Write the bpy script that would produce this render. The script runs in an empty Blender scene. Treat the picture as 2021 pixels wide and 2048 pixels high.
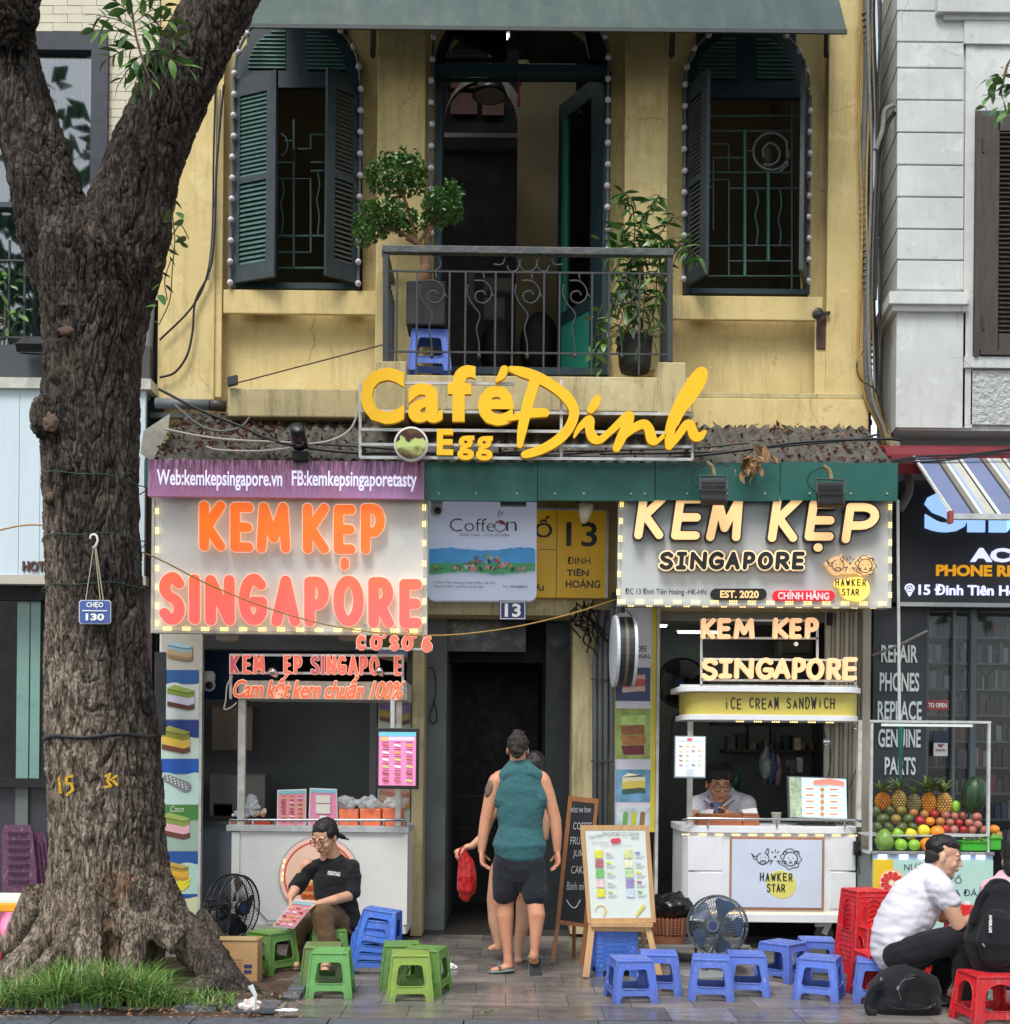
import bpy, bmesh, math, random
import numpy as np
from mathutils import Vector, Matrix, noise, Euler
R = math.radians
random.seed(7)
SC = bpy.context.scene
COL = SC.collection
# ---------------------------------------------------------------- camera, sky, sun, exposure
F, CX, HY, HC, ROLL = 2500.0, 1010.5, 1515.0, 1.57, 0.010   # focal length, principal point, eye height
cam_d = bpy.data.cameras.new('camera'); cam = bpy.data.objects.new('camera', cam_d); COL.objects.link(cam)
cam.matrix_world = Matrix.Translation((0, 0, HC)) @ Euler((R(90), 0, 0)).to_matrix().to_4x4() @ Matrix.Rotation(ROLL, 4, 'Z')
cam_d.sensor_width = 36; cam_d.lens = F * 36 / 2048; cam_d.shift_y = (HY - 1024) / 2048
cam_d.clip_start = 0.1; cam_d.clip_end = 500
SC.camera = cam
W = bpy.data.worlds.new('World'); SC.world = W; W.use_nodes = True
wn = W.node_tree.nodes; wl = W.node_tree.links
sky = wn.new('ShaderNodeTexSky'); sky.sky_type = 'NISHITA'; sky.sun_disc = False
SUN_EL, SUN_AZ = 58, 200       # high and behind the camera, veiled by cloud
sky.sun_elevation = R(SUN_EL); sky.sun_rotation = R(SUN_AZ)
hs = wn.new('ShaderNodeHueSaturation'); hs.inputs['Saturation'].default_value = 0.32
wl.new(sky.outputs[0], hs.inputs['Color']); wl.new(hs.outputs[0], wn['Background'].inputs[0])
wn['Background'].inputs[1].default_value = 0.15
sd = bpy.data.lights.new('sun', 'SUN'); so = bpy.data.objects.new('sun', sd); COL.objects.link(so)
sd.energy = 1.5; sd.angle = R(22); sd.color = (1, .965, .91)
dirv = Vector((math.sin(R(SUN_AZ)) * math.cos(R(SUN_EL)), math.cos(R(SUN_AZ)) * math.cos(R(SUN_EL)), math.sin(R(SUN_EL))))
so.rotation_euler = dirv.to_track_quat('Z', 'Y').to_euler()
so.location = (0, 0, 20)
SC.view_settings.view_transform = 'Standard'; SC.view_settings.look = 'None'
SC.view_settings.exposure = 0.88; SC.view_settings.gamma = 1; SC.view_settings.use_curve_mapping = False

# ---------------------------------------------------------------- geometry helpers
def at(px, py, Y):
    dx, dy = px - CX, py - HY
    return Vector(((dx + dy * ROLL) / F * Y, Y, HC - (dy - dx * ROLL) / F * Y))
def gp(px, py, z=0.0):
    dx, dy = px - CX, py - HY
    v = dy - dx * ROLL; Y = (HC - z) * F / v
    return Vector(((dx + dy * ROLL) / F * Y, Y, z))
def PR(x0, y0, x1, y1, Y):
    c = at((x0 + x1) / 2, (y0 + y1) / 2, Y); w = (x1 - x0) / 2 / F * Y; h = (y1 - y0) / 2 / F * Y
    return c.x - w, c.x + w, c.z - h, c.z + h
S = lambda px, Y: px / F * Y
def tag(o, label=None, cat=None, group=None, kind=None):
    if label: o['label'] = label
    if cat: o['category'] = cat
    if group: o['group'] = group
    if kind: o['kind'] = kind
    return o
def thing(name, label, cat, loc=(0, 0, 0), group=None, rz=0):
    o = bpy.data.objects.new(name, None); COL.objects.link(o); o.location = loc; o.rotation_euler = (0, 0, rz)
    o.empty_display_size = .1
    return tag(o, label, cat, group)
def wloc(o):
    v = Vector((0, 0, 0))
    while o is not None: v += Vector(o.location); o = o.parent
    return v
class MB:
    def __init__(s): s.v = []; s.f = []; s.m = []; s.cm = 0
    def add(s, vs, fs):
        b = len(s.v); s.v.extend([tuple(v) for v in vs]); s.f.extend([tuple(b + i for i in f) for f in fs]); s.m.extend([s.cm] * len(fs)); return s
    def box(s, x0, x1, y0, y1, z0, z1):
        vs = [(x, y, z) for z in (z0, z1) for y in (y0, y1) for x in (x0, x1)]
        return s.add(vs, [(0, 2, 3, 1), (4, 5, 7, 6), (0, 1, 5, 4), (1, 3, 7, 5), (3, 2, 6, 7), (2, 0, 4, 6)])
    def pb(s, x0, y0, x1, y1, Y, d=.02):      # box whose front face fills a picture rectangle at depth Y
        a, b, c, e = PR(x0, y0, x1, y1, Y); return s.box(a, b, Y, Y + d, c, e)
    def obox(s, c, ax, ay, az):               # box from centre and half axes
        c = Vector(c); ax, ay, az = Vector(ax), Vector(ay), Vector(az)
        vs = [c + ax * i + ay * j + az * k for k in (-1, 1) for j in (-1, 1) for i in (-1, 1)]
        return s.add(vs, [(0, 2, 3, 1), (4, 5, 7, 6), (0, 1, 5, 4), (1, 3, 7, 5), (3, 2, 6, 7), (2, 0, 4, 6)])
    def bar(s, a, b, w, d=None, up=(0, 1, 0)):   # rectangular bar from a to b
        a, b = Vector(a), Vector(b); z = (b - a); u = Vector(up)
        x = z.cross(u)
        if x.length < 1e-6: x = z.cross(Vector((1, 0, 0)))
        x.normalize(); y = z.cross(x).normalized()
        return s.obox((a + b) / 2, x * w / 2, y * (d or w) / 2, z / 2)
    def tube(s, pts, r, n=8, flat=1.0, fax=None, round_=False):
        pts = [Vector(p) for p in pts]; m = len(pts)
        rs = list(r) if hasattr(r, '__len__') else [r] * m
        if round_:                              # hemispherical ends
            def ext(p, q, rr):
                d = (p - q).normalized(); return [(p + d * rr * math.sin(a), rr * math.cos(a)) for a in (0.5, 1.0, 1.35)]
            e0 = ext(pts[0], pts[1], rs[0]); e1 = ext(pts[-1], pts[-2], rs[-1])
            pts = [p for p, _ in reversed(e0)] + pts + [p for p, _ in e1]
            rs = [q for _, q in reversed(e0)] + rs + [q for _, q in e1]; m = len(pts)
        vs = []; fs = []; prev = None
        for i, p in enumerate(pts):
            t = (pts[min(i + 1, m - 1)] - pts[max(i - 1, 0)])
            if t.length < 1e-9: t = Vector((0, 0, 1))
            t.normalize()
            if prev is None:
                u = t.orthogonal().normalized() if abs(t.y) > .9 else (Vector((0, 1, 0)) - t * t.y).normalized()
            else:
                u = prev - t * prev.dot(t)
                u = u.normalized() if u.length > 1e-6 else t.orthogonal().normalized()
            prev = u; w = t.cross(u)
            for k in range(n):
                a = 2 * math.pi * k / n
                d = (u * math.cos(a) + w * math.sin(a)) * rs[i]
                if flat != 1.0:
                    fx = Vector(fax or (0, 1, 0)); d = d + fx * d.dot(fx) * (flat - 1)
                vs.append(p + d)
        for i in range(m - 1):
            for k in range(n):
                a = i * n + k; b = i * n + (k + 1) % n
                fs.append((a, b, b + n, a + n))
        fs.append(tuple(range(n - 1, -1, -1))); fs.append(tuple(range((m - 1) * n, m * n)))
        return s.add(vs, fs)
    def ell(s, c, r, n=12, m=8, rot=None):
        c = Vector(c); r = (r, r, r) if not hasattr(r, '__len__') else r
        vs = []; fs = []
        for j in range(m + 1):
            ph = math.pi * j / m
            for i in range(n):
                th = 2 * math.pi * i / n
                v = Vector((r[0] * math.sin(ph) * math.cos(th), r[1] * math.sin(ph) * math.sin(th), -r[2] * math.cos(ph)))
                if rot is not None: v = rot @ v
                vs.append(c + v)
        for j in range(m):
            for i in range(n):
                a = j * n + i; b = j * n + (i + 1) % n
                fs.append((a, b, b + n, a + n))
        return s.add(vs, fs)
    def lathe(s, c, prof, n=24, rot=None):       # prof: (radius, height)
        c = Vector(c); vs = []; fs = []
        for r_, h in prof:
            for k in range(n):
                a = 2 * math.pi * k / n; v = Vector((r_ * math.cos(a), r_ * math.sin(a), h))
                vs.append(c + (rot @ v if rot is not None else v))
        for i in range(len(prof) - 1):
            for k in range(n):
                a = i * n + k; b = i * n + (k + 1) % n
                fs.append((a, b, b + n, a + n))
        fs.append(tuple(range(n - 1, -1, -1))); fs.append(tuple(range((len(prof) - 1) * n, len(prof) * n)))
        return s.add(vs, fs)
    def quad(s, a, b, c, d): return s.add([a, b, c, d], [(0, 1, 2, 3)])
    def mesh(s, name, mats):
        me = bpy.data.meshes.new(name); me.from_pydata(s.v, [], s.f)
        for m in (mats if isinstance(mats, (list, tuple)) else [mats]): me.materials.append(m)
        if any(s.m): me.polygons.foreach_set('material_index', s.m)
        me.update(); return me
    def build(s, name, mats, parent=None, label=None, cat=None, group=None, kind=None, smooth=False, bevel=0, origin=None):
        me = s.mesh(name, mats)
        return link(name, me, parent, label, cat, group, kind, smooth, bevel, origin)
def link(name, me, parent=None, label=None, cat=None, group=None, kind=None, smooth=False, bevel=0, origin=None):
    if len(me.vertices):
        co = np.empty(len(me.vertices) * 3, dtype=np.float32); me.vertices.foreach_get('co', co); co = co.reshape(-1, 3)
        if parent is not None: off = np.array(wloc(parent) + (Vector(origin) if origin is not None else Vector((0, 0, 0))), dtype=np.float32)
        else: off = np.array(origin if origin is not None else ((co[:, 0].min() + co[:, 0].max()) / 2, (co[:, 1].min() + co[:, 1].max()) / 2, co[:, 2].min()), dtype=np.float32)
        co -= off; me.vertices.foreach_set('co', co.ravel()); me.update()
    o = bpy.data.objects.new(name, me); COL.objects.link(o)
    if parent is not None:
        o.parent = parent
        if origin is not None: o.location = origin
    elif len(me.vertices): o.location = [float(q) for q in off]
    if smooth: me.polygons.foreach_set('use_smooth', [True] * len(me.polygons))
    if bevel:
        bm_ = o.modifiers.new('bevel', 'BEVEL'); bm_.width = bevel; bm_.segments = 2; bm_.limit_method = 'ANGLE'; bm_.angle_limit = R(40)
    return tag(o, label, cat, group, kind)
def inst(name, me, parent, loc, rot=(0, 0, 0), sc=1.0, label=None, cat=None, group=None):   # alike piece sharing mesh data
    o = bpy.data.objects.new(name, me); COL.objects.link(o); o.parent = parent
    o.location = Vector(loc) - (wloc(parent) if parent else Vector((0, 0, 0)))
    o.rotation_euler = rot; o.scale = (sc, sc, sc) if not hasattr(sc, '__len__') else sc
    return tag(o, label, cat, group)
def copy_tree(o, parent=None):
    c = o.copy(); COL.objects.link(c); c.parent = parent
    for ch in [x for x in bpy.data.objects if x.parent == o]: copy_tree(ch, c)
    return c
def recolor(o, old, new):
    for x in [o] + [y for y in bpy.data.objects if y.parent == o]:
        if x.type == 'MESH':
            x.data = x.data.copy()
            for i, m in enumerate(x.data.materials):
                if m == old: x.data.materials[i] = new

# ---------------------------------------------------------------- filled outlines and lettering
def curve_fill(loops, depth):            # 2D loops -> mesh verts (x,y,z) extruded by depth
    c = bpy.data.curves.new('c', 'CURVE'); c.dimensions = '2D'; c.fill_mode = 'BOTH'; c.extrude = depth / 2
    for lp in loops:
        sp = c.splines.new('POLY'); sp.points.add(len(lp) - 1); sp.use_cyclic_u = True
        flat = []
        for x, y in lp: flat += [x, y, 0, 1]
        sp.points.foreach_set('co', flat)
    return conv(c)
def conv(c):
    o = bpy.data.objects.new('t', c); me = bpy.data.meshes.new_from_object(o)
    co = np.empty(len(me.vertices) * 3); me.vertices.foreach_get('co', co)
    fs = [tuple(p.vertices) for p in me.polygons]
    bpy.data.objects.remove(o); bpy.data.curves.remove(c); bpy.data.meshes.remove(me)
    return co.reshape(-1, 3), fs
_tc = {}
def text_mesh(body, depth=0.0, offset=0.0, shear=0.0, sp=1.0, ls=1.0, align='LEFT'):
    k = (body, depth, offset, shear, sp, ls, align)
    if k not in _tc:
        c = bpy.data.curves.new('t', 'FONT'); c.body = body; c.size = 1; c.extrude = depth / 2; c.offset = offset; c.shear = shear
        c.space_character = sp; c.space_line = ls; c.resolution_u = 3; c.align_x = align; c.fill_mode = 'BOTH' if depth else 'FRONT'
        _tc[k] = conv(c)
    return _tc[k]
def text(mb, body, x0, y0, x1, y1, Y, depth=0.0, bold=0.0, halo=None, shear=0.0, sp=1.0, ls=1.0, align='LEFT', rot=0.0, uniform=False):
    # fits the words to the picture rectangle at depth Y; halo = extra outline growth
    co, fs = text_mesh(body, 0, bold, shear, sp, ls, align)
    if not len(co): return mb
    mn = co.min(0); mx = co.max(0)
    a, b, c, e = PR(x0, y0, x1, y1, Y)
    sx = (b - a) / max(mx[0] - mn[0], 1e-6); sz = (e - c) / max(mx[1] - mn[1], 1e-6)
    if uniform: sx = sz = min(sx, sz)
    co2, fs2 = text_mesh(body, 1.0 if depth else 0, bold + (halo or 0), shear, sp, ls, align)
    cx, cz = (a + b) / 2, (c + e) / 2
    X = (co2[:, 0] - (mn[0] + mx[0]) / 2) * sx; Z = (co2[:, 1] - (mn[1] + mx[1]) / 2) * sz
    cr, sr = math.cos(rot), math.sin(rot)
    vs = [(cx + x * cr - z * sr, Y + (0.5 - w) * depth, cz + x * sr + z * cr) for x, z, w in zip(X, Z, co2[:, 2])]
    return mb.add(vs, fs2)
def march(strokes, grow=0.0, res=60):     # outlines of a union of round-ended strokes [(x,y,r),...]
    allp = np.array([p for s in strokes for p in s], dtype=float)
    pad = allp[:, 2].max() + abs(grow) + 1e-6
    x0, y0 = allp[:, 0].min() - pad, allp[:, 1].min() - pad; x1, y1 = allp[:, 0].max() + pad, allp[:, 1].max() + pad
    h = max(x1 - x0, y1 - y0) / res; nx = int((x1 - x0) / h) + 4; ny = int((y1 - y0) / h) + 4
    gx = x0 - h + np.arange(nx) * h; gy = y0 - h + np.arange(ny) * h
    GX, GY = np.meshgrid(gx, gy); D = np.full(GX.shape, 1e9)
    for s in strokes:
        if len(s) == 1: s = [s[0], s[0]]
        for (ax, ay, ar), (bx, by, br) in zip(s[:-1], s[1:]):
            dx, dy = bx - ax, by - ay; L = dx * dx + dy * dy
            t = np.clip(((GX - ax) * dx + (GY - ay) * dy) / L, 0, 1) if L > 1e-12 else np.zeros_like(GX)
            D = np.minimum(D, np.hypot(GX - ax - t * dx, GY - ay - t * dy) - (ar + (br - ar) * t))
    D = D - grow + 1e-7; nxt = {}; P = {}
    ins = D < 0
    act = np.argwhere((ins[:-1, :-1] != ins[1:, 1:]) | (ins[1:, :-1] != ins[:-1, 1:]) | (ins[:-1, :-1] != ins[:-1, 1:]))
    def pt(j0, i0, j1, i1):
        k = (j0, i0, j1, i1)
        if k not in P:
            a, b = D[j0, i0], D[j1, i1]; t = a / (a - b)
            P[k] = (gx[i0] + (gx[i1] - gx[i0]) * t, gy[j0] + (gy[j1] - gy[j0]) * t)
        return k
    for j, i in act:
        c = [ins[j, i], ins[j, i + 1], ins[j + 1, i + 1], ins[j + 1, i]]
        e = [(j, i, j, i + 1), (j, i + 1, j + 1, i + 1), (j + 1, i, j + 1, i + 1), (j, i, j + 1, i)]
        ent = []; ext_ = []
        for q in range(4):
            if c[q] and not c[(q + 1) % 4]: ext_.append(q)
            if not c[q] and c[(q + 1) % 4]: ent.append(q)
        for q in ext_:                      # leave at q, come back at the nearest entry going backwards
            best = min(ent, key=lambda z: (q - z) % 4)
            nxt[pt(*e[q])] = pt(*e[best])
    loops = []
    while nxt:
        k0, k = nxt.popitem(); lp = [P[k0]]
        while k != k0 and k in nxt: lp.append(P[k]); k = nxt.pop(k)
        if len(lp) > 3: loops.append(lp)
    return loops
def strokes_px(mb, strokes, Y, depth=.01, grow=0.0, res=90):   # strokes traced in picture pixels, built at depth Y
    co, fs = curve_fill([[(x, -y) for x, y in lp] for lp in march(strokes, grow, res)], 1.0)
    vs = []
    for x, y, w in co:
        p = at(x, -y, Y); vs.append((p.x, Y + (0.5 - w) * depth, p.z))
    return mb.add(vs, fs)
def arc(cx, cy, rx, ry, a0, a1, n=14): return [(cx + rx * math.cos(R(a0 + (a1 - a0) * i / n)), cy + ry * math.sin(R(a0 + (a1 - a0) * i / n))) for i in range(n + 1)]
def sm(pts, n=6):                          # Catmull-Rom through points (any dimension)
    P = [np.array(p, float) for p in pts]; P = [2 * P[0] - P[1]] + P + [2 * P[-1] - P[-2]]; out = []
    for i in range(1, len(P) - 2):
        for k in range(n):
            t = k / n
            out.append(tuple(.5 * (2 * P[i] + (P[i + 1] - P[i - 1]) * t + (2 * P[i - 1] - 5 * P[i] + 4 * P[i + 1] - P[i + 2]) * t * t + (3 * P[i] - P[i - 1] - 3 * P[i + 1] + P[i + 2]) * t ** 3)))
    out.append(tuple(P[-2])); return out
GL = {
 'K': [[(0, 0), (0, 1)], [(1, 0), (.05, .58)], [(.2, .5), (1, 1)]],
 'E': [[(1, 0), (0, 0), (0, 1), (1, 1)], [(0, .5), (.92, .5)]],
 'M': [[(0, 1), (.1, 0), (.5, .75), (.9, 0), (1, 1)]],
 'P': [[(0, 1), (0, 0), (.5, 0)] + arc(.5, .29, .5, .29, -90, 90, 8) + [(0, .58)]],
 'R': [[(0, 1), (0, 0), (.5, 0)] + arc(.5, .27, .45, .27, -90, 90, 8) + [(0, .54)], [(.4, .54), (1, 1)]],
 'S': [sm([(.93, .14), (.6, 0), (.15, .08), (.03, .28), (.3, .45), (.75, .55), (.97, .76), (.75, .97), (.35, 1), (.02, .86)], 4)],
 'I': [[(.5, 0), (.5, 1)]],
 'J': [[(0, 0), (1, 0)], [(.5, 0), (.5, 1)], [(0, 1), (1, 1)]],      # serifed I
 'N': [[(0, 1), (0, 0), (1, 1), (1, 0)]],
 'G': [sm([(.93, .14), (.6, 0), (.2, .12), (0, .5), (.18, .88), (.6, 1), (.95, .85), (1, .56)], 4) + [(.55, .56)]],
 'A': [[(0, 1), (.5, 0), (1, 1)], [(.2, .66), (.8, .66)]],
 'O': [arc(.5, .5, .5, .5, 0, 360, 24)],
 'H': [[(0, 0), (0, 1)], [(1, 0), (1, 1)], [(0, .5), (1, .5)]],
 'W': [[(-.15, 0), (.2, 1), (.5, .25), (.8, 1), (1.15, 0)]],
 'T': [[(0, 0), (1, 0)], [(.5, 0), (.5, 1)]],
 'C': [sm([(.95, .15), (.6, 0), (.15, .15), (0, .5), (.15, .86), (.6, 1), (.97, .86)], 4)],
 'D': [[(0, 0), (0, 1)] + arc(.35, .5, .65, .5, 90, -90, 10) + [(0, 0)]],
 'i': [[(.5, .35), (.5, 1)], [(.5, 0), (.5, .02)]],
 '6': [sm([(.8, .02), (.3, .18), (.02, .6)], 5) + arc(.5, .7, .48, .3, 180, 540, 16)],
}
def glyph(ch, x0, y0, x1, y1, r, slant=0.0):     # letter centre-lines inside a picture box, inset by the stroke radius
    out = []
    for st in GL[ch]:
        out.append([(x0 + r + u * (x1 - x0 - 2 * r) + slant * (1 - v) * (y1 - y0), y0 + r + v * (y1 - y0 - 2 * r), r) for u, v in st])
    return out
# ---------------------------------------------------------------- materials
def rgb(*c): # sRGB 0-255 -> linear
    return tuple((x / 255 / 12.92 if x / 255 <= .04045 else ((x / 255 + .055) / 1.055) ** 2.4) for x in c)
class NT:
    def __init__(s, name):
        s.m = bpy.data.materials.new(name); s.m.use_nodes = True; s.n = s.m.node_tree.nodes; s.l = s.m.node_tree.links
        s.b = s.n['Principled BSDF']; s.geo = s.n.new('ShaderNodeNewGeometry')
    def pos(s, sc=(1, 1, 1), rot=(0, 0, 0)):
        mp = s.n.new('ShaderNodeMapping'); mp.inputs['Scale'].default_value = sc; mp.inputs['Rotation'].default_value = rot
        s.l.new(s.geo.outputs['Position'], mp.inputs[0]); return mp.outputs[0]
    def noise(s, scale, detail=5, rough=.6, sc=(1, 1, 1), dist=0.0, rot=(0, 0, 0)):
        t = s.n.new('ShaderNodeTexNoise'); t.inputs['Scale'].default_value = scale; t.inputs['Detail'].default_value = detail
        t.inputs['Roughness'].default_value = rough; t.inputs['Distortion'].default_value = dist
        s.l.new(s.pos(sc, rot), t.inputs['Vector']); return t.outputs['Fac']
    def voro(s, scale, sc=(1, 1, 1), feat='F1', out='Distance', rand=1.0, warp=0.0):
        t = s.n.new('ShaderNodeTexVoronoi'); t.feature = feat; t.inputs['Scale'].default_value = scale
        t.inputs['Randomness'].default_value = rand
        v = s.pos(sc)
        if warp:
            w = s.n.new('ShaderNodeTexNoise'); w.inputs['Scale'].default_value = 3; w.inputs['Detail'].default_value = 4; s.l.new(v, w.inputs['Vector'])
            a = s.n.new('ShaderNodeMix'); a.data_type = 'VECTOR'; a.inputs[0].default_value = warp; s.l.new(v, a.inputs[4]); s.l.new(w.outputs['Color'], a.inputs[5]); v = a.outputs[1]
        s.l.new(v, t.inputs['Vector']); return t.outputs[out]
    def ramp(s, fac, stops):
        r = s.n.new('ShaderNodeValToRGB'); s.l.new(fac, r.inputs[0]); e = r.color_ramp.elements
        while len(e) < len(stops): e.new(.5)
        for k, (p, c) in enumerate(stops):
            e[k].position = p; e[k].color = tuple(c) + (1,) if hasattr(c, '__len__') else (c, c, c, 1)
        return r.outputs[0]
    def mix(s, fac, a, b, mode='MIX'):
        m = s.n.new('ShaderNodeMix'); m.data_type = 'RGBA'; m.blend_type = mode
        for sock, v in ((m.inputs[0], fac), (m.inputs[6], a), (m.inputs[7], b)):
            if hasattr(v, 'is_output'): s.l.new(v, sock)
            elif hasattr(v, '__len__'): sock.default_value = tuple(v) + (1,)
            else: sock.default_value = v if sock == m.inputs[0] else (v, v, v, 1)
        return m.outputs[2]
    def math(s, op, a, b=0.0):
        m = s.n.new('ShaderNodeMath'); m.operation = op
        for sock, v in ((m.inputs[0], a), (m.inputs[1], b)):
            if hasattr(v, 'is_output'): s.l.new(v, sock)
            else: sock.default_value = v
        return m.outputs[0]
    def sep(s):
        x = s.n.new('ShaderNodeSeparateXYZ'); s.l.new(s.geo.outputs['Position'], x.inputs[0]); return x.outputs
    def col(s, c): s.l.new(c, s.b.inputs['Base Color']) if hasattr(c, 'is_output') else setattr(s.b.inputs['Base Color'], 'default_value', tuple(c) + (1,))
    def rough(s, c): s.l.new(c, s.b.inputs['Roughness']) if hasattr(c, 'is_output') else setattr(s.b.inputs['Roughness'], 'default_value', c)
    def bump(s, h, st=.3, dist=.01):
        b = s.n.new('ShaderNodeBump'); b.inputs['Strength'].default_value = st; b.inputs['Distance'].default_value = dist
        s.l.new(h, b.inputs['Height']); s.l.new(b.outputs[0], s.b.inputs['Normal'])
    def __call__(s, **k):
        for a, v in k.items(): s.b.inputs[a].default_value = v
        return s.m
def mat(name, c, rough=.55, var=.12, vs=6, dirt=None, dirt_amt=.5, ds=2.5, bump=0, bs=80, metal=0, emit=0, spec=.5, stretch=(1, 1, 1), trans=0, coat=0, sheen=0, ecol=None, bd=.004):
    t = NT(name)
    n1 = t.noise(vs, 5, .6, stretch)
    lo = tuple(x * (1 - var) for x in c); hi = tuple(min(x * (1 + var), 1) for x in c)
    cc = t.ramp(n1, [(.3, lo), (.7, hi)])
    if dirt is not None:
        n2 = t.noise(ds, 8, .7, stretch)
        f = t.ramp(n2, [(.62 - .3 * dirt_amt, 0.0), (.85 - .2 * dirt_amt, 1.0)])
        cc = t.mix(t.math('MULTIPLY', f, dirt_amt), cc, dirt)
    t.col(cc); t.rough(t.ramp(t.noise(vs * 2, 4), [(.3, max(rough - .1, .02)), (.7, min(rough + .1, 1))]))
    if bump: t.bump(t.noise(bs, 4), bump, bd)
    t.b.inputs['Metallic'].default_value = metal; t.b.inputs['Specular IOR Level'].default_value = spec
    if trans: t.b.inputs['Transmission Weight'].default_value = trans
    if coat: t.b.inputs['Coat Weight'].default_value = coat
    if emit:
        t.b.inputs['Emission Color'].default_value = tuple(ecol or c) + (1,); t.b.inputs['Emission Strength'].default_value = emit
    return t.m
BLACK = rgb(18, 20, 22)
def plaster(name, base, dark, pale, streak=.5):
    t = NT(name)
    c = t.ramp(t.noise(1.3, 6, .65), [(.3, tuple(x * .84 for x in base)), (.55, base), (.75, pale)])
    st = t.ramp(t.noise(2.2, 8, .75, (5, 5, .55)), [(.5, 0.0), (.78, 1.0)])            # rain streaks
    c = t.mix(t.math('MULTIPLY', st, streak), c, dark)
    gr = t.ramp(t.noise(14, 8, .8), [(.56, 0.0), (.74, 1.0)])
    c = t.mix(t.math('MULTIPLY', gr, .45), c, dark)
    cr = t.voro(1.15, (1, 1, 1.1), 'DISTANCE_TO_EDGE', 'Distance', 1, .22)
    gate = t.ramp(t.noise(.9, 2), [(.5, 0.0), (.58, 1.0)])
    ck = t.math('MULTIPLY', t.ramp(cr, [(0.0, 1.0), (.006, 0.0)]), gate)
    c = t.mix(t.math('MULTIPLY', ck, .38), c, tuple(x * .3 for x in dark))
    c = t.mix(t.ramp(t.noise(1.5, 4, .6, (1, 1, 1.3)), [(.6, 0.0), (.615, .32)]), c, tuple(min(1, x * 1.12) for x in pale)); c = t.mix(t.ramp(t.noise(3.1, 7, .7), [(.66, 0.0), (.69, .4)]), c, dark)
    t.col(c); t.rough(.9)
    h = t.mix(.5, t.noise(25, 6, .7), t.noise(140, 3)); t.bump(h, .5, .008)
    return t(**{'Specular IOR Level': .2})
YEL = plaster('yellow_plaster', rgb(222, 200, 142), rgb(134, 118, 84), rgb(228, 210, 158), .55)
YELG = plaster('grimy_plaster', rgb(192, 178, 136), rgb(84, 80, 66), rgb(204, 194, 156), .8)
WHT = plaster('white_plaster', rgb(205, 208, 205), rgb(140, 140, 134), rgb(218, 221, 218), .26)
BEIGE = mat('beige_tile', rgb(206, 200, 178), .6, .06, 8, bump=.1)
JOINT = mat('joint_grey', rgb(120, 122, 118), .8)
ROUGHC = mat('rough_render', rgb(196, 200, 198), .9, .15, 30, bump=1.0, bs=26, bd=.05)
GREYW = mat('grey_wall', rgb(112, 117, 117), .85, .1, 3, dirt=rgb(60, 62, 60), dirt_amt=.5, bump=.15)
DGREY = mat('dark_grey_paint', rgb(66, 70, 73), .6, .08, 4)
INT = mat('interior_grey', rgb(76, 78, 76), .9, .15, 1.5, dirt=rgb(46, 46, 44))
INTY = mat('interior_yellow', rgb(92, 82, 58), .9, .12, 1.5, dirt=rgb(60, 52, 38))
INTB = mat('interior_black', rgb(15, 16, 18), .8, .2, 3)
FLOORI = mat('interior_floor', rgb(60, 56, 52), .5, .15, 4)
TEAL = mat('dark_teal_wood', rgb(22, 46, 54), .5, .2, 5, dirt=rgb(40, 56, 58), dirt_amt=.3, stretch=(4, 4, .6), bump=.15)
SHUT = mat('shutter_grey_wood', rgb(44, 56, 60), .6, .15, 5, dirt=rgb(72, 74, 70), dirt_amt=.4, stretch=(4, 4, .6), bump=.15)
SLAT = mat('slat_teal', rgb(66, 104, 97), .6, .2, 10, dirt=rgb(52, 70, 68), dirt_amt=.6, ds=12)
SLATD = mat('slat_dark', rgb(78, 80, 76), .65, .2, 10, dirt=rgb(40, 42, 42), dirt_amt=.5, ds=10)
GREEN = mat('green_door_paint', rgb(34, 118, 100), .5, .1, 5)
IRON = mat('grille_teal', rgb(66, 96, 96), .5, .15)
BLKI = mat('black_iron', rgb(50, 55, 58), .5, .2, 12, dirt=rgb(96, 90, 80), dirt_amt=.35, ds=20)
RAILT = mat('rail_top', rgb(62, 70, 72), .5, .2, 12, dirt=rgb(136, 130, 118), dirt_amt=.6, ds=14, stretch=(1, 1, 3))
BRWD = mat('brown_shutter', rgb(74, 66, 60), .75, .2, 12, dirt=rgb(40, 36, 34), stretch=(3, 3, .5), bump=.3)
BULB = mat('bulb_glass', rgb(206, 198, 206), .25, .05, 4, spec=.6)
WIRE = mat('wire_black', rgb(28, 28, 30), .5)
WIREG = mat('wire_grey', rgb(120, 118, 112), .6, .2, 20)
WIREY = mat('wire_yellow', rgb(176, 140, 66), .6, .2, 20)
WIREW = mat('wire_white', rgb(190, 186, 176), .6)
PIPE = mat('pipe_grey', rgb(108, 112, 114), .55, .15, 8, dirt=rgb(60, 56, 50))
AWN = mat('upper_awning_sheet', rgb(58, 76, 71), .42, .08, 3, dirt=rgb(112, 116, 108), dirt_amt=.4, ds=1.6, stretch=(3, 1, .4), metal=.2)
GREENF = mat('green_fascia', rgb(24, 92, 82), .45, .1, 3, dirt=rgb(36, 74, 66), dirt_amt=.4, ds=5, stretch=(3, 1, .6))
CORR = mat('corrugated_cement', rgb(92, 90, 82), .9, .25, 8, dirt=rgb(52, 44, 38), dirt_amt=.7, ds=5, bump=.4)
LITTER = mat('dead_leaves', rgb(104, 60, 44), .85, .5, 30)
LITTER2 = mat('dry_leaf_pale', rgb(150, 116, 80), .8, .3, 20)
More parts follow.
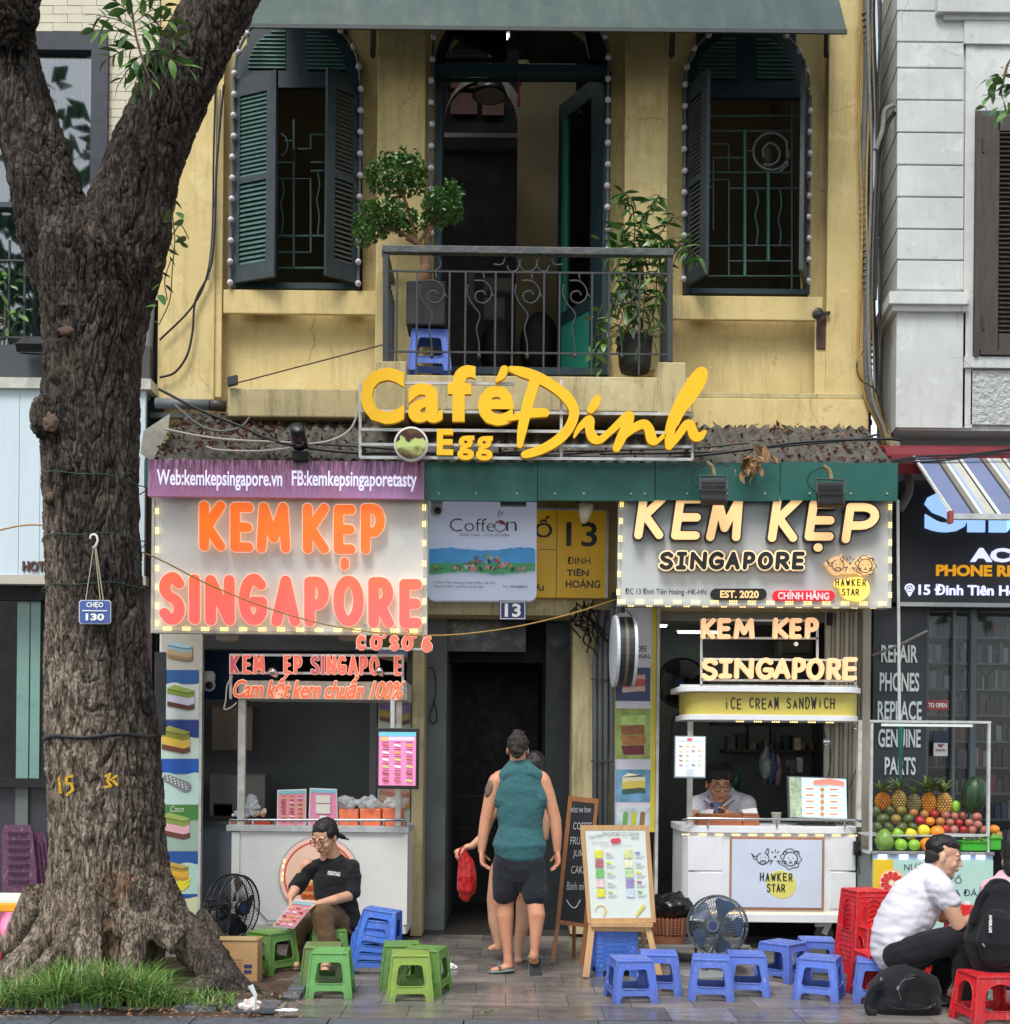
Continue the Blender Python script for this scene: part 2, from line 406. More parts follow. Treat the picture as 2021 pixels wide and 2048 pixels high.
YELSIGN = mat('yellow_letter', rgb(255, 196, 6), .5, .05, 4, dirt=rgb(216, 150, 20), dirt_amt=.3, ds=8)
STEEL = mat('painted_steel', rgb(190, 194, 194), .4, .1, 10, dirt=rgb(120, 120, 116), dirt_amt=.5, ds=12)
CHROME = mat('chrome', rgb(205, 208, 210), .22, .05, metal=1)
WHITE = mat('white_panel', rgb(226, 226, 222), .45, .03, 3, dirt=rgb(176, 172, 160), dirt_amt=.35, ds=3, stretch=(1, 1, .6))
WHITEG = mat('worn_white_paint', rgb(200, 200, 190), .5, .08, 8, dirt=rgb(128, 122, 108), dirt_amt=.6, ds=9)
WCART = mat('white_cart_paint', rgb(228, 230, 232), .4, .04, 5, dirt=rgb(186, 184, 178), dirt_amt=.35, ds=4)
PLASW = mat('white_plastic', rgb(220, 220, 214), .35, .04)
BLKP = mat('black_plastic', rgb(22, 23, 25), .35, .1)
BLKM = mat('matt_black', rgb(20, 20, 22), .7, .1)
SIGNG = mat('sign_board_grey', rgb(222, 222, 216), .6, .05, 2, dirt=rgb(140, 136, 126), dirt_amt=.35, ds=3)
ORG = None
def grad(name, c0, c1, z0, z1, rough=.5, emit=0):    # printed or lit colour running from one hue to another up the letters
    t = NT(name); z = t.sep()[2]
    f = t.ramp(t.math('DIVIDE', t.math('SUBTRACT', z, z0), z1 - z0), [(0, c0), (1, c1)])
    nn = t.ramp(t.noise(3, 3), [(.35, .88), (.65, 1.0)]); c = t.mix(1.0, f, nn, 'MULTIPLY')
    t.col(c); t.rough(rough); t.l.new(c, t.b.inputs['Emission Color']); t.b.inputs['Emission Strength'].default_value = emit
    return t.m
ORGL = grad('orange_lit_acrylic', rgb(250, 104, 96), rgb(255, 116, 30), 2.75, 3.35, .4, .3)
PINKL = mat('coral_lit_acrylic', rgb(240, 112, 92), .4, .12, 3, emit=.15)
PINKL2 = mat('rose_lit_acrylic', rgb(206, 92, 104), .4, .15, 4, emit=.1)
EDGE = mat('letter_pale_edge', rgb(250, 214, 190), .5, .03, emit=.25)
CREAM = mat('cream_lit_acrylic', rgb(255, 206, 142), .4, .04, 3, emit=.22)
CREAML = mat('cream_lit_edge', rgb(255, 220, 172), .4, .03, emit=.3)
LGREY = mat('letter_side_grey', rgb(96, 96, 94), .6)
INK = mat('black_ink', rgb(20, 20, 22), .5)
INKB = mat('blue_black_ink', rgb(40, 44, 52), .5)
WINK = mat('white_ink', rgb(238, 238, 236), .5)
RED = mat('red_lit_panel', rgb(200, 20, 44), .4, emit=.4)
LED = mat('led_warm', rgb(255, 232, 160), .4, emit=1.7, ecol=rgb(255, 216, 130))
LEDW = mat('led_white', rgb(230, 240, 255), .4, emit=5.0)
TUBE = mat('tube_light', rgb(240, 255, 235), .4, emit=6.0)
SUNO = None
def pink_banner():
    t = NT('pink_banner'); c = t.ramp(t.noise(1.6, 4, .6, (1, 1, .3)), [(.35, rgb(200, 128, 158)), (.6, rgb(190, 138, 190))])
    z = t.sep()[2]; top = t.ramp(t.math('SUBTRACT', z, 3.62), [(0, 0.0), (.3, 1.0)])
    st = t.ramp(t.noise(4, 9, .8, (9, 1, .9)), [(.43, 0.0), (.53, 1.0)]); c = t.mix(t.math('MULTIPLY', t.math('MULTIPLY', st, top), .9), c, rgb(50, 38, 42))
    sp = t.ramp(t.noise(26, 6, .7), [(.64, 0.0), (.7, 1.0)]); c = t.mix(t.math('MULTIPLY', sp, .7), c, rgb(90, 48, 66))
    t.col(c); t.rough(.5); return t.m
PINKB = pink_banner()
def paving():
    t = NT('wet_paving_stone')
    oi = t.n.new('ShaderNodeObjectInfo')
    c = t.ramp(t.noise(5, 9, .75, (.45, 1.8, 1)), [(.25, rgb(84, 80, 78)), (.5, rgb(124, 118, 113)), (.75, rgb(160, 152, 143))])
    v = t.ramp(oi.outputs['Random'], [(0, .62), (1, 1.12)]); c = t.mix(1.0, c, v, 'MULTIPLY')
    w = t.ramp(t.noise(1.4, 4, .6), [(.45, .18), (.62, .62)])
    t.col(c); t.rough(w); t.bump(t.noise(60, 6, .7), .25, .004); return t(**{'Specular IOR Level': .55})
PAVE = paving()
GRIT = mat('grout_dirt', rgb(74, 71, 68), .9, .3, 20)
KERBM = mat('kerb_granite', rgb(92, 97, 104), .55, .15, 14, dirt=rgb(60, 60, 58), ds=6, bump=.2)
CONC = mat('concrete', rgb(134, 130, 124), .8, .12, 8, dirt=rgb(90, 88, 84), bump=.3)
SOIL = mat('soil', rgb(80, 62, 48), .95, .3, 20, bump=.5, bs=40, bd=.02)
ASPH = mat('asphalt', rgb(62, 62, 62), .85, .15, 30, bump=.3)
def bark():
    t = NT('tree_bark'); z = t.sep()[2]; x = t.sep()[0]
    at_ = t.n.new('ShaderNodeAttribute'); at_.attribute_name = 'crev'
    base = t.ramp(t.noise(7, 9, .75, (1, 1, .5)), [(.3, rgb(60, 54, 50)), (.52, rgb(97, 89, 82)), (.74, rgb(138, 127, 116))])
    hf = t.ramp(t.math('MULTIPLY', t.math('ADD', t.math('ADD', z, t.math('MULTIPLY', t.math('ADD', x, 2.75), 3.0)), t.math('MULTIPLY', t.noise(1.9, 6), 1.4)), .25), [(.56, 1.0), (.86, 0.0)])   # bleached lower trunk
    lt = t.ramp(t.noise(6, 9, .75, (1, 1, .35)), [(.3, rgb(128, 112, 98)), (.5, rgb(186, 168, 148)), (.72, rgb(214, 200, 184))])
    c = t.mix(t.math('MULTIPLY', hf, .8), base, lt)
    og = t.ramp(t.noise(2.4, 5, .6, (1.6, 1.6, .5)), [(.6, 0.0), (.68, 1.0)])
    c = t.mix(t.math('MULTIPLY', t.math('MULTIPLY', og, hf), .55), c, rgb(168, 104, 60))
    def fis(sc, w): return t.ramp(t.math('ABSOLUTE', t.math('SUBTRACT', t.noise(sc, 7, .62, (1, 1, .2), .4), .5)), [(0, 0.0), (w, 1.0)])
    f1 = fis(13, .035); f2 = fis(30, .04); c = t.mix(1.0, c, t.ramp(f1, [(0, .32), (1, 1.0)]), 'MULTIPLY'); c = t.mix(1.0, c, t.ramp(f2, [(0, .55), (1, 1.0)]), 'MULTIPLY')
    pt = t.ramp(t.noise(3.2, 6, .7, (1, 1, .45)), [(.52, 0.0), (.66, .5)]); c = t.mix(pt, c, rgb(128, 112, 98))
    fs = t.ramp(t.noise(38, 8, .8, (1, 1, .4)), [(.34, .45), (.6, 1.1)]); c = t.mix(1.0, c, fs, 'MULTIPLY')
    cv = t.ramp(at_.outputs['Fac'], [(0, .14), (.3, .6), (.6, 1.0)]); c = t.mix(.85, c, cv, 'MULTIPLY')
    t.col(c); t.rough(.92); t.bump(t.mix(.5, t.mix(.5, f1, f2), t.noise(60, 8, .8, (1, 1, .35))), 1.0, .03)
    return t(**{'Specular IOR Level': .2})
BARK = bark()
CUTW = mat('cut_wood_knot', rgb(104, 84, 70), .95, .4, 30, dirt=rgb(52, 44, 38), dirt_amt=.6, ds=30, bump=.8, bs=60)
def leafmat(name, a, b):
    t = NT(name); oi = t.n.new('ShaderNodeObjectInfo')
    c = t.ramp(t.noise(9, 4), [(.3, a), (.7, b)]); v = t.ramp(oi.outputs['Random'], [(0, .75), (1, 1.2)])
    t.col(t.mix(1.0, c, v, 'MULTIPLY')); t.rough(.38); t.b.inputs['Subsurface Weight'].default_value = 0
    return t.m
LEAF = leafmat('leaf_green', rgb(50, 88, 48), rgb(98, 138, 72))
LEAFB = leafmat('leaf_bonsai', rgb(40, 78, 40), rgb(92, 134, 60))
LEAFL = leafmat('leaf_light', rgb(70, 112, 50), rgb(118, 158, 76))
LEAFV = leafmat('leaf_variegated', rgb(96, 116, 74), rgb(168, 178, 134))
GRASS = leafmat('grass_blade', rgb(62, 104, 44), rgb(128, 166, 84)); GRASSD = leafmat('dry_grass', rgb(120, 116, 70), rgb(176, 166, 118))
STEMM = mat('plant_stem', rgb(92, 76, 56), .8, .2, 20)
POTB = mat('black_pot', rgb(32, 35, 38), .6, .1, dirt=rgb(52, 54, 54))
def plast(name, c):
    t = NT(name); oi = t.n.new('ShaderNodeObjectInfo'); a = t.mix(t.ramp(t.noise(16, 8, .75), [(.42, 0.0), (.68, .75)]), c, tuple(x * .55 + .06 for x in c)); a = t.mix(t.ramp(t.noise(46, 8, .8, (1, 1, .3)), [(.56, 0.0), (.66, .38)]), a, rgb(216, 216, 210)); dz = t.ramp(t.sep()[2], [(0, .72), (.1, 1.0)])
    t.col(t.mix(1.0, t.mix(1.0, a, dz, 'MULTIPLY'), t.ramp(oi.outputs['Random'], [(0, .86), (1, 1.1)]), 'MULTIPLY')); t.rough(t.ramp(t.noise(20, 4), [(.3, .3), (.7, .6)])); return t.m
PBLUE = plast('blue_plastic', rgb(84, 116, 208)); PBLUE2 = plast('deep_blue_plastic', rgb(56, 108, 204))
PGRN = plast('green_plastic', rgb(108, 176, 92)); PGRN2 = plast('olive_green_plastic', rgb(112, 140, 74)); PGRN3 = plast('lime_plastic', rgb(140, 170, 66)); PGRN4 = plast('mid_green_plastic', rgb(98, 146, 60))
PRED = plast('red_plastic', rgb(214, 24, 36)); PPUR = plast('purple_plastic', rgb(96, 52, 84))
WOOD = mat('easel_pine', rgb(196, 156, 108), .5, .12, 8, stretch=(5, 5, .6), dirt=rgb(140, 104, 66), dirt_amt=.4)
WOODB = mat('brown_wood', rgb(150, 98, 56), .5, .18, 8, stretch=(5, 5, .6))
WOODR = mat('reddish_box_wood', rgb(158, 92, 58), .5, .18, 14, stretch=(.6, 5, 6))
CHALKB = mat('chalkboard', rgb(30, 33, 36), .7, .1)
CHALK = mat('chalk', rgb(196, 200, 204), .9)
CARD = mat('cardboard', rgb(186, 150, 104), .85, .06, 10)
PAPER = mat('paper_white', rgb(222, 226, 224), .6, .03)
BAGB = mat('black_bag_plastic', rgb(20, 20, 22), .22, .1, bump=.4, bs=20, bd=.02)
BAGR = mat('red_bag_plastic', rgb(168, 18, 20), .3, .15, 9, bump=.4, bs=30, bd=.02)
CLEARP = mat('clear_plastic', rgb(214, 220, 222), .25, .1, 20, bump=.5, bs=50, bd=.01)
CLEARP.node_tree.nodes['Principled BSDF'].inputs['Alpha'].default_value = .45
BASK = mat('brown_basket', rgb(150, 96, 70), .5, .1)
def skin(name, c):
    t = NT(name); cc = t.ramp(t.noise(14, 6, .7), [(.25, (c[0] * .9, c[1] * .7, c[2] * .66)), (.5, c), (.75, (min(c[0] * 1.06, 1), c[1] * 1.05, c[2] * 1.02))])
    t.col(cc); t.rough(.5); t.b.inputs['Subsurface Weight'].default_value = .06; t.b.inputs['Subsurface Radius'].default_value = (.02, .008, .005)
    t.bump(t.noise(160, 3), .1, .001); return t.m
SKINM = skin('skin_tan', rgb(204, 146, 114)); SKINW = skin('skin_fair', rgb(206, 158, 128)); SKINV = skin('skin_warm', rgb(196, 144, 112)); SKINC = skin('skin_light', rgb(214, 168, 140))
LIP = mat('lips', rgb(166, 94, 84), .45); HAIR = mat('black_hair', rgb(15, 14, 15), .55, .35, 40, stretch=(1, 1, .3), bump=.6, bs=120, bd=.006)
HAIRB = mat('brown_hair', rgb(38, 31, 27), .6, .4, 50, bump=.8, bs=120, bd=.008)
HAIRF = mat('faded_hair', rgb(46, 40, 38), .8, .2, 60)
EYEW = mat('eye_white', rgb(210, 204, 198), .3); EYED = mat('eye_dark', rgb(28, 20, 18), .2)
def cloth(name, c, var=.12, s=60, fold=.5):
    t = NT(name); t.col(t.ramp(t.noise(s, 4), [(.3, tuple(x * (1 - var) for x in c)), (.7, tuple(min(x * (1 + var), 1) for x in c))]))
    t.rough(.85); t.bump(t.mix(.3, t.noise(7, 5, .6, (1, 1, .6), 1.2), t.noise(220, 2)), fold, .03); return t(**{'Specular IOR Level': .2, 'Sheen Weight': .1})
TEALC = cloth('teal_heather', rgb(58, 102, 106), .2, 70, .35); BLACKC = cloth('black_cotton', rgb(34, 34, 37)); SHORTC = cloth('charcoal_shorts', rgb(36, 38, 46))
BROWNC = cloth('brown_trousers', rgb(112, 88, 62)); WHITEC = cloth('white_cotton', rgb(214, 212, 222), .04, 50, .4); DKC = cloth('dark_trousers', rgb(30, 31, 36)); PINKC = cloth('pink_cotton', rgb(222, 176, 190), .05)
JEANC = cloth('blue_jeans', rgb(48, 66, 88)); BAGC = cloth('black_nylon', rgb(30, 32, 35), .1, 80, .4); DARKDR = cloth('dark_dress', rgb(40, 36, 42)); PINKT = cloth('pink_table_cover', rgb(226, 110, 140), .2, 5, .8)
SLIP = mat('grey_teal_rubber', rgb(96, 118, 116), .6); SOLE = mat('black_sole', rgb(26, 28, 30), .8); SHOEB = mat('brown_sandal', rgb(92, 74, 58), .7); BLKSH = mat('black_shoe', rgb(24, 25, 27), .6); WHSH = mat('white_shoe', rgb(214, 210, 200), .6)
def glassm(name, tint, rough=.03, mixr=.5, fk=1.0):
    m = bpy.data.materials.new(name); m.use_nodes = True; n = m.node_tree.nodes; l = m.node_tree.links; n.remove(n['Principled BSDF'])
    g = n.new('ShaderNodeBsdfGlossy'); g.inputs['Roughness'].default_value = rough; g.inputs['Color'].default_value = (1, 1, 1, 1)
    t = n.new('ShaderNodeBsdfTransparent'); t.inputs[0].default_value = tuple(tint) + (1,); x = n.new('ShaderNodeMixShader')
    fr = n.new('ShaderNodeFresnel'); fr.inputs[0].default_value = 1.5; a = n.new('ShaderNodeMath'); a.operation = 'MULTIPLY_ADD'; a.inputs[1].default_value = fk; a.inputs[2].default_value = mixr
    l.new(fr.outputs[0], a.inputs[0]); l.new(a.outputs[0], x.inputs[0]); l.new(t.outputs[0], x.inputs[1]); l.new(g.outputs[0], x.inputs[2]); l.new(x.outputs[0], n['Material Output'].inputs[0]); return m
GLASS = glassm('window_glass', (.9, .95, .95), .02, .07); GLASSD = glassm('tinted_glass', (.9, .92, .93), .03, .0, .4)
CURT = mat('teal_curtain', rgb(58, 84, 84), .8, .2, 3, stretch=(8, 8, .2))
MAROON = mat('maroon_metal', rgb(112, 26, 36), .45, .12, 5, dirt=rgb(150, 60, 66), dirt_amt=.3)
NAVY = mat('navy_enamel', rgb(24, 38, 92), .35, .08); BLUEP = mat('blue_plate', rgb(64, 92, 156), .45, .06)
YSIGN = mat('mustard_sign', rgb(206, 160, 24), .5, .05, 2, dirt=rgb(150, 112, 20), dirt_amt=.3, emit=.05); DARKS = mat('charcoal_sign', rgb(46, 50, 56), .5, .05, 2)
LBLUE = mat('sky_blue_letter', rgb(150, 190, 240), .4, .03, emit=.6); LILAC = mat('pale_lilac_letter', rgb(206, 210, 250), .4, .03, emit=.6); AMBER = mat('amber_letter', rgb(216, 150, 10), .4, .03, emit=.4)
_fl = {}
def flat(r, g, b, e=0, rough=.5):       # plain print or paint colour
    k = (r, g, b, e)
    if k not in _fl: _fl[k] = mat('print_%d_%d_%d' % (r, g, b), rgb(r, g, b), rough, .04, 8, emit=e)
    return _fl[k]
# ---------------------------------------------------------------- ground
YW = 11.0
MB().box(-60, 60, -30, 7.15, -.2, -.13).build('road', ASPH, kind='structure')
MB().box(-60, 60, 7.15, 60, -.3, -.14).build('ground', CONC, kind='structure')
pave = MB().box(-7, 7, 7.5, 17, -.13, -.010).build('pavement', GRIT, kind='structure', origin=(0, 9, -.13))
tm = MB().box(-.198, .198, -.198, .198, -.03, 0).mesh('tile', PAVE)
pw = wloc(pave)
for r_ in range(10):
    for k in range(-11, 12):
        x = k * .4 + (.2 if r_ % 2 else 0) + .02; y = 7.71 + r_ * .4
        if x < -1.45 and y < 9.6: continue
        o = inst('paving_tile', tm, None, (x, y, random.uniform(-.0015, .0015)), (random.uniform(-.003, .003), random.uniform(-.003, .003), random.choice([0, math.pi])))
        o.parent = pave; o.location = Vector((x, y, random.uniform(-.001, .001))) - pw
kerb = MB().box(-7, 7, 7.16, 7.49, -.14, -.03).build('kerb', GRIT, kind='structure', origin=(0, 7.3, -.14))
kw = wloc(kerb); km = MB().box(-.395, .395, -.165, .165, -.05, .0).mesh('kerb_stone', KERBM)
for k in range(-6, 7):
    o = inst('kerb_stone', km, None, (0, 0, 0)); o.parent = kerb; o.location = Vector((k * .8 + .17, 7.325, -.002)) - kw
# tree pit: soil mound, edging stones
m = MB(); nx, ny = 50, 34; x0, x1, y0, y1 = -4.2, -1.36, 7.5, 9.75
for j in range(ny + 1):
    for i in range(nx + 1):
        x = x0 + (x1 - x0) * i / nx; y = y0 + (y1 - y0) * j / ny
        e = min(1, (x1 - x) / .25, (y - y0) / .2, (y1 - y) / .3); e = max(0, e)
        h = -.02 + e * (.05 + .05 * noise.noise(Vector((x * 2, y * 2, 0))) + .025 * noise.noise(Vector((x * 9, y * 9, 3))))
        m.v.append((x, y, h))
for j in range(ny):
    for i in range(nx):
        a = j * (nx + 1) + i; m.f.append((a, a + 1, a + nx + 2, a + nx + 1)); m.m.append(0)
m.build('tree_pit_soil', SOIL, kind='structure', smooth=True)
ed = MB().box(-4.4, -1.34, 7.62, 7.78, -.05, .03).build('pit_edging', CONC, kind='structure', origin=(-3, 7.7, -.05)); ew = wloc(ed)
for a, b in ((-4.35, -3.62), (-3.6, -3.05), (-3.03, -2.42), (-2.0, -1.72), (-1.7, -1.36)):
    MB().box(a, b - .012, 7.58, 7.8, .0, .055 if a < -2.1 else .045).build('edging_stone', KERBM, parent=ed, bevel=.008)
for k in range(4): MB().box(-1.42 + random.uniform(-.02, .02), -1.3, 8.0 + k * .2, 8.17 + k * .2, -.01, .035 + .01 * k).build('edging_brick', KERBM, parent=ed, bevel=.01)

# ---------------------------------------------------------------- yellow cafe building
def fill_px(mb, loops, Y, depth):
    co, fs = curve_fill([[(x, -y) for x, y in lp] for lp in loops], 1.0)
    vs = []
    for x, y, w in co:
        p = at(x, -y, Y); vs.append((p.x, Y + (0.5 - w) * depth + depth / 2 * 1.0, p.z))
    return mb.add(vs, fs)       # front face at Y, back face at Y+depth
def archpx(x0, x1, ysp, ytop, ybot): return [(x0, ybot), (x0, ysp)] + arc((x0 + x1) / 2, ysp, (x1 - x0) / 2, ysp - ytop, 180, 360, 20) + [(x1, ybot)]
cafe = thing('cafe_building', 'yellow plastered two storey house with arched windows behind the cafe sign', 'building', (0, 11, 0))
m = MB(); AW = [archpx(462, 722, 150, 44, 575), archpx(1370, 1624, 162, 60, 587), archpx(868, 1221, 130, -20, 748)]
fill_px(m, [[(318, -90), (1734, -75), (1740, 862), (318, 842)]] + AW, YW, .28)
m.build('upper_wall', YEL, cafe)
def pil(x0, y0, x1, y1, d, name='pilaster', mt=YEL, Y=None): return MB().pb(x0, y0, x1, y1, (Y or YW) - d, d + .004).build(name, mt, cafe, bevel=.008)
pil(319, -90, 432, 800, .05); pil(432, -90, 447, 795, .02, 'moulding'); pil(754, -90, 850, 740, .06); pil(1250, -80, 1336, 740, .06); pil(1656, -80, 1733, 838, .05)
pil(447, 580, 752, 628, .035, 'sill_band'); pil(1340, 592, 1646, 640, .035, 'sill_band')
pil(1630, 640, 1652, 800, .03, 'moulding')
m = MB(); m.box(*PR(456, 777, 725, 834, 10.68)[:2], 10.68, 11.0, *PR(456, 777, 725, 834, 10.68)[2:]); m.build('ledge', YELG, cafe, bevel=.012)
pil(1385, 797, 1738, 862, .14, 'ledge', YEL); pil(1385, 786, 1738, 797, .09, 'ledge_lip', YELG)
pil(1634, 625, 1652, 698, .045, 'rusty_iron_patch', mat('rusted_patch', rgb(88, 66, 58), .9, .4, 12, bump=.6))
m = MB(); c = at(1634, 630, 10.9); m.lathe(c, [(.03, 0), (.045, .01), (.045, .06), (.02, .075)], 14, Matrix.Rotation(R(90), 3, 'X')); m.bar(at(1640, 628, 10.9), at(1660, 626, 10.93), .025); m.build('old_wall_fitting', mat('tarnished_metal', rgb(70, 68, 66), .5, .3, 10, metal=.5), cafe)
# floors, rooms and party walls
xl, xr = at(318, 900, 11).x, at(1738, 900, 11).x
z1 = at(0, 850, 11).z; zc = at(0, -80, 11).z + 1.2
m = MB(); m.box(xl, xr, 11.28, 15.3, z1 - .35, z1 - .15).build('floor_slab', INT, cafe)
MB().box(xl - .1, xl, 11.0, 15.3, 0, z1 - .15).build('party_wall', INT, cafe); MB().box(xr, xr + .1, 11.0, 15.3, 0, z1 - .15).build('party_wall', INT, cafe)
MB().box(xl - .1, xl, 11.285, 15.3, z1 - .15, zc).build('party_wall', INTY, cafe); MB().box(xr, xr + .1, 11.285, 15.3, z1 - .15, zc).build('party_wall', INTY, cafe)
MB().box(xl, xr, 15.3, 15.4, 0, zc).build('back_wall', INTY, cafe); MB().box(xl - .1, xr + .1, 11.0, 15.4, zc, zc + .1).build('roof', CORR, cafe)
MB().box(xl, xr, 11.02, 15.3, .0, .012).build('shop_floor', FLOORI, cafe)
# lintel wall over the ground floor openings, hidden behind the signs
MB().box(xl, xr, YW, YW + .28, at(0, 1208, YW).z, z1).build('lintel_wall', YELG, cafe)
# ground floor piers
def pier(x0, y0, x1, y1, Y0, Y1, mt, name='pier'):
    a, b, c, e = PR(x0, y0, x1, y1, Y0); return MB().box(a, b, Y0, Y1, c, e).build(name, mt, cafe)
pier(824, 1208, 847, 1872, 10.86, 11.2, YELG); pier(1144, 1225, 1190, 1868, 10.95, 12.2, YELG)
pier(848, 1205, 892, 1866, 11.25, 13.2, GREYW, 'passage_wall')
pier(851, 1192, 1184, 1230, 10.9, 11.3, YELG, 'door_beam')
pier(1186, 1215, 1232, 1868, 11.05, 14.9, GREYW, 'partition'); pier(812, 1268, 826, 1872, 11.0, 14.9, GREYW, 'partition')
pier(1090, 1225, 1143, 1868, 11.35, 11.5, mat('door_frame_dark', rgb(26, 34, 38), .5), 'door_frame')
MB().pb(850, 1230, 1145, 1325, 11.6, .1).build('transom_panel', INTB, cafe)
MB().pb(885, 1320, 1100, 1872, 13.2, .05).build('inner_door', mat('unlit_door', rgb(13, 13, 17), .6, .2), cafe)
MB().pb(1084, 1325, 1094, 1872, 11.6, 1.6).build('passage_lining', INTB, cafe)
for q in (1590, 1655, 1710): MB().pb(890, q, 1085, q + 4, 13.17, .03).build('door_rail', flat(26, 27, 31), cafe)
# back of the two stalls
MB().pb(400, 1262, 826, 1300, 11.3, .2).build('stall_beam', GREYW, cafe)
MB().pb(330, 1296, 560, 1410, 12.4, .04).build('stall_beam', flat(20, 62, 104), cafe)
m = MB(); 
for q in range(4):
    for w in range(6): strokes_px(m, [arc(476 + w * 16 + (q % 2) * 8, 1296 + q * 11, 8, 9, 180, 360, 8) and [(x, y, 1.2) for x, y in arc(476 + w * 16 + (q % 2) * 8, 1298 + q * 11, 8, 9, 180, 360, 8)]], 12.38, .004, 0, 40)
m.build('scallop_pattern', INK, cafe)
MB().pb(330, 1400, 826, 1880, 12.2, .05).build('stall_back_wall', GREYW, cafe); MB().pb(1232, 1210, 1790, 1880, 12.95, .05).build('stall_back_wall', GREYW, cafe)
MB().pb(400, 1650, 540, 1880, 11.2, .6).build('stall_counter', mat('grey_blue_counter', rgb(104, 112, 120), .6), cafe); MB().pb(396, 1643, 545, 1650, 11.15, .7).build('stall_counter_top', flat(70, 70, 68), cafe)
MB().pb(738, 1402, 752, 1880, 11.9, .15).build('stall_post', mat('stall_post_grey', rgb(150, 148, 148), .6), cafe)

# ---------------------------------------------------------------- upper windows
slm = MB().obox((0, 0, 0), (.5, 0, 0), (0, .009, .0165), (0, -.0035, .0018)).mesh('slat', SLAT)
slmd = MB().obox((0, 0, 0), (.5, 0, 0), (0, .011, .015), (0, -.0032, .0022)).mesh('slat', SLATD)
def slats_px(root, x0, x1, y0, y1, n, Y, me=slm, fn=None):
    for i in range(n):
        y = y0 + (y1 - y0) * (i + .5) / n; a, b = (x0, x1) if fn is None else fn(y)
        if b - a < 3: continue
        p = at((a + b) / 2, y, Y); inst('slat', me, root, p, (0, 0, 0), (S(b - a, Y), 1, 1))
def shutter(root, hx, hY, fx, fY, y0, y1, zones, me, fm, th=.035, thick=.05):
    A = at(hx, (y0 + y1) / 2, hY); B = at(fx, (y0 + y1) / 2, fY); u = Vector((B.x - A.x, B.y - A.y, 0)); L = u.length; u.normalize(); nn = Vector((-u.y, u.x, 0))
    zt = at(hx, y0, hY).z; zb = at(hx, y1, hY).z; up = Vector((0, 0, 1))
    leaf = MB()
    def bx(u0, u1, a, b): leaf.obox(A * 1 + u * (u0 + u1) / 2 - up * A.z + up * (a + b) / 2, u * (u1 - u0) / 2, nn * th / 2, up * (b - a) / 2)
    ub = sorted({z[0] for z in zones})[0] * L; ue = max(z[1] for z in zones) * L
    bx(0, ub, zb, zt); bx(ue, L, zb, zt)
    zs = sorted([(zb + (zt - zb) * (1 - z[3]), zb + (zt - zb) * (1 - z[2])) for z in zones])
    pr = zb
    for a, b in zs: bx(ub, ue, pr, a); pr = b
    bx(ub, ue, pr, zt)
    leaf_o = leaf.build('shutter_leaf', fm, root)
    ang = math.atan2(u.y, u.x)
    for z, (u0, u1, a, b, n) in zip(zs, sorted(zones, key=lambda q: -q[2])):
        for i in range(n):
            zz = z[0] + (z[1] - z[0]) * (i + .5) / n; c = A + u * (u0 + u1) / 2 * L; c.z = zz
            inst('slat', me, leaf_o, c, (0, 0, ang if u.x > 0 else ang + math.pi), ((u1 - u0) * L, 1, 1))
def fan_panel(root, x0, x1, ysp, ytop, yb, hl, hr, Y):
    m = MB(); cx = (x0 + x1) / 2
    def quarter(a, b, ybot, yt, left):
        pts = []
        for i in range(9):
            t = R(90 * i / 8)
            if left: pts.append((b - (b - a) * math.cos(t), ybot - (ybot - yt) * math.sin(t)))
            else: pts.append((a + (b - a) * math.cos(t), ybot - (ybot - yt) * math.sin(t)))
        return pts + [(b if left else a, ybot)]
    ql = quarter(*hl, True); qr = quarter(*hr, False)
    fill_px(m, [[(x0, yb), (x0, ysp)] + arc(cx, ysp, (x1 - x0) / 2, ysp - ytop, 180, 360, 20) + [(x1, yb)], ql, qr], Y, .05)
    p = m.build('fanlight_panel', TEAL, root)
    for (a, b, yb_, yt), left in ((hl, True), (hr, False)):
        fn = (lambda y, a=a, b=b, yb_=yb_, yt=yt, left=left: ((b - (b - a) * math.sqrt(max(0, 1 - ((yb_ - y) / (yb_ - yt)) ** 2)), b) if left else (a, a + (b - a) * math.sqrt(max(0, 1 - ((yb_ - y) / (yb_ - yt)) ** 2)))))
        slats_px(p, a, b, yt + 2, yb_, 10, Y + .03, slm, fn)
        MB().pb(a - 2, yt - 4, b + 2, yb_ + 3, Y + .06, .02).build('fanlight_backing', flat(34, 42, 40), p)
def frame_px(root, x0, y0, x1, y1, w, Y, d=.08, name='frame', mt=TEAL, top=True):
    MB().pb(x0, y0, x0 + w, y1, Y, d).pb(x1 - w, y0, x1, y1, Y, d).pb(x0 + w, y1 - w, x1 - w, y1, Y + .002, d).build(name, mt, root)
def lines_px(root, name, segs, Y, w, mt):
    m = MB()
    for s_ in segs: m.tube([at(x, y, Y) for x, y in s_], S(w, Y) / 2, 5)
    return m.build(name, mt, root)
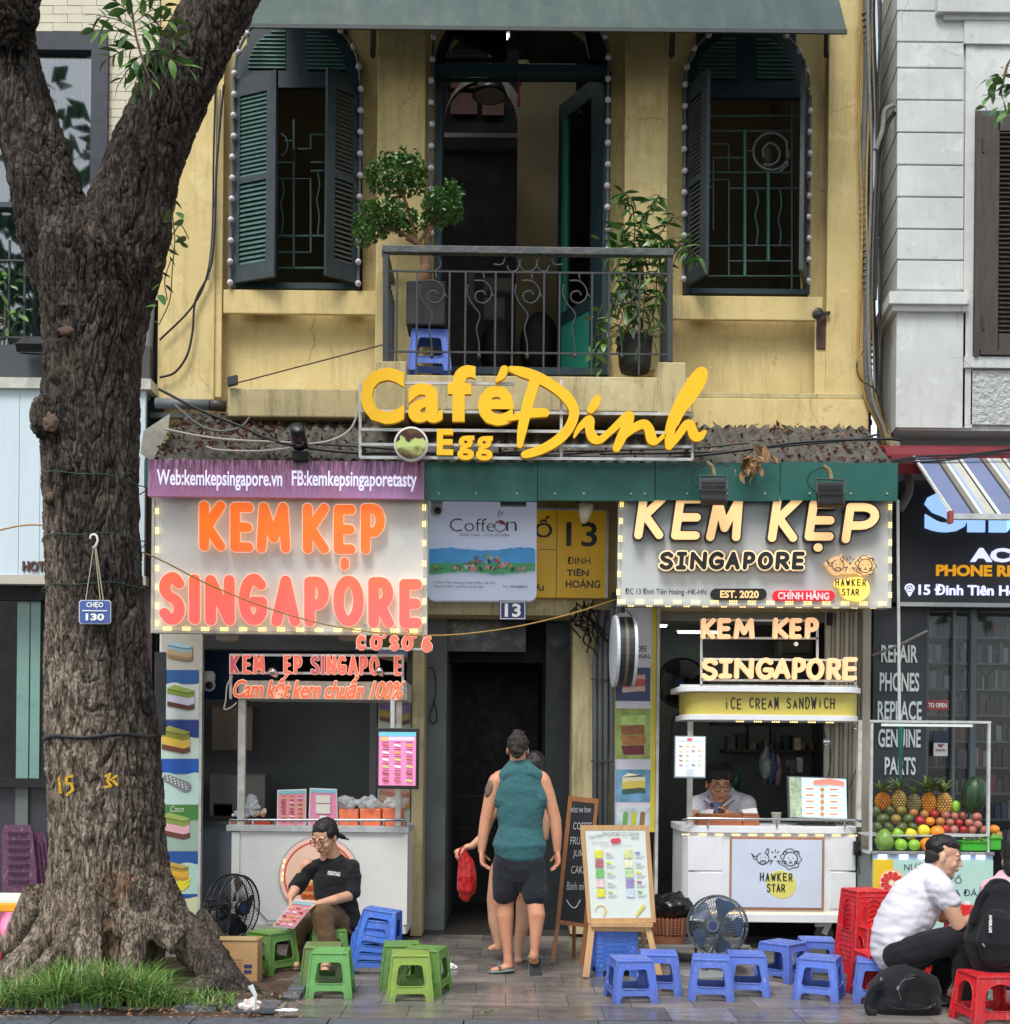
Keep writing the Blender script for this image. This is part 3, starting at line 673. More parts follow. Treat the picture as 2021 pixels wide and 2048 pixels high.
# left window
w1 = thing('arched_window', 'left arched window with louvred shutters half open over teal grille', 'window', at(592, 575, 11), 'arched upstairs windows')
fan_panel(w1, 464, 720, 150, 46, 172, (496, 572, 138, 56), (614, 692, 140, 58), 11.06)
frame_px(w1, 464, 172, 720, 577, 12, 11.05)
shutter(w1, 472, 11.0, 553, 10.84, 160, 567, [(.12, .78, .09, .49, 19), (.12, .78, .52, .92, 17)], slm, SHUT)
shutter(w1, 715, 11.0, 652, 10.80, 160, 568, [(.16, .74, .09, .49, 19), (.16, .74, .52, .92, 17)], slmd, SHUT)
lines_px(w1, 'grille', [[(588, 240), (588, 537)], [(556, 325), (588, 325), (588, 300)], [(556, 358), (622, 358), (622, 505), (556, 505)], [(556, 472), (648, 472)], [(556, 536), (648, 536)], [(596, 298), (622, 298), (622, 270), (648, 270)], [(622, 325), (648, 325)],
  [(588, 282), (570, 282)], [(622, 342), (648, 342)]], 11.2, 5, IRON)
lines_px(w1, 'wavy_bar', [sm([(565, 360), (568, 385), (562, 410), (567, 435), (563, 470)], 5), sm([(636, 345), (640, 372), (634, 400), (639, 430), (636, 470)], 5), arc(560, 290, 16, 22, -80, 80, 10)], 11.2, 3.5, IRON)
# right window
w2 = thing('arched_window', 'right arched window with one open louvred shutter and a spiral in its grille', 'window', at(1497, 587, 11), 'arched upstairs windows')
fan_panel(w2, 1372, 1622, 162, 62, 192, (1395, 1472, 157, 70), (1513, 1590, 158, 72), 11.06)
frame_px(w2, 1372, 190, 1622, 587, 10, 11.05)
shutter(w2, 1377, 11.0, 1416, 10.72, 172, 572, [(.1, .7, .09, .49, 19), (.1, .7, .52, .92, 17)], slmd, SHUT)
shutter(w2, 1614, 11.0, 1604, 10.6, 170, 575, [(.1, .9, .09, .49, 19), (.1, .9, .52, .92, 17)], slmd, SHUT)
lines_px(w2, 'grille', [[(1584, 195), (1584, 580)], [(1416, 232), (1600, 232)], [(1416, 262), (1582, 262)], [(1416, 345), (1582, 345)], [(1460, 377), (1600, 377)], [(1460, 491), (1582, 491)], [(1460, 522), (1582, 522)], [(1416, 552), (1600, 552)],
   [(1416, 288), (1458, 288), (1458, 340)], [(1427, 320), (1427, 460)], [(1427, 316), (1486, 316)], [(1416, 360), (1458, 360), (1458, 555)], [(1490, 302), (1508, 302)], [(1416, 492), (1460, 492)], [(1416, 375), (1427, 375)]], 11.2, 3.5, IRON)
lines_px(w2, 'grille_upright', [[(1490, 262), (1490, 552)], [(1537, 345), (1537, 522)]], 11.19, 7, mat('grille_teal_bright', rgb(66, 122, 112), .5))
lines_px(w2, 'grille_spiral', [arc(1543, 303, 36, 37, 0, 330, 28) + [(1575, 330), (1560, 343)], arc(1538, 308, 22, 22, -90, 120, 16), [(1538, 286), (1525, 300), (1528, 315)]], 11.19, 5, mat('grille_grey', rgb(120, 130, 130), .5))
lines_px(w2, 'wavy_bar', [sm([(1513, 380), (1517, 405), (1511, 430), (1516, 460), (1513, 490)], 5), sm([(1561, 380), (1563, 410), (1557, 440), (1562, 465), (1560, 490)], 5)], 11.2, 3.5, IRON)
va = MB(); c = at(1536, 340, 11.8); va.lathe(c, [(.04, 0), (.06, .03), (.035, .07), (.05, .12), (.06, .17), (.045, .22), (.03, .25)], 14); va.build('vase', mat('vase_grey', rgb(120, 126, 132), .4), None, 'small grey vase behind the spiral of the right window', 'vase')
# central french door
dr = thing('balcony_door', 'tall arched balcony doorway with dark teal frame and one leaf open', 'door', at(1044, 745, 11))
m = MB(); fill_px(m, [archpx(868, 1221, 130, -18, 150), [(892, 110), (893, 100), (908, 62), (925, 20), (1014, 14), (1014, 110)], [(1060, 112), (1060, 12), (1150, 20), (1170, 60), (1182, 112)]], 11.05, .08)
m.build('transom', TEAL, dr)
MB().pb(869, 128, 1220, 143, 11.0, .1).build('transom_bar', mat('transom_blue', rgb(40, 70, 78), .5), dr)
frame_px(dr, 869, 143, 1220, 748, 14, 11.05)
MB().pb(893, 14, 1014, 110, 11.09, .006).pb(1060, 14, 1182, 112, 11.09, .006).build('transom_glass', GLASS, dr)
# open leaf, hinged on the right, swung inwards
hx, fx = at(1212, 400, 11.1), at(1120, 400, 11.75)
def leafpart(u0, u1, y0, y1, name, mt, th=.04):
    A, B = hx, fx; u = Vector((B.x - A.x, B.y - A.y, 0)); nn = Vector((-u.y, u.x, 0)).normalized(); za, zb = at(1200, y1, 11.2).z, at(1200, y0, 11.2).z
    return MB().obox(A + u * (u0 + u1) / 2 + Vector((0, 0, (za + zb) / 2 - A.z)), u * (u1 - u0) / 2, nn * th / 2, (0, 0, (zb - za) / 2)).build(name, mt, dr)
leafpart(0, .28, 150, 748, 'door_stile', TEAL); leafpart(.9, 1, 150, 748, 'door_stile', TEAL); leafpart(.28, .9, 150, 186, 'door_rail', TEAL); leafpart(.28, .9, 590, 615, 'door_rail', TEAL)
leafpart(.28, .9, 615, 748, 'door_panel', GREEN, .03); leafpart(.82, .9, 186, 590, 'door_glazing_bead', GREEN, .045); leafpart(.28, .82, 186, 590, 'door_pane', GLASS, .006)
frame2 = MB().pb(872, 150, 886, 748, 11.3, .04).build('inner_jamb', TEAL, dr)
# room behind the door
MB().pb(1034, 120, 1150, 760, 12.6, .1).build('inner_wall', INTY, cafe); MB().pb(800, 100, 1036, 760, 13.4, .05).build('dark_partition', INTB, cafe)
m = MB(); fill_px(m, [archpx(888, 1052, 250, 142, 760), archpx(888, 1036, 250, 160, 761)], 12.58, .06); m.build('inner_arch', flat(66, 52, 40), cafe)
for a in ((902, 142, 955, 176), (902, 186, 955, 228), (965, 200, 1008, 230)): MB().pb(*a, 13.3, .02).build('shelf_box', flat(92, 46, 38), cafe)
MB().pb(878, 266, 1036, 275, 13.2, .03).build('shelf_edge', flat(120, 112, 96), cafe)
t_ = thing('tube_light', 'lit fluorescent tube on the ceiling behind the balcony door transom', 'light', at(955, 72, 12.2)); MB().pb(900, 66, 1016, 74, 12.2, .04).build('lit_tube', TUBE, t_); MB().pb(896, 58, 1020, 66, 12.2, .08).build('fitting', PLASW, t_)
lp = thing('pendant_lamp', 'dark metal dome lamp hanging inside the balcony doorway', 'lamp', at(980, 190, 12.0)); MB().lathe(at(980, 192, 12.0), [(.17, 0), (.16, .03), (.12, .12), (.05, .2), (.02, .24)], 20).build('lamp_shade', BLKP, lp, smooth=True); MB().tube([at(980, 150, 12), at(980, 60, 12)], .006, 5).build('cord', WIRE, lp); MB().lathe(at(980, 193, 12.0), [(.15, 0), (.15, .01)], 20).build('lamp_rim', flat(150, 146, 140), lp)
cmw = thing('hanging_charm', 'small red tasselled charm hanging in the balcony doorway', 'charm', at(1038, 200, 11.02)); MB().tube([at(1037, 143, 11.02), at(1038, 165, 11.02)], .004, 5).build('string', flat(150, 40, 40), cmw); MB().lathe(at(1038, 168, 11.02), [(.005, -.03), (.025, -.01), (.025, .01), (.005, .03)], 10).build('bead', flat(96, 54, 50), cmw); MB().tube([at(1038, 175, 11.02), at(1038, 212, 11.02)], [.008, .018], 6).build('tassel', flat(150, 30, 40), cmw)
for (x0, y0, x1, y1, lb) in ((935, 545, 950, 610, 'narrow dark picture frame on the wall inside the balcony door'), (968, 555, 1025, 585, 'upper dark picture behind the balcony railing'), (968, 595, 1010, 640, 'lower dark picture behind the balcony railing')):
    p_ = thing('picture_frame', lb, 'picture', at(x0, y1, 12.5)); MB().pb(x0, y0, x1, y1, 12.5, .02).build('frame', BLKP, p_); MB().pb(x0 + 3, y0 + 4, x1 - 3, y1 - 4, 12.49, .01).build('print', flat(70, 64, 50), p_)
ch = thing('chair', 'dark upholstered chair backs inside the balcony room behind the railing', 'chair', at(1010, 745, 12.2)); MB().ell(at(995, 700, 12.2), (.17, .15, .3)).build('backrest', BLKM, ch, smooth=True); MB().ell(at(1080, 690, 12.4), (.2, .15, .33)).build('backrest', BLKM, ch, smooth=True)

# bulb strings round the three openings
bm_ = MB().ell((0, 0, 0), .0275, 14, 9).mesh('bulb', BULB); bm_.polygons.foreach_set('use_smooth', [True] * len(bm_.polygons))
def bulbs(name, label, pts, Y=10.95):
    t = thing(name, label, 'string lights', at(*pts[0], Y), 'bulb strings round the openings')
    path = sm([(x, y) for x, y in pts], 3)
    MB().tube([at(x, y, Y + .03) for x, y in path], .013, 6).build('cable', mat('bulb_cable', rgb(96, 100, 104), .5), t)
    for i, (x, y) in enumerate(pts):
        inst('bulb', bm_, t, at(x + random.uniform(-1, 1), y, Y - .01))
def rng(x0, y0, x1, y1, n): return [(x0 + (x1 - x0) * i / (n - 1), y0 + (y1 - y0) * i / (n - 1)) for i in range(n)]
bulbs('bulb_string', 'string of white globe bulbs up the left side of the left arched window', rng(460, 565, 470, 147, 11) + [(476, 105), (494, 68), (510, 50)])
bulbs('bulb_string', 'string of white globe bulbs down the right side of the left arched window', [(681, 60), (707, 93), (718, 133), (722, 178)] + rng(722, 221, 717, 567, 9))
bulbs('bulb_string', 'string of white globe bulbs up the left side of the balcony door', [(868, 74), (866, 118)] + rng(864, 161, 862, 510, 9))
bulbs('bulb_string', 'string of white globe bulbs down the right side of the balcony door', [(1211, 72), (1218, 114)] + rng(1217, 157, 1215, 500, 9))
bulbs('bulb_string', 'string of white globe bulbs up the left side of the right arched window', rng(1367, 558, 1371, 169, 10) + [(1375, 134), (1390, 96), (1417, 70)])
bulbs('bulb_string', 'string of white globe bulbs down the right side of the right arched window', [(1573, 71), (1598, 102), (1613, 143), (1613, 179)] + rng(1620, 222, 1617, 562, 9))

# ---------------------------------------------------------------- upper awning
aw = thing('upper_awning', 'dark green metal awning across the top of the yellow facade', 'awning', at(1100, 65, 10.2))
m = MB(); A = at(495, 52, 10.2); B = at(1694, 66, 10.2); n = 90; zt = 1.25
for i in range(n + 1):
    x = A.x + (B.x - A.x) * i / n; w = .006 * math.sin(i * 1.1)
    for (dy, dz) in ((0, 0), (.0, .015), (.78, zt), (.78, zt - .02)): m.v.append((x, 10.2 + dy + w * (dz > 0), A.z + dz + w))
for i in range(n):
    for j in range(4):
        a = i * 4 + j; b = i * 4 + (j + 1) % 4; m.f.append((a, b, b + 4, a + 4)); m.m.append(0)
m.build('sheet', AWN, aw, smooth=False)
MB().box(A.x, B.x, 10.185, 10.205, A.z - .02, A.z + .012).build('front_edge', mat('awning_edge', rgb(52, 60, 60), .5), aw)
for px in (746, 1344, 1653): MB().bar(at(px + 2, 20, 10.4), at(px, 112, 10.98), .035).build('bracket', BLKI, aw)

# ---------------------------------------------------------------- balcony
bal = thing('balcony', 'small concrete balcony with curly black iron railing over the cafe sign', 'balcony', at(1060, 800, 10.25))
YB = 10.25
MB().box(*PR(775, 752, 1385, 822, YB)[:2], YB, 11.0, *PR(775, 752, 1385, 822, YB)[2:]).build('slab', YELG, bal, bevel=.01)
MB().box(*PR(752, 722, 812, 830, YB - .02)[:2], YB - .02, 11.0, *PR(752, 722, 812, 830, YB - .02)[2:]).build('corner_block', YELG, bal, bevel=.01); MB().box(*PR(1316, 724, 1372, 830, YB - .02)[:2], YB - .02, 11.0, *PR(1316, 724, 1372, 830, YB - .02)[2:]).build('corner_block', YELG, bal, bevel=.01)
YR = YB + .04
MB().bar(at(766, 500, YR), at(1348, 507, YR), .06, .07).build('top_rail', RAILT, bal, bevel=.006)
for sx in (770, 1342): MB().bar(at(sx, 503, YR), at(sx, 503, YR) + Vector((0, .7, 0)), .05, .05, (0, 0, 1)).build('side_top_rail', RAILT, bal)
for sx in (772, 1340): MB().bar(at(sx, 500, YR), at(sx, 724, YR), .045).build('corner_post', BLKI, bal)
for yy in (544, 705): MB().bar(at(772, yy - 2, YR), at(1342, yy + 4, YR), .014, .014).build('rail', BLKI, bal)
bx_ = MB().box(-.0075, .0075, -.0075, .0075, 0, 1).mesh('baluster', BLKI)
hz = S(1, YR)
for px in (793, 833, 898, 930, 990, 1024, 1087, 1118, 1183, 1217, 1278):
    p = at(px, 750, YR); inst('baluster', bx_, bal, p, (0, 0, 0), (1, 1, S(206, YR)))
for k in range(6):
    for sx in (772, 1341):
        p = at(sx, 722, YR); p.y += .1 + k * .11; inst('baluster', bx_, bal, p, (0, 0, 0), (1, 1, S(180, YR)))
for sx in (772, 1341):
    for yy in (544, 705): a = at(sx, yy, YR); MB().bar(a, a + Vector((0, .7, 0)), .014, .014, (0, 0, 1)).build('side_rail', BLKI, bal)
def scroll(cx):
    q = lambda pts: [at(cx + (x - 665) / 2.384, 460 + y / 2.384, YR) for x, y in pts]
    m = MB()
    m.tube(q(sm([(640, 242), (690, 246), (722, 285), (718, 325), (685, 350), (650, 335), (650, 302), (680, 292), (697, 312)], 5)), .008, 6)
    m.tube(q(sm([(612, 262), (608, 300), (628, 350), (668, 405), (652, 470), (664, 540), (665, 600)], 5)), .007, 6)
    m.tube(q([(685, 205), (690, 245)]), .007, 5); m.tube(q([(722, 300), (745, 330)]), .007, 5)
    m.ell(at(cx, 712, YR), (.018, .018, .025), 8, 6)
    m.build('scroll', BLKI, bal, smooth=True)
for cx in (864, 959, 1055, 1150, 1244): scroll(cx)
m = MB()
m.tube([at(x, y, YR) for x, y in arc(1057, 527, 17, 17, 0, 360, 20)], .008, 6)
for sgn in (-1, 1): m.tube([at(1057 + sgn * x, y, YR) for x, y in sm([(70, 529), (52, 529), (45, 514), (30, 511), (18, 524), (22, 540), (36, 543), (42, 532)], 5)], .008, 6)
m.tube([at(x, y, YR) for x, y in sm([(862, 508), (880, 520), (880, 535), (866, 543), (855, 535)], 5)], .008, 6)
m.build('crest_scrolls', BLKI, bal, smooth=True)
# ---------------------------------------------------------------- left neighbour
lb = thing('neighbour_building', 'beige tiled building with dark framed curtained windows behind the tree', 'building', at(100, 700, 11.3))
YL = 11.3
def lbp(x0, y0, x1, y1, Y, name, mt, d=.1, **k): return MB().pb(x0, y0, x1, y1, Y, d).build(name, mt, lb, **k)
lbp(-160, -120, 330, 62, YL, 'wall_top', JOINT, .3); lbp(214, 62, 318, 765, YL, 'wall_side', JOINT, .3)
bt = {}
for row in range(-3, 44):
    y = -40 + row * 17.2
    for k in range(-1, 6):
        x = 20 + k * 58 + (29 if row % 2 else 0); xa, xb = max(x, -40), min(x + 57, 320)
        if y + 16 > 62: xa = max(xa, 215)
        if xb - xa < 6 or (y > 62 and xa < 214): continue
        MB().pb(xa, y, xb, y + 16, YL - .012, .02).build('wall_tile', BEIGE, lb)
lbp(-160, 62, 214, 98, YL - .05, 'window_head', mat('anthracite_frame', rgb(36, 42, 52), .4)); lbp(180, 98, 213, 765, YL - .06, 'window_frame', mat('anthracite_frame', rgb(40, 46, 58), .4)); lbp(-160, 404, 180, 414, YL - .04, 'window_transom', flat(50, 60, 66)); lbp(-160, 98, 180, 700, YL + .02, 'window_pane', GLASS, .008)
m = MB(); n = 120
for i in range(n + 1):
    p = at(-160 + 340 * i / n, 98, YL + .3 + .05 * math.sin(i * .9) + .03 * math.sin(i * .37)); q = at(-160 + 340 * i / n, 700, p.y); m.v += [p, q]
for i in range(n): m.f.append((2 * i, 2 * i + 1, 2 * i + 3, 2 * i + 2)); m.m.append(0)
m.build('curtain', CURT, lb, smooth=True); lbp(-160, 90, 214, 760, YL + 1.2, 'room_wall', INT)
for x in (16, 47): lbp(x, 480, x + 4, 700, 11.0, 'balcony_bar', BLKI, .02)
for y in (518, 672): lbp(-160, y, 130, y + 4, 10.98, 'balcony_rail', BLKI, .02)
lbp(-160, 690, 300, 760, 10.85, 'grey_band', DGREY, .45); lbp(-160, 755, 302, 776, 10.75, 'white_trim', WHITEG, .5)
for k in range(8):
    x = -45 + k * 42; MB().pb(x, 776, min(x + 41, 290), 1152, 10.8, .05).build('cladding_panel', mat('pale_blue_metal', rgb(204, 220, 228), .4, .04, 2, dirt=rgb(170, 180, 184), dirt_amt=.3, stretch=(3, 1, .3)) if k == 0 else bpy.data.materials['pale_blue_metal'], lb)
lbp(-160, 1150, 292, 1168, 10.78, 'cladding_trim', flat(190, 184, 170), .1)
m = MB(); text(m, 'HOTLI', 45, 1122, 104, 1143, 10.78, .03, .035); m.build('letters', flat(86, 52, 48), lb)
lbp(-160, 1168, 305, 1200, 11.0, 'head_beam', BLKM, .1); lbp(-160, 1168, 300, 1880, 13.5, 'shop_back', INTB, .1)
lbp(285, 990, 303, 1880, 10.9, 'end_wall', flat(62, 40, 44), .5); lbp(292, 600, 318, 1270, 11.0, 'dark_gap_fill', BLKM, .2)  # black box behind the downpipe paints the shade of the gap between houses
m = MB().tube([at(302, 560, 10.95), at(296, 700, 10.95), at(291, 800, 10.95)], .045, 10); m.build('downpipe', PIPE, lb, smooth=True)
for (a, b) in ((34, 58), (61, 80)):
    lbp(a, 1180, b, 1558, 11.1, 'sliding_pane', mat('frosted_pane_reflection', rgb(120, 160, 150), .25, .3, 2, dirt=rgb(60, 90, 84), dirt_amt=.6, ds=2) if a == 34 else bpy.data.materials['frosted_pane_reflection'], .02)  # blue-green reflections are painted into the opaque pane colour
lbp(80, 1175, 112, 1560, 11.12, 'pane_frame', BLKM, .05); lbp(-160, 1556, 112, 1574, 11.05, 'pane_sill', BLKM, .1); lbp(-160, 1574, 300, 1890, 11.15, 'lower_wall', flat(52, 54, 58), .1); lbp(30, 1574, 55, 1890, 11.12, 'pillar', flat(100, 104, 104), .05)
fl0 = thing('floodlight', 'grey mesh floodlight sticking up from the grey ledge beside the tree', 'floodlight', at(66, 706, 10.7)); MB().obox(at(70, 690, 10.7), (.13, 0, 0), (0, .08, .05), (0, -.02, .03)).build('housing', BLKM, fl0); MB().tube([at(40, 706, 10.7), at(90, 709, 10.7)], .008, 5).build('bracket', BLKI, fl0)

# ---------------------------------------------------------------- right neighbour
rb = thing('neighbour_building', 'white rusticated corner building with brown louvred window on the right', 'building', at(1900, 700, 10.6))
YF = 10.55
def foot(x0, x1, y0, y1, name, mt=WHT, inset=0.0, Yf=YF, back=11.4, bevel=.006):
    a, b, z0, z1 = PR(x0, y0, x1, y1, Yf); sl = at(1757, 600, back).x - at(1795, 600, YF).x
    i = inset; vs = []
    for z in (z0, z1): vs += [(a + i, Yf + i, z), (b, Yf + i, z), (b, back, z), (a + sl * (back - Yf) / .85 + i, back, z)]
    return MB().add(vs, [(3, 2, 1, 0), (4, 5, 6, 7), (0, 1, 5, 4), (1, 2, 6, 5), (2, 3, 7, 6), (3, 0, 4, 7)]).build(name, mt, rb, bevel=bevel)
foot(1796, 2200, -120, 860, 'core_wall', WHT, .03, bevel=0)
ys = [-90, -35, 22, 84, 136, 200, 265, 330, 394, 458, 520, 580]
for a, b in zip(ys[:-1], ys[1:]): foot(1795, 1928, a + 1.2, b - 1.2, 'rusticated_block')
foot(1779, 1940, 583, 608, 'cornice', WHT, 0, YF - .08); foot(1785, 1936, 608, 622, 'cornice_moulding', WHT, 0, YF - .045); foot(1793, 1932, 622, 856, 'pedestal')
def rbp(x0, y0, x1, y1, d, name, mt=WHT, **k): return MB().pb(x0, y0, x1, y1, YF - d, d + .03).build(name, mt, rb, **k)
rbp(1929, 88, 1948, 856, .0, 'window_surround'); rbp(1929, 40, 2200, 88, .02, 'upper_band'); rbp(1876, -20, 2200, 24, .07, 'top_cornice'); rbp(1888, 24, 2200, 40, .03, 'top_cornice_moulding'); rbp(1930, 714, 2200, 736, .03, 'window_sill'); rbp(1942, 742, 2200, 850, .0, 'rough_panel', ROUGHC); rbp(1948, 88, 2200, 222, -.005, 'head_panel')
w3 = MB().pb(1950, 222, 2200, 712, YF - .008, .03).build('window_recess', flat(70, 82, 78), rb)
sh = MB().pb(1962, 232, 1998, 700, YF - .04, .035).pb(1998, 232, 2200, 262, YF - .04, .035).pb(1998, 668, 2200, 700, YF - .04, .035).build('shutter', BRWD, rb); MB().pb(1952, 224, 1962, 712, YF - .05, .04).pb(1962, 700, 2200, 710, YF - .05, .04).build('window_frame', BRWD, rb)
for i in range(44):
    p = at(2030, 266 + i * 9.2, YF - .03); o = inst('louvre', MB().obox((0, 0, 0), (.5, 0, 0), (0, .014, .01), (0, -.0022, .0032)).mesh('louvre', BRWD) if i == 0 else lm_, sh, p, (0, 0, 0), (S(64, YF), 1, 1)); lm_ = o.data
MB().pb(1998, 262, 2200, 668, YF - .006, .01).build('shutter_backing', BLKM, rb)
for y in (290, 645): MB().pb(1966, y - 14, 1970, y + 14, YF - .05, .01).build('hinge', BLKI, rb)
# lower shop
ps = thing('phone_shop_front', 'dark phone shop front with glass cabinets and hanging phone cases', 'shop front', at(1950, 1700, 11))
def psp(x0, y0, x1, y1, Y, name, mt, d=.04, **k): return MB().pb(x0, y0, x1, y1, Y, d).build(name, mt, ps, **k)
psp(1762, 900, 2200, 1215, 10.75, 'back_board', DARKS, .2); psp(1745, 1205, 1852, 1900, 10.75, 'side_wall', DARKS, .3)
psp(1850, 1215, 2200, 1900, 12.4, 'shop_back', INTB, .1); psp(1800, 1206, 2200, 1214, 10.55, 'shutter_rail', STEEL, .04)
for x in (1850, 1904, 1940): psp(x, 1215, x + (6 if x < 1940 else 11), 1900, 10.85, 'mullion', mat('mullion_grey', rgb(84, 94, 98), .4) if x == 1850 else bpy.data.materials['mullion_grey'], .05)
psp(1852, 1215, 2200, 1900, 10.9, 'shop_glass', GLASSD, .006)
pc = [rgb(110, 30, 50), rgb(70, 74, 84), rgb(30, 34, 50), rgb(120, 126, 130), rgb(70, 56, 66), rgb(60, 84, 70), rgb(30, 30, 32), rgb(150, 140, 140), rgb(44, 60, 90)]
pcm = [mat('phone_case_%d' % i, c, .4, .2, 14) for i, c in enumerate(pc)]
m = MB()
for r_ in range(9):
    y = 1232 + r_ * 52; x = 1856
    psp(1852, y + 42, 2200, y + 46, 11.05, 'shelf', mat('shelf_grey', rgb(86, 92, 98), .5) if r_ == 0 else bpy.data.materials['shelf_grey'], .3)
    while x < 2060:
        w = random.choice([5, 7, 9, 12, 14]); h = random.uniform(26, 40); m.cm = random.randrange(9)
        m.pb(x, y + 42 - h, x + w - 1.5, y + 42, 11.1 + random.uniform(0, .08), .04); x += w
m.build('phone_cases', pcm, ps, kind='stuff')
psp(1852, 1400, 1898, 1420, 10.84, 'open_sign', flat(150, 60, 64), .02); m = MB(); text(m, 'TO OPEN', 1857, 1406, 1894, 1415, 10.835, 0, .02); m.build('sign_print', WINK, ps)
psp(1868, 1462, 1896, 1486, 10.84, 'sticker', flat(30, 44, 66), .01); psp(1868, 1486, 1896, 1512, 10.84, 'sticker', flat(190, 190, 192), .01)
m = MB(); strokes_px(m, [[(1879, 1490, 2.4), (1882, 1494, .6)], [(1885, 1490, 2.4), (1882, 1494, .6)]], 10.835, .004, 0, 40); text(m, 'thanks', 1872, 1497, 1892, 1502, 10.835, 0, .02); m.build('sticker_heart', flat(120, 30, 40), ps)
m = MB()
for b, r_ in (('REPAIR', (1763, 1290, 1836, 1325)), ('PHONES', (1760, 1345, 1839, 1383)), ('REPLACE', (1756, 1402, 1844, 1440)), ('GENUINE', (1757, 1458, 1842, 1495)), ('PARTS', (1770, 1514, 1832, 1550))):
    m = MB(); text(m, b, *r_, 10.735, .006, .02); m.build('word', mat('pale_grey_letter', rgb(196, 208, 208), .5, .04) if b == 'REPAIR' else bpy.data.materials['pale_grey_letter'], ps)
ss = thing('shop_sign', 'charcoal phone repair shop sign with pale blue and amber letters', 'sign', at(1920, 1210, 10.62))
MB().pb(1803, 962, 2200, 1209, 10.64, .1).build('board', DARKS, ss)
m = MB(); text(m, 'SIM', 1850, 985, 2108, 1065, 10.62, .03, .05); m.build('letters', LBLUE, ss)
m = MB(); text(m, 'ACC', 1942, 1096, 2060, 1124, 10.62, .02, .04); text(m, '15 Đinh Tiên Hoàng', 1838, 1169, 2076, 1197, 10.63, .01, .025); m.build('letters', LILAC, ss)
m = MB(); text(m, 'PHONE REPAIR', 1873, 1130, 2102, 1153, 10.63, .01, .04); m.build('letters', AMBER, ss)
m = MB(); strokes_px(m, [[(1820, 1177, 10), (1820, 1187, 4)], [(1820, 1187, 4), (1820, 1192, 1)]], 10.63, .008, 0, 60); m.build('pin_icon', LILAC, ss)
m = MB(); strokes_px(m, [[(1820, 1177, 6.5)]], 10.62, .008, 0, 60); m.build('pin_hole', DARKS, ss); m = MB(); strokes_px(m, [[(1815, 1177, 1), (1820, 1173, 1), (1825, 1177, 1)], [(1817, 1180, 1.8), (1823, 1180, 1.8)]], 10.61, .006, 0, 60); m.build('pin_house', LILAC, ss)
# maroon fascia, striped awning
mf = thing('maroon_fascia', 'maroon sheet metal fascia over the striped awning', 'fascia', at(1900, 900, 10.25))
m = MB(); a = at(1773, 880, 10.25); b = at(2200, 880, 10.25); zz = [(10.25, at(0, 915, 10.25).z - .06), (10.22, at(0, 897, 10.25).z - .06), (10.22, at(0, 880, 10.25).z - .05), (10.3, at(0, 862, 10.25).z - .05), (10.5, at(0, 852, 10.25).z - .02)]
for x in (a.x, b.x):
    for (y, z) in zz: m.v.append((x, y, z))
for i in range(4): m.f.append((i, i + 5, i + 6, i + 1)); m.m.append(0)
m.f.append((4, 9, 5, 0)); m.m.append(0); m.f.append((0, 1, 2, 3, 4)); m.m.append(0)
m.build('sheet', MAROON, mf)
for k in range(3): MB().tube([at(1700 + q * 40, 905 - q * 1.2 + k * 4 + 2 * math.sin(q * 1.3 + k) + (10 - q if q < 10 else 0) * 2.2, 10.12) for q in range(12)], .008, 5).build('cable', WIRE, mf)
sa = thing('striped_awning', 'blue grey and white striped canvas awning above the phone shop', 'awning', at(1950, 1030, 9.4))
top = at(1822, 905, 10.3); bot = at(1905, 1028, 9.38); x = top.x; cols = [('white', 7), ('blue', 34), ('black', 5), ('grey', 10), ('white', 6), ('steel', 6), ('cream', 16), ('black', 4)]
AM = {'white': flat(206, 206, 196), 'blue': mat('awning_blue', rgb(104, 116, 150), .8, .1, 3, dirt=rgb(140, 140, 136), dirt_amt=.6, ds=1.6), 'black': flat(50, 50, 52), 'grey': flat(120, 116, 108), 'steel': flat(150, 166, 200), 'cream': mat('awning_cream', rgb(178, 178, 168), .8, .1, 3, dirt=rgb(140, 134, 120), dirt_amt=.6, ds=2)}
for rep in range(4):
    for c, w in cols:
        w = S(w, 10.3); MB().add([(x, top.y, top.z), (x + w, top.y, top.z), (x + w, bot.y, bot.z), (x, bot.y, bot.z), (x, top.y, top.z - .006), (x + w, top.y, top.z - .006), (x + w, bot.y, bot.z - .006), (x, bot.y, bot.z - .006)], [(0, 3, 2, 1), (4, 5, 6, 7), (0, 1, 5, 4), (2, 3, 7, 6), (1, 2, 6, 5), (3, 0, 4, 7)]).build('stripe', AM[c], sa); x += w
MB().bar(bot + Vector((-.01, 0, -.02)), Vector((x, bot.y, bot.z - .02)), .04, .05).build('front_bar', STEEL, sa); MB().bar(top, bot, .02).build('side_arm', STEEL, sa); MB().box(bot.x - .03, bot.x, bot.y - .03, bot.y + .03, bot.z - .07, bot.z + .02).build('end_cap', flat(150, 70, 60), sa)
po = thing('steel_pole', 'thin pale steel pole hanging in front of the repair panel', 'pole', at(1798, 1505, 10.2)); MB().tube([at(1796, 1000, 10.2), at(1800, 1505, 10.2)], .013, 8).build('tube', STEEL, po); MB().tube([at(1802, 1440, 10.2), at(1801, 1560, 10.2)], [.03, .012], 8).build('umbrella_cloth', GREENF, po)
MB().tube([at(1745, 1310, 10.6), at(1790, 1295, 10.4), at(1855, 1262, 10.2)], .012, 6).build('bracket_arm', WIREG, po)
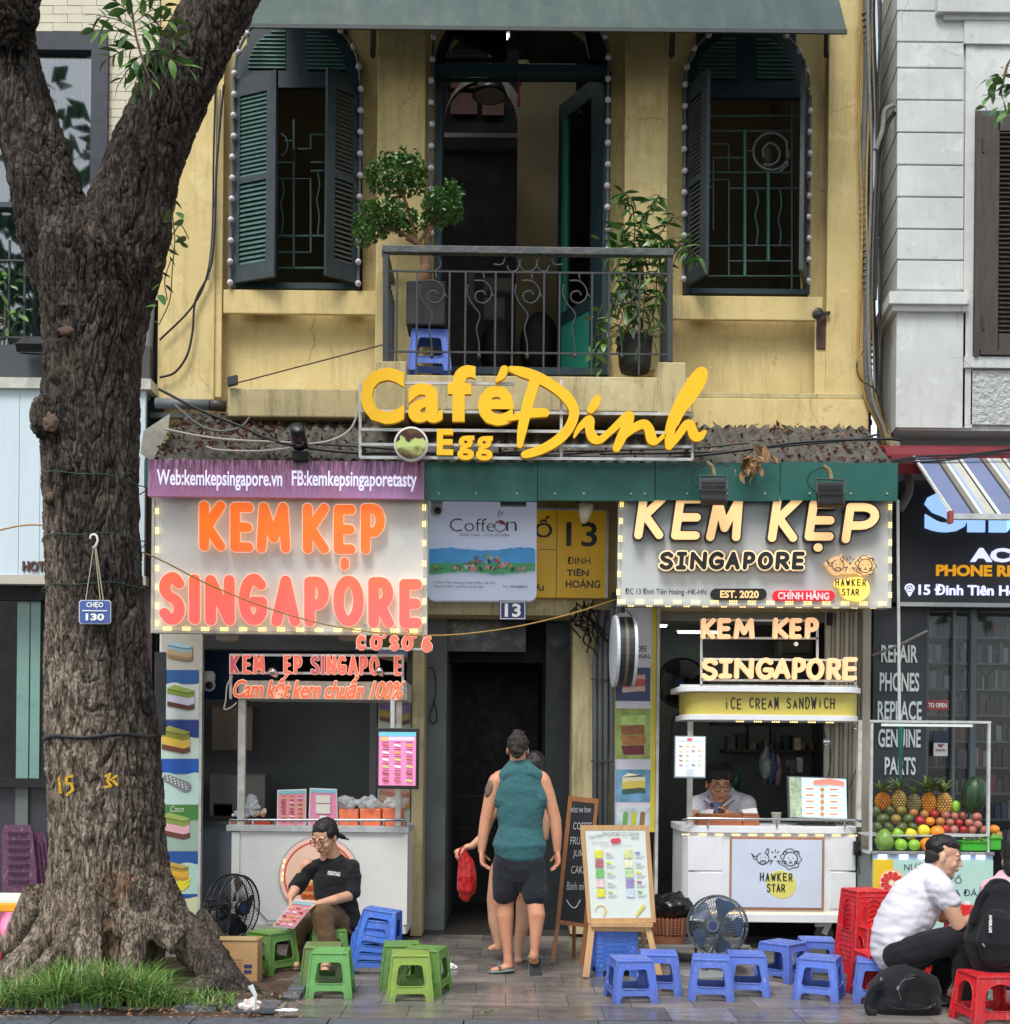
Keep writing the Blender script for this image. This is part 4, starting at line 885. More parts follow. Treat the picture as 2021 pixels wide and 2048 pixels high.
# conduit and cable bundle between the houses
cb = thing('cable_bundle', 'tangled conduit and cables running down between the yellow and white houses', 'cables', at(1750, 850, 10.9))
for k, (mt, r_, off) in enumerate(((PIPE, .035, 0), (WIREY, .012, -14), (WIRE, .014, 24), (WIREG, .012, 30), (WIRE, .012, 14), (WIREG, .01, 20), (WIREY, .01, 6), (WIRE, .01, 34), (WIREG, .014, 10))):
    pts = [(1732 + off * .8 + 6 * math.sin(k * 2 + q * .8) * (q > 0) * .6, -60 + q * 70) for q in range(12)]
    pts += [(1740 + off * .6, 800), (1762 + off * .3, 850), (1775 + off * .4, 900)]
    MB().tube([at(x, y, 10.86 - .02 * k) for x, y in sm(pts, 3)], r_, 7).build('conduit' if k == 0 else 'cable', mt, cb, smooth=True)
m = MB()
for q in range(60): p = at(1733 + 5 * math.sin(q * .15), 30 + q * 12.5, 10.86); m.lathe(p, [(.036, 0), (.04, .008), (.036, .016)], 8)
m.build('conduit_ribs', PIPE, cb, kind='stuff')
MB().tube([at(x, y, 10.5) for x, y in sm([(1790, 880), (1800, 920), (1816, 950), (1818, 985), (1800, 1020)], 5)], .035, 9).build('conduit', mat('conduit_pale', rgb(128, 126, 120), .6), cb, smooth=True)
MB().tube([at(x, y, 10.6) for x, y in sm([(1790, 225), (1775, 250), (1765, 300), (1755, 420), (1750, 600)], 5)], .018, 7).build('cable', WIRE, cb); MB().tube([at(x, y, 10.55) for x, y in sm([(1790, 210), (1770, 222), (1765, 260), (1752, 300)], 5)], .02, 7).build('cable', WIREG, cb)
for k in range(3): MB().tube([at(x, y, 10.45) for x, y in sm([(1728, 700), (1714, 720 + 8 * k), (1722, 760), (1750, 780), (1765, 830), (1790, 900 + 10 * k)], 5)], .008, 5).build('cable', (WIREY, WIREG, WIREY)[k], cb)
# wall cables on the yellow house
wc = thing('wall_cables', 'dark cables looping down the left edge of the yellow wall', 'cables', at(380, 750, 10.88))
for pts, mt, r_ in (([(432, 170), (428, 300), (425, 470), (412, 560), (380, 620), (320, 680)], WIRE, .009), ([(448, 170), (434, 330), (425, 520), (392, 600), (386, 660), (375, 710), (350, 745), (320, 755)], WIRE, .01), ([(441, 180), (430, 420), (418, 560)], WIREG, .008)):
    MB().tube([at(x, y, 10.9) for x, y in sm(pts, 5)], r_, 6).build('cable', mt, wc)
gw = thing('guy_wire', 'thin dark wire from the ledge bracket to the balcony railing', 'wire', at(475, 765, 10.5)); MB().tube([at(474, 766, 10.6), at(772, 688, 10.3)], .006, 5).build('wire', mat('rust_wire', rgb(70, 52, 44), .7), gw); MB().obox(at(466, 762, 10.65), (.04, 0, .01), (0, .03, 0), (0, 0, .035)).build('bracket', BLKI, gw)
dp = thing('wall_pipe', 'grey horizontal drain pipe under the yellow wall by the tree', 'pipe', at(380, 808, 10.7)); MB().tube([at(312, 806, 10.7), at(420, 810, 10.7)], .045, 12).build('tube', PIPE, dp, smooth=True); MB().tube([at(420, 810, 10.7), at(452, 813, 10.75)], .05, 12).build('elbow', flat(70, 58, 50), dp, smooth=True)

# ---------------------------------------------------------------- corrugated roof with leaf litter
rf = thing('corrugated_roof', 'weathered corrugated lean-to roof littered with dead leaves', 'roof', at(1040, 925, 10.1))
zf = at(1010, 921, 10.05).z; zb = at(1010, 838, 10.98).z; xa, xb = at(306, 920, 10.05).x, at(1792, 925, 10.05).x
def roofz(x, y): return zf + (zb - zf) * (y - 10.05) / .93 + .016 * math.sin(x * 2 * math.pi / .105)
m = MB(); n = 760
for i in range(n + 1):
    x = xa + (xb - xa) * i / n
    for y in (10.03 + .01 * math.sin(x * 3.1), 10.35, 10.65, 10.98): z = roofz(x, y); m.v += [(x, y, z), (x, y, z - .008)]
for i in range(n):
    a = i * 8
    for j in range(3):
        b = a + 2 * j; m.f += [(b, b + 8, b + 10, b + 2), (b + 1, b + 3, b + 11, b + 9)]; m.m += [0, 0]
    m.f.append((a, a + 1, a + 9, a + 8)); m.m.append(0)
m.build('sheet', CORR, rf, smooth=True)
m = MB()      # leaf litter
rnd = random.Random(3)
for k in range(3400):
    x = rnd.uniform(xa, xb); y = rnd.uniform(10.05, 10.95); u = (x - xa) / (xb - xa)
    dens = .95 if u < .16 else .3 + .6 * max(0, noise.noise(Vector((x * 1.6, y * 3, 5)))) + (.35 if u > .85 else 0)
    if math.sin(x * 2 * math.pi / .105) > .3 and u > .2: dens *= .35
    if rnd.random() > dens * (1 if u < .16 else .8): continue
    s_ = rnd.uniform(.012, .03); c = Vector((x, y, roofz(x, y) + rnd.uniform(.004, .03 + (.03 if u < .16 else 0)))); e = Euler((rnd.uniform(-.9, .9), rnd.uniform(-.9, .9), rnd.uniform(0, 6.3))).to_matrix()
    m.cm = 1 if rnd.random() < .12 else 0
    m.add([c + e @ Vector(v) * s_ for v in ((-1.4, 0, 0), (0, -.5, .25), (1.4, 0, 0), (0, .5, .25))], [(0, 1, 2, 3)])
m.build('leaf_litter', [LITTER, LITTER2], rf, kind='stuff')
MB().pb(300, 832, 1745, 842, 10.93, .05).build('flashing', flat(70, 76, 70), rf)
for sx, sy in ((0, 0),): 
    a = at(300, 880, 10.1); MB().add([a + Vector(v) for v in ((-.06, -.05, -.12), (.05, -.1, -.2), (.12, .1, .1), (.0, .6, .38), (-.05, .5, .3), (-.08, .1, .1))], [(0, 1, 2, 5), (5, 2, 3, 4)]).build('broken_end', mat('pale_fibre_cement', rgb(130, 128, 116), .9, .2, 14), rf)
rc = thing('roof_cables', 'white and black cables draped along the lean-to roof', 'cables', at(500, 890, 10))
for pts, mt, r_ in (([(330, 858), (400, 872), (470, 880), (560, 884), (640, 886), (700, 860), (722, 800)], WIREW, .009), ([(350, 810), (400, 850), (440, 862), (480, 855), (500, 835)], WIREG, .009), ([(413, 893), (440, 900), (520, 902), (580, 896)], WIREW, .008), ([(318, 778), (400, 820), (480, 852), (560, 885), (700, 905), (900, 908)], WIRE, .012),
   ([(900, 905), (1100, 912), (1300, 918), (1450, 905), (1600, 885), (1760, 878), (1800, 880)], WIRE, .012), ([(1200, 908), (1400, 905), (1560, 893), (1700, 880), (1760, 868)], WIRE, .009), ([(560, 884), (700, 892), (800, 900), (1000, 915), (1250, 900)], WIRE, .008), ([(1000, 905), (1350, 898), (1500, 886)], WIRE, .007)):
    MB().tube([at(x, y, 9.98) for x, y in sm(pts, 6)], r_, 6).build('cable', mt, rc)
dl = thing('dry_leaf_cluster', 'bunch of curled dry brown leaves hanging on the green fascia', 'leaves', at(1500, 960, 9.95))
for k in range(26):
    s_ = rnd.uniform(.03, .06); e = Euler((rnd.uniform(-2, 2), rnd.uniform(-2, 2), rnd.uniform(0, 6))).to_matrix(); c = at(1500 + rnd.gauss(0, 14), 938 + rnd.gauss(0, 13), 9.93 + rnd.uniform(-.05, .03)) + (at(1525, 918, 9.93) - at(1500, 938, 9.93)) * (k % 3 == 0)
    MB().add([c + e @ Vector(v) * s_ for v in ((-1.2, 0, .3), (-.3, -.6, 0), (.8, -.4, .3), (1.2, 0, .1), (.7, .5, .3), (-.3, .6, 0))], [(0, 1, 2, 3), (0, 3, 4, 5)]).build('dry_leaf', LITTER2, dl)

# ---------------------------------------------------------------- fascias and shop signs
pk = thing('pink_banner', 'stained pink banner with white web address lettering', 'banner', at(572, 995, 10)); MB().pb(296, 921, 849, 995, 10.0, .06).build('board', PINKB, pk); MB().pb(289, 919, 296, 972, 10.0, .06).build('end_strip', GREENF, pk)
m = MB(); text(m, 'Web:kemkepsingapore.vn', 314, 940, 565, 981, 9.995, 0, .022); m.build('lettering', mat('lilac_white_print', rgb(232, 228, 252), .5, .03, emit=.25), pk); m = MB(); text(m, 'FB:kemkepsingaporetasty', 584, 942, 834, 982, 9.995, 0, .022); m.build('lettering', bpy.data.materials['lilac_white_print'], pk)
gf = thing('green_fascia', 'long dark green painted metal fascia board under the roof', 'fascia', at(1320, 1000, 10))
for a, b in ((849, 1075), (1076.5, 1310), (1311.5, 1560), (1561.5, 1796)): MB().pb(a, 925, b, 1001, 10.02 + .004 * (a > 1100), .05).build('fascia_panel', GREENF, gf)
scm = MB().ell((0, 0, 0), (.008, .004, .008), 8, 5).mesh('screw', STEEL)
for px in (878, 952, 1034, 1110, 1168, 1263, 1290, 1375, 1455, 1530, 1620, 1702, 1775): inst('screw', scm, gf, at(px, 987, 10.015))
ledm = None
def ledmesh(nx, ny, mt, sp=4.4):
    m = MB()
    for i in range(nx):
        for j in range(ny): m.ell(((i - (nx - 1) / 2) * S(sp, 10), 0, (j - (ny - 1) / 2) * S(sp, 10)), (.0056, .005, .0056), 8, 5)
    return m.mesh('light_module', mt)
LH, LV = ledmesh(4, 2, LED), ledmesh(2, 3, LED)
def led(root, pts, Y, me): 
    for x, y in pts: inst('light_module', me, root, at(x, y, Y))
k1 = thing('shop_sign', 'big grey sign with glowing orange KEM KẸP SINGAPORE letters', 'sign', at(577, 1268, 10.15))
MB().pb(303, 996, 855, 1267, 10.15, .14).build('board', SIGNG, k1)
frm = MB().pb(303, 1262, 852, 1268, 10.135, .02).pb(303, 996, 308, 1266, 10.137, .02).pb(847, 996, 852, 1266, 10.139, .02).build('edge_trim', WHITEG, k1)
LT = [('K', 399, 1002, 450, 1101), ('E', 461, 1005, 506, 1103), ('M', 513.5, 1005, 580.5, 1104.5), ('K', 606, 1007, 657.6, 1106), ('E', 668, 1009.5, 711, 1107), ('P', 722, 1007.6, 770, 1107)]
LB = [('S', 318, 1144, 370, 1248), ('I', 378.5, 1148.6, 399, 1247.7), ('N', 411, 1150, 469, 1250), ('G', 477.6, 1147, 534, 1250), ('A', 543, 1151, 600, 1252), ('P', 609, 1153, 657.6, 1252.4), ('O', 667, 1151, 727.5, 1252), ('R', 737, 1154, 788, 1255), ('E', 799, 1158, 844, 1255.6)]
def letter(root, strokes, Y, depth, face, edge, side=None, eg=1.6):
    m = MB(); strokes_px(m, strokes, Y + .006, depth, 0); strokes_px
    m2 = MB(); strokes_px(m2, strokes, Y + .016 + depth / 2, depth, eg)
    e = m2.build('letter', edge, root); m.build('letter_face', face, e); return e
for ch, *bb in LT: letter(k1, glyph(ch, *bb, 9.2), 10.06, .03, ORGL, EDGE)
letter(k1, [[(689.5, 1123, 8.2), (689.5, 1131, 8.2)]], 10.06, .03, ORGL, EDGE)
for ch, *bb in LB: letter(k1, glyph(ch, *bb, 10.3), 10.06, .03, ORGL, EDGE)
led(k1, [(314.5, y) for y in (1022, 1061, 1099, 1136, 1174, 1211, 1246)] + [(849, y) for y in (1015, 1048, 1086, 1127, 1163, 1203, 1240)], 10.12, LV); led(k1, [(335 + 37.9 * i, 1257 + .35 * i) for i in range(14)], 10.12, LH)
# right sign
k2 = thing('shop_sign', 'grey sign with cream KEM KẸP letters and black SINGAPORE, edged in lights', 'sign', at(1510, 1213, 10.15))
MB().pb(1238, 1000, 1783, 1212, 10.15, .14).build('board', mat('sign_board_pale', rgb(192, 196, 196), .6, .04, 2), k2)
MB().pb(1236, 1206, 1783, 1213, 10.135, .02).pb(1236, 1000, 1241, 1212, 10.137, .02).pb(1779, 1000, 1784, 1212, 10.139, .02).build('edge_trim', STEEL, k2)
def letter2(root, strokes, Y, depth=.07, face=CREAM, edge=INK, side=LGREY, eg=2.6):
    m0 = MB(); strokes_px(m0, strokes, Y + .05, depth, eg + .6); s0 = m0.build('letter', side, root)
    m2 = MB(); strokes_px(m2, strokes, Y, .02, eg); m2.build('letter_rim', edge, s0)
    m = MB(); strokes_px(m, strokes, Y - .008, .02, 0); m.build('letter_face', face, s0)
for ch, x0, y0, x1, y1 in (('K', 1269, 984, 1327, 1078), ('E', 1343, 990, 1400, 1079), ('M', 1413, 992, 1481, 1082), ('K', 1536.5, 990, 1595, 1083.5), ('E', 1610, 1000, 1668, 1081), ('P', 1684, 1006, 1752, 1086)):
    letter2(k2, glyph(ch, x0, y0, x1, y1, 8.2, .12), 10.05)
letter2(k2, [[(1636, 1095, 8), (1638, 1095, 8)]], 10.05)
xs = [(1319, 1348, 'S'), (1352, 1374, 'J'), (1380, 1414, 'N'), (1417, 1449, 'G'), (1451, 1481, 'A'), (1486, 1511, 'P'), (1515, 1547, 'O'), (1551, 1580, 'R'), (1584, 1609, 'E')]
for a, b, ch in xs:
    letter2(k2, glyph(ch, a, 1103, b - 1, 1139, 4.2, .06), 10.07, .05, INK, CREAML, LGREY, 2.8)
def animals(mb, ox, oy, s_, Y, r, fillmb=None):     # cow and lion line drawing, box 132 x 58 in its own units
    q = lambda pts: [(ox + x * s_, oy + y * s_, r) for x, y in pts]
    st = [q(arc(31, 26, 16, 15, -60, 250, 16)), q(sm([(17, 19), (8, 20), (2, 13), (8, 26), (16, 27)], 4)), q(sm([(36, 12), (44, 0), (46, 10), (42, 17)], 4)), q(arc(31, 36, 8, 5, 0, 360, 10)), q([(29, 36), (29.5, 36)]), q([(34, 35), (34.5, 35)]), q([(26, 24), (26.5, 24)]), q([(37, 22), (37.5, 22)]),
      q([(46, 33), (56, 30), (50, 41)]), q([(76, 41), (68, 32), (78, 33)]), q([(63, 3), (63, 9)]), q([(54, 7), (57, 12)]), q([(72, 7), (69, 12)]), q([(61, 20), (65, 22), (61, 23), (65, 19)]),
      q(sm([(92, 2), (104, 0), (112, 6), (124, 8), (126, 20), (132, 28), (124, 38), (122, 48), (110, 50), (98, 54), (90, 46), (80, 42), (82, 30), (76, 20), (84, 12), (92, 2)], 4)), q(arc(103, 27, 18, 18, 0, 360, 18)), q(arc(89, 12, 5, 5, 130, 330, 6)), q(arc(117, 12, 5, 5, 200, 400, 6)),
      q([(97, 25), (97.5, 25)]), q([(109, 25), (109.5, 25)]), q([(103, 31), (103, 35), (99, 38)]), q([(103, 35), (107, 38)]), q([(84, 33), (92, 34)]), q([(85, 39), (92, 38)]), q([(113, 34), (121, 33)]), q([(113, 38), (121, 39)])]
    for st_ in st: strokes_px(mb, [st_], Y, .004, 0, 30)
m = MB(); strokes_px(m, [[(1675, 1131, 17)], [(1731, 1131, 19)], [(1690, 1136, 9), (1715, 1136, 9)], [(1655, 1127, 3), (1668, 1130, 5)], [(1683, 1116, 3), (1685, 1112, 2)]], 10.09, .05, 1.5); lg = m.build('logo_plate', CREAM, k2)
m = MB(); animals(m, 1653, 1111, .76, 10.062, .8); m.build('logo_drawing', INK, lg)
m = MB(); strokes_px(m, [[(1705, 1177, 22), (1716, 1178, 24)], [(1678, 1166, 7), (1690, 1168, 9)]], 10.08, .05, 0); lg2 = m.build('logo_disc', mat('yellow_lit', rgb(246, 206, 90), .4, emit=.6), k2)
def hawker(mb, x0, y0, x1, y1, Y, r):
    w = x1 - x0; h = y1 - y0; n = 6
    for i, ch in enumerate('HAWKER'):
        a = x0 + w * i / 6; 
        for st in glyph(ch, a + w * .02, y0 + h * .02 * ((i * 7) % 3), a + w * .135, y0 + h * (.42 + .03 * (i % 2)), r): strokes_px(mb, [st], Y, .004, 0, 40)
    for i, ch in enumerate('STAR'):
        a = x0 + w * (.22 + .14 * i)
        for st in glyph(ch, a, y0 + h * (.56 + .02 * (i % 2)), a + w * .115, y0 + h * .98, r): strokes_px(mb, [st], Y, .004, 0, 40)
m = MB(); hawker(m, 1670, 1157, 1735, 1192, 10.046, 1.1); m.build('logo_words', INK, lg2)
m = MB(); text(m, 'ĐC 13 Đinh Tiên Hoàng -HK-HN', 1251, 1177, 1413, 1192, 10.146, 0, 0); m.build('address_print', INK, k2)
m = MB(); strokes_px(m, [[(1433, 1188, 11), (1523, 1188, 11)]], 10.12, .05, 0); pl = m.build('pill_badge', INK, k2); m = MB(); text(m, 'EST. 2020', 1441, 1181, 1518, 1196, 10.09, .004, .03); m.build('badge_letters', CREAM, pl)
m = MB(); strokes_px(m, [[(1556, 1191, 10), (1660, 1191, 10)]], 10.12, .05, 0); pl = m.build('pill_badge', RED, k2); m = MB(); text(m, 'CHÍNH HÃNG', 1556, 1181, 1659, 1199, 10.09, .004, .03); m.build('badge_letters', WINK, pl)
led(k2, [(1244 - .04 * (y - 1008), y) for y in (1008, 1042, 1077, 1112, 1148, 1184)] + [(1781, y) for y in (1014, 1050, 1085, 1120, 1155, 1190)], 10.12, LV); led(k2, [(1243 + 37.3 * i, 1203 + .3 * i) for i in range(15)], 10.12, LH); led(k2, [(1262 + 37.3 * i, 1212 + .3 * i) for i in range(14)], 10.2, ledmesh(3, 1, LED))
# coffee light box
cf = thing('coffee_sign', 'white coffee shop light box with a torn blue and green picture strip', 'sign', at(964, 1199, 10.6))
m = MB(); fill_px(m, [[(855, 997), (1074, 997), (1074, 1186), (1071, 1195), (1062, 1200), (868, 1199), (858, 1195), (854, 1186)]], 10.6, .1); m.build('light_box', mat('lilac_white_panel', rgb(196, 204, 226), .4, .02, emit=.12), cf)
m = MB(); text(m, 'Coffe', 900, 1037, 990, 1063, 10.597, 0, -.012); text(m, 'n', 1013, 1043, 1034, 1062, 10.597, 0, -.012)
strokes_px(m, [[(x, y, .9) for x, y in arc(1001, 1052, 11, 11, 0, 360, 20)]], 10.596, .002, 0, 60); m.build('brand_word', INKB, cf); m = MB(); text(m, 'Gotta Catch... a Cup of Coffee', 920, 1066, 1020, 1074, 10.597); text(m, '13 Đinh Tiên Hoàng, Hoàn Kiếm, Hà Nội', 867, 1161, 991, 1169, 10.597); text(m, 'Tầng 2 Rẽ Phải | 2nd Floor, on the right', 867, 1170, 968, 1176, 10.597, 0, .01); text(m, 'Tel : 0942888803', 1005, 1171, 1056, 1175.5, 10.597, 0, .01)
m.build('small_print', INKB, cf, kind='stuff')
m = MB(); fill_px(m, [[(x, 1044 + 0 * x) for x in (994,)] + arc(1003, 1048, 8, 6, 160, 380, 10)], 10.594, .003); m.build('red_leaf_mark', flat(196, 50, 60), cf); m = MB(); strokes_px(m, [[(999, 1035, .8), (997, 1028, .8), (1000, 1022, 1.4)], [(1001, 1030, .8), (1006, 1024, 1.2)]], 10.596, .003, 0, 40); m.build('sprig_mark', flat(150, 170, 140), cf)
rr = random.Random(5); up_ = [(859 + i * 7.05, 1098 + rr.uniform(-1.2, 1.2) - 3 * math.sin(i * .3)) for i in range(31)]; mid = [(859 + i * 7.05, 1126 + rr.uniform(-1, 1)) for i in range(31)]; lo_ = [(859 + i * 7.05, 1145 + rr.uniform(-1.5, 1.5) + 3 * math.sin(i * .35 + 1)) for i in range(31)]
m = MB(); fill_px(m, [up_ + mid[::-1]], 10.596, .003); m.build('picture_sky', mat('print_sky', rgb(70, 150, 210), .5, .2, 9, emit=.1), cf); m = MB(); fill_px(m, [mid + lo_[::-1]], 10.595, .004); m.build('picture_meadow', mat('print_meadow', rgb(70, 150, 100), .5, .2, 14, emit=.1), cf)
cols_ = [(230, 200, 90), (220, 120, 70), (90, 110, 150), (210, 210, 200), (120, 170, 120), (150, 110, 90), (60, 70, 90), (230, 150, 150)]
for k in range(8):
    m = MB()
    for q in range(9):
        g = rr.gauss(0, 38); x = 972 + max(-100, min(100, g)); y = 1138 - rr.uniform(0, 1) * max(4, 30 - abs(g) * .4); r_ = rr.uniform(1.5, 4)
        strokes_px(m, [[(x, y, r_), (x + rr.uniform(-3, 3), y + rr.uniform(1, 4), r_ * .8)]], 10.593 - k * .0012 - q * .0001, .0015, 0, 16)
    m.build('picture_blobs', flat(*cols_[k]), cf)
MB().pb(1001, 998, 1053, 1010, 10.45, .08).build('lamp_box', flat(110, 104, 90), cf)
# mustard address sign and number plate
ys_ = thing('address_sign', 'mustard yellow address sign reading 13 Đinh Tiên Hoàng', 'sign', at(1140, 1195, 10.8)); MB().pb(1060, 1019, 1214, 1195, 10.8, .06).build('board', YSIGN, ys_); MB().pb(1060, 1016, 1217, 1021, 10.79, .08).pb(1211, 1021, 1217, 1195, 10.79, .08).build('edge_trim', WHITEG, ys_)
m = MB(); text(m, '13', 1133, 1044, 1195, 1093, 10.796, .004, .012); text(m, 'ĐINH', 1135, 1114, 1181, 1128, 10.796, .004, 0); text(m, 'TIÊN', 1134, 1136, 1178, 1152, 10.796, .004, .02); text(m, 'HOÀNG', 1132, 1157, 1201, 1176, 10.796, .004, .02); text(m, 'Ố', 1070, 1032, 1105, 1075, 10.796, .004, .012); text(m, 'HẢI', 1056, 1168, 1088, 1182, 10.796, .004, .02); m.build('letters', INK, ys_)
MB().pb(1113, 1022, 1114.5, 1194, 10.797, .005).pb(1080, 1098, 1113, 1099.5, 10.797, .005).build('panel_lines', flat(130, 96, 20), ys_)
np_ = thing('number_plate', 'small navy house number plate reading 13 over the doorway', 'plate', at(1026, 1240, 10.6)); MB().pb(999, 1201, 1053, 1240, 10.6, .01).build('plate', NAVY, np_, bevel=.004); m = MB(); fill_px(m, [[(1001, 1203), (1051, 1203), (1051, 1238), (1001, 1238)], [(1002.4, 1204.4), (1049.6, 1204.4), (1049.6, 1236.6), (1002.4, 1236.6)]], 10.594, .004); m.build('border', WINK, np_); m = MB(); text(m, '13', 1010, 1207, 1042, 1234, 10.594, .004, .03); m.build('digits', WINK, np_)
# cctv cameras
def dome(label, px, py, Y, mt=PLASW, s_=1.0):
    t = thing('security_camera', label, 'camera', at(px, py - 22 * s_, Y)); MB().lathe(at(px, py - 6 * s_, Y), [(.045 * s_, 0), (.05 * s_, .02), (.05 * s_, .06 * s_), (.03 * s_, .08 * s_)], 20).build('base', mt, t, smooth=True); MB().ell(at(px, py, Y), .052 * s_, 20, 14).build('head', mt, t, smooth=True); MB().lathe(at(px + 2, py + 1, Y - .035 * s_), [(.028 * s_, 0), (.03 * s_, .02)], 18, Matrix.Rotation(R(90), 3, 'X')).build('lens', BLKP, t); return t
dome('white dome camera with black lens at the top left of the coffee sign', 874, 1022, 10.4); dome('white dome camera on the wall inside the left stall beside the pictures', 418, 1370, 11.1, s_=1.15)
t = thing('security_camera', 'cream cone shaped camera hanging over the mustard sign', 'camera', at(1168, 1003, 10.3)); MB().lathe(at(1168, 1046, 10.3), [(.02, 0), (.045, .05), (.055, .1), (.062, .15), (.05, .17)], 20, Matrix.Rotation(R(8), 3, 'Y')).build('housing', mat('cream_plastic', rgb(216, 206, 178), .4), t, smooth=True); MB().pb(1152, 1000, 1185, 1007, 10.3, .08).build('base', BLKP, t)
# cafe sign on its steel frame
cs = thing('cafe_sign', 'large yellow Café Đinh Egg sign letters on a white steel frame', 'sign', at(1050, 918, 9.8))
m = MB()
frl = [((721, 822), (1385, 829)), ((721, 859), (1385, 866)), ((721, 889), (1385, 894)), ((721, 915), (1385, 919)), ((800, 766), (1030, 768)), ((721, 768), (721, 916)), ((1123, 760), (1123, 918)), ((1385, 826), (1385, 919)), ((760, 737), (760, 766))]
for k, (a, b) in enumerate(frl): MB().bar(at(*a, 9.86 + .02 * (k > 4)), at(*b, 9.86 + .02 * (k > 4)), .022, .018).build('frame_bar', STEEL, cs)
for x in (722, 1000, 1384): MB().bar(at(x, 890, 9.88), at(x, 880, 9.88) + Vector((0, .45, 0)), .02).build('frame_stay', BLKI, cs)
for ch, bb, b_ in (('C', (721, 735, 809, 848), .04), ('a', (816, 766, 886, 845), .035), ('f', (896, 730, 951, 843), .035), ('e', (956, 771, 1029, 851), .035), ('E', (874, 858, 907, 910), .04), ('g', (915, 871, 949, 920), .035), ('g', (952, 872, 986, 921), .035)):
    m = MB(); text(m, ch, *bb, 9.82, .05, b_); m.build('letter', YELSIGN, cs)
Z = lambda pts: [(680 + x / 2.384, 460 + y / 2.384, r / 2.384) for x, y, r in pts]
for st in ([sm(Z([(785, 665, 20), (770, 695, 18), (748, 718, 7)]), 4)],
   [sm(Z([(815, 662, 14), (870, 676, 24), (940, 700, 26), (1020, 745, 25), (1085, 800, 26), (1118, 865, 24), (1095, 940, 24), (1040, 1000, 24), (970, 1042, 22), (900, 1066, 20), (880, 1070, 16)]), 5), sm(Z([(930, 720, 26), (905, 800, 26), (882, 890, 25), (868, 960, 22), (858, 1025, 14)]), 5), sm(Z([(812, 900, 10), (860, 884, 18), (920, 872, 22), (980, 870, 20)]), 5)],
   [sm(Z([(1198, 855, 18), (1214, 832, 22), (1230, 802, 18)]), 4)],
   [sm(Z([(1118, 985, 6), (1145, 940, 14), (1190, 905, 22), (1192, 950, 22), (1208, 990, 24), (1240, 1000, 18), (1290, 960, 16), (1375, 885, 22), (1372, 925, 24), (1345, 985, 24), (1320, 1040, 18), (1350, 990, 14), (1400, 945, 20), (1450, 925, 22), (1475, 950, 24), (1490, 1000, 24), (1515, 1005, 12), (1545, 980, 10)]), 5)],
   [sm(Z([(1570, 1030, 18), (1572, 975, 22), (1590, 905, 26), (1625, 820, 26), (1670, 740, 26), (1720, 680, 26), (1733, 690, 22), (1715, 740, 22), (1670, 810, 20), (1628, 862, 20), (1600, 920, 18)]), 5), sm(Z([(1572, 1025, 20), (1610, 985, 18), (1650, 930, 20), (1672, 930, 22), (1690, 978, 24), (1715, 985, 20), (1740, 962, 10)]), 5)]):
    m = MB(); strokes_px(m, st, 9.80, .05, 0, 130); m.build('letter', YELSIGN, cs)
cup = at(823, 889, 9.8); Rx = Matrix.Rotation(R(90), 3, 'X'); MB().lathe(cup, [(.132, -.03), (.135, 0), (.135, .02), (.12, .03), (.118, .02)], 36, Rx).build('cup_disc', flat(214, 214, 206), cs, smooth=False)
def coffee():
    t = NT('cup_print'); tc = t.noise(14, 4, .6); z = t.sep()[2]; c0 = cup.z
    f = t.ramp(t.math('ADD', t.math('MULTIPLY', t.math('SUBTRACT', z, c0 - .11), 4.4), t.math('MULTIPLY', t.math('SUBTRACT', tc, .5), .9)), [(0, rgb(50, 20, 12)), (.18, rgb(120, 110, 50)), (.4, rgb(196, 216, 130)), (.6, rgb(190, 206, 120)), (.66, rgb(60, 24, 18)), (.86, rgb(70, 28, 20)), (.92, rgb(90, 70, 30))])
    t.col(f); t.rough(.3); return t.m
MB().lathe(cup + Vector((0, -.022, 0)), [(.118, 0), (.118, .01)], 32, Rx).build('cup_picture', coffee(), cs); 
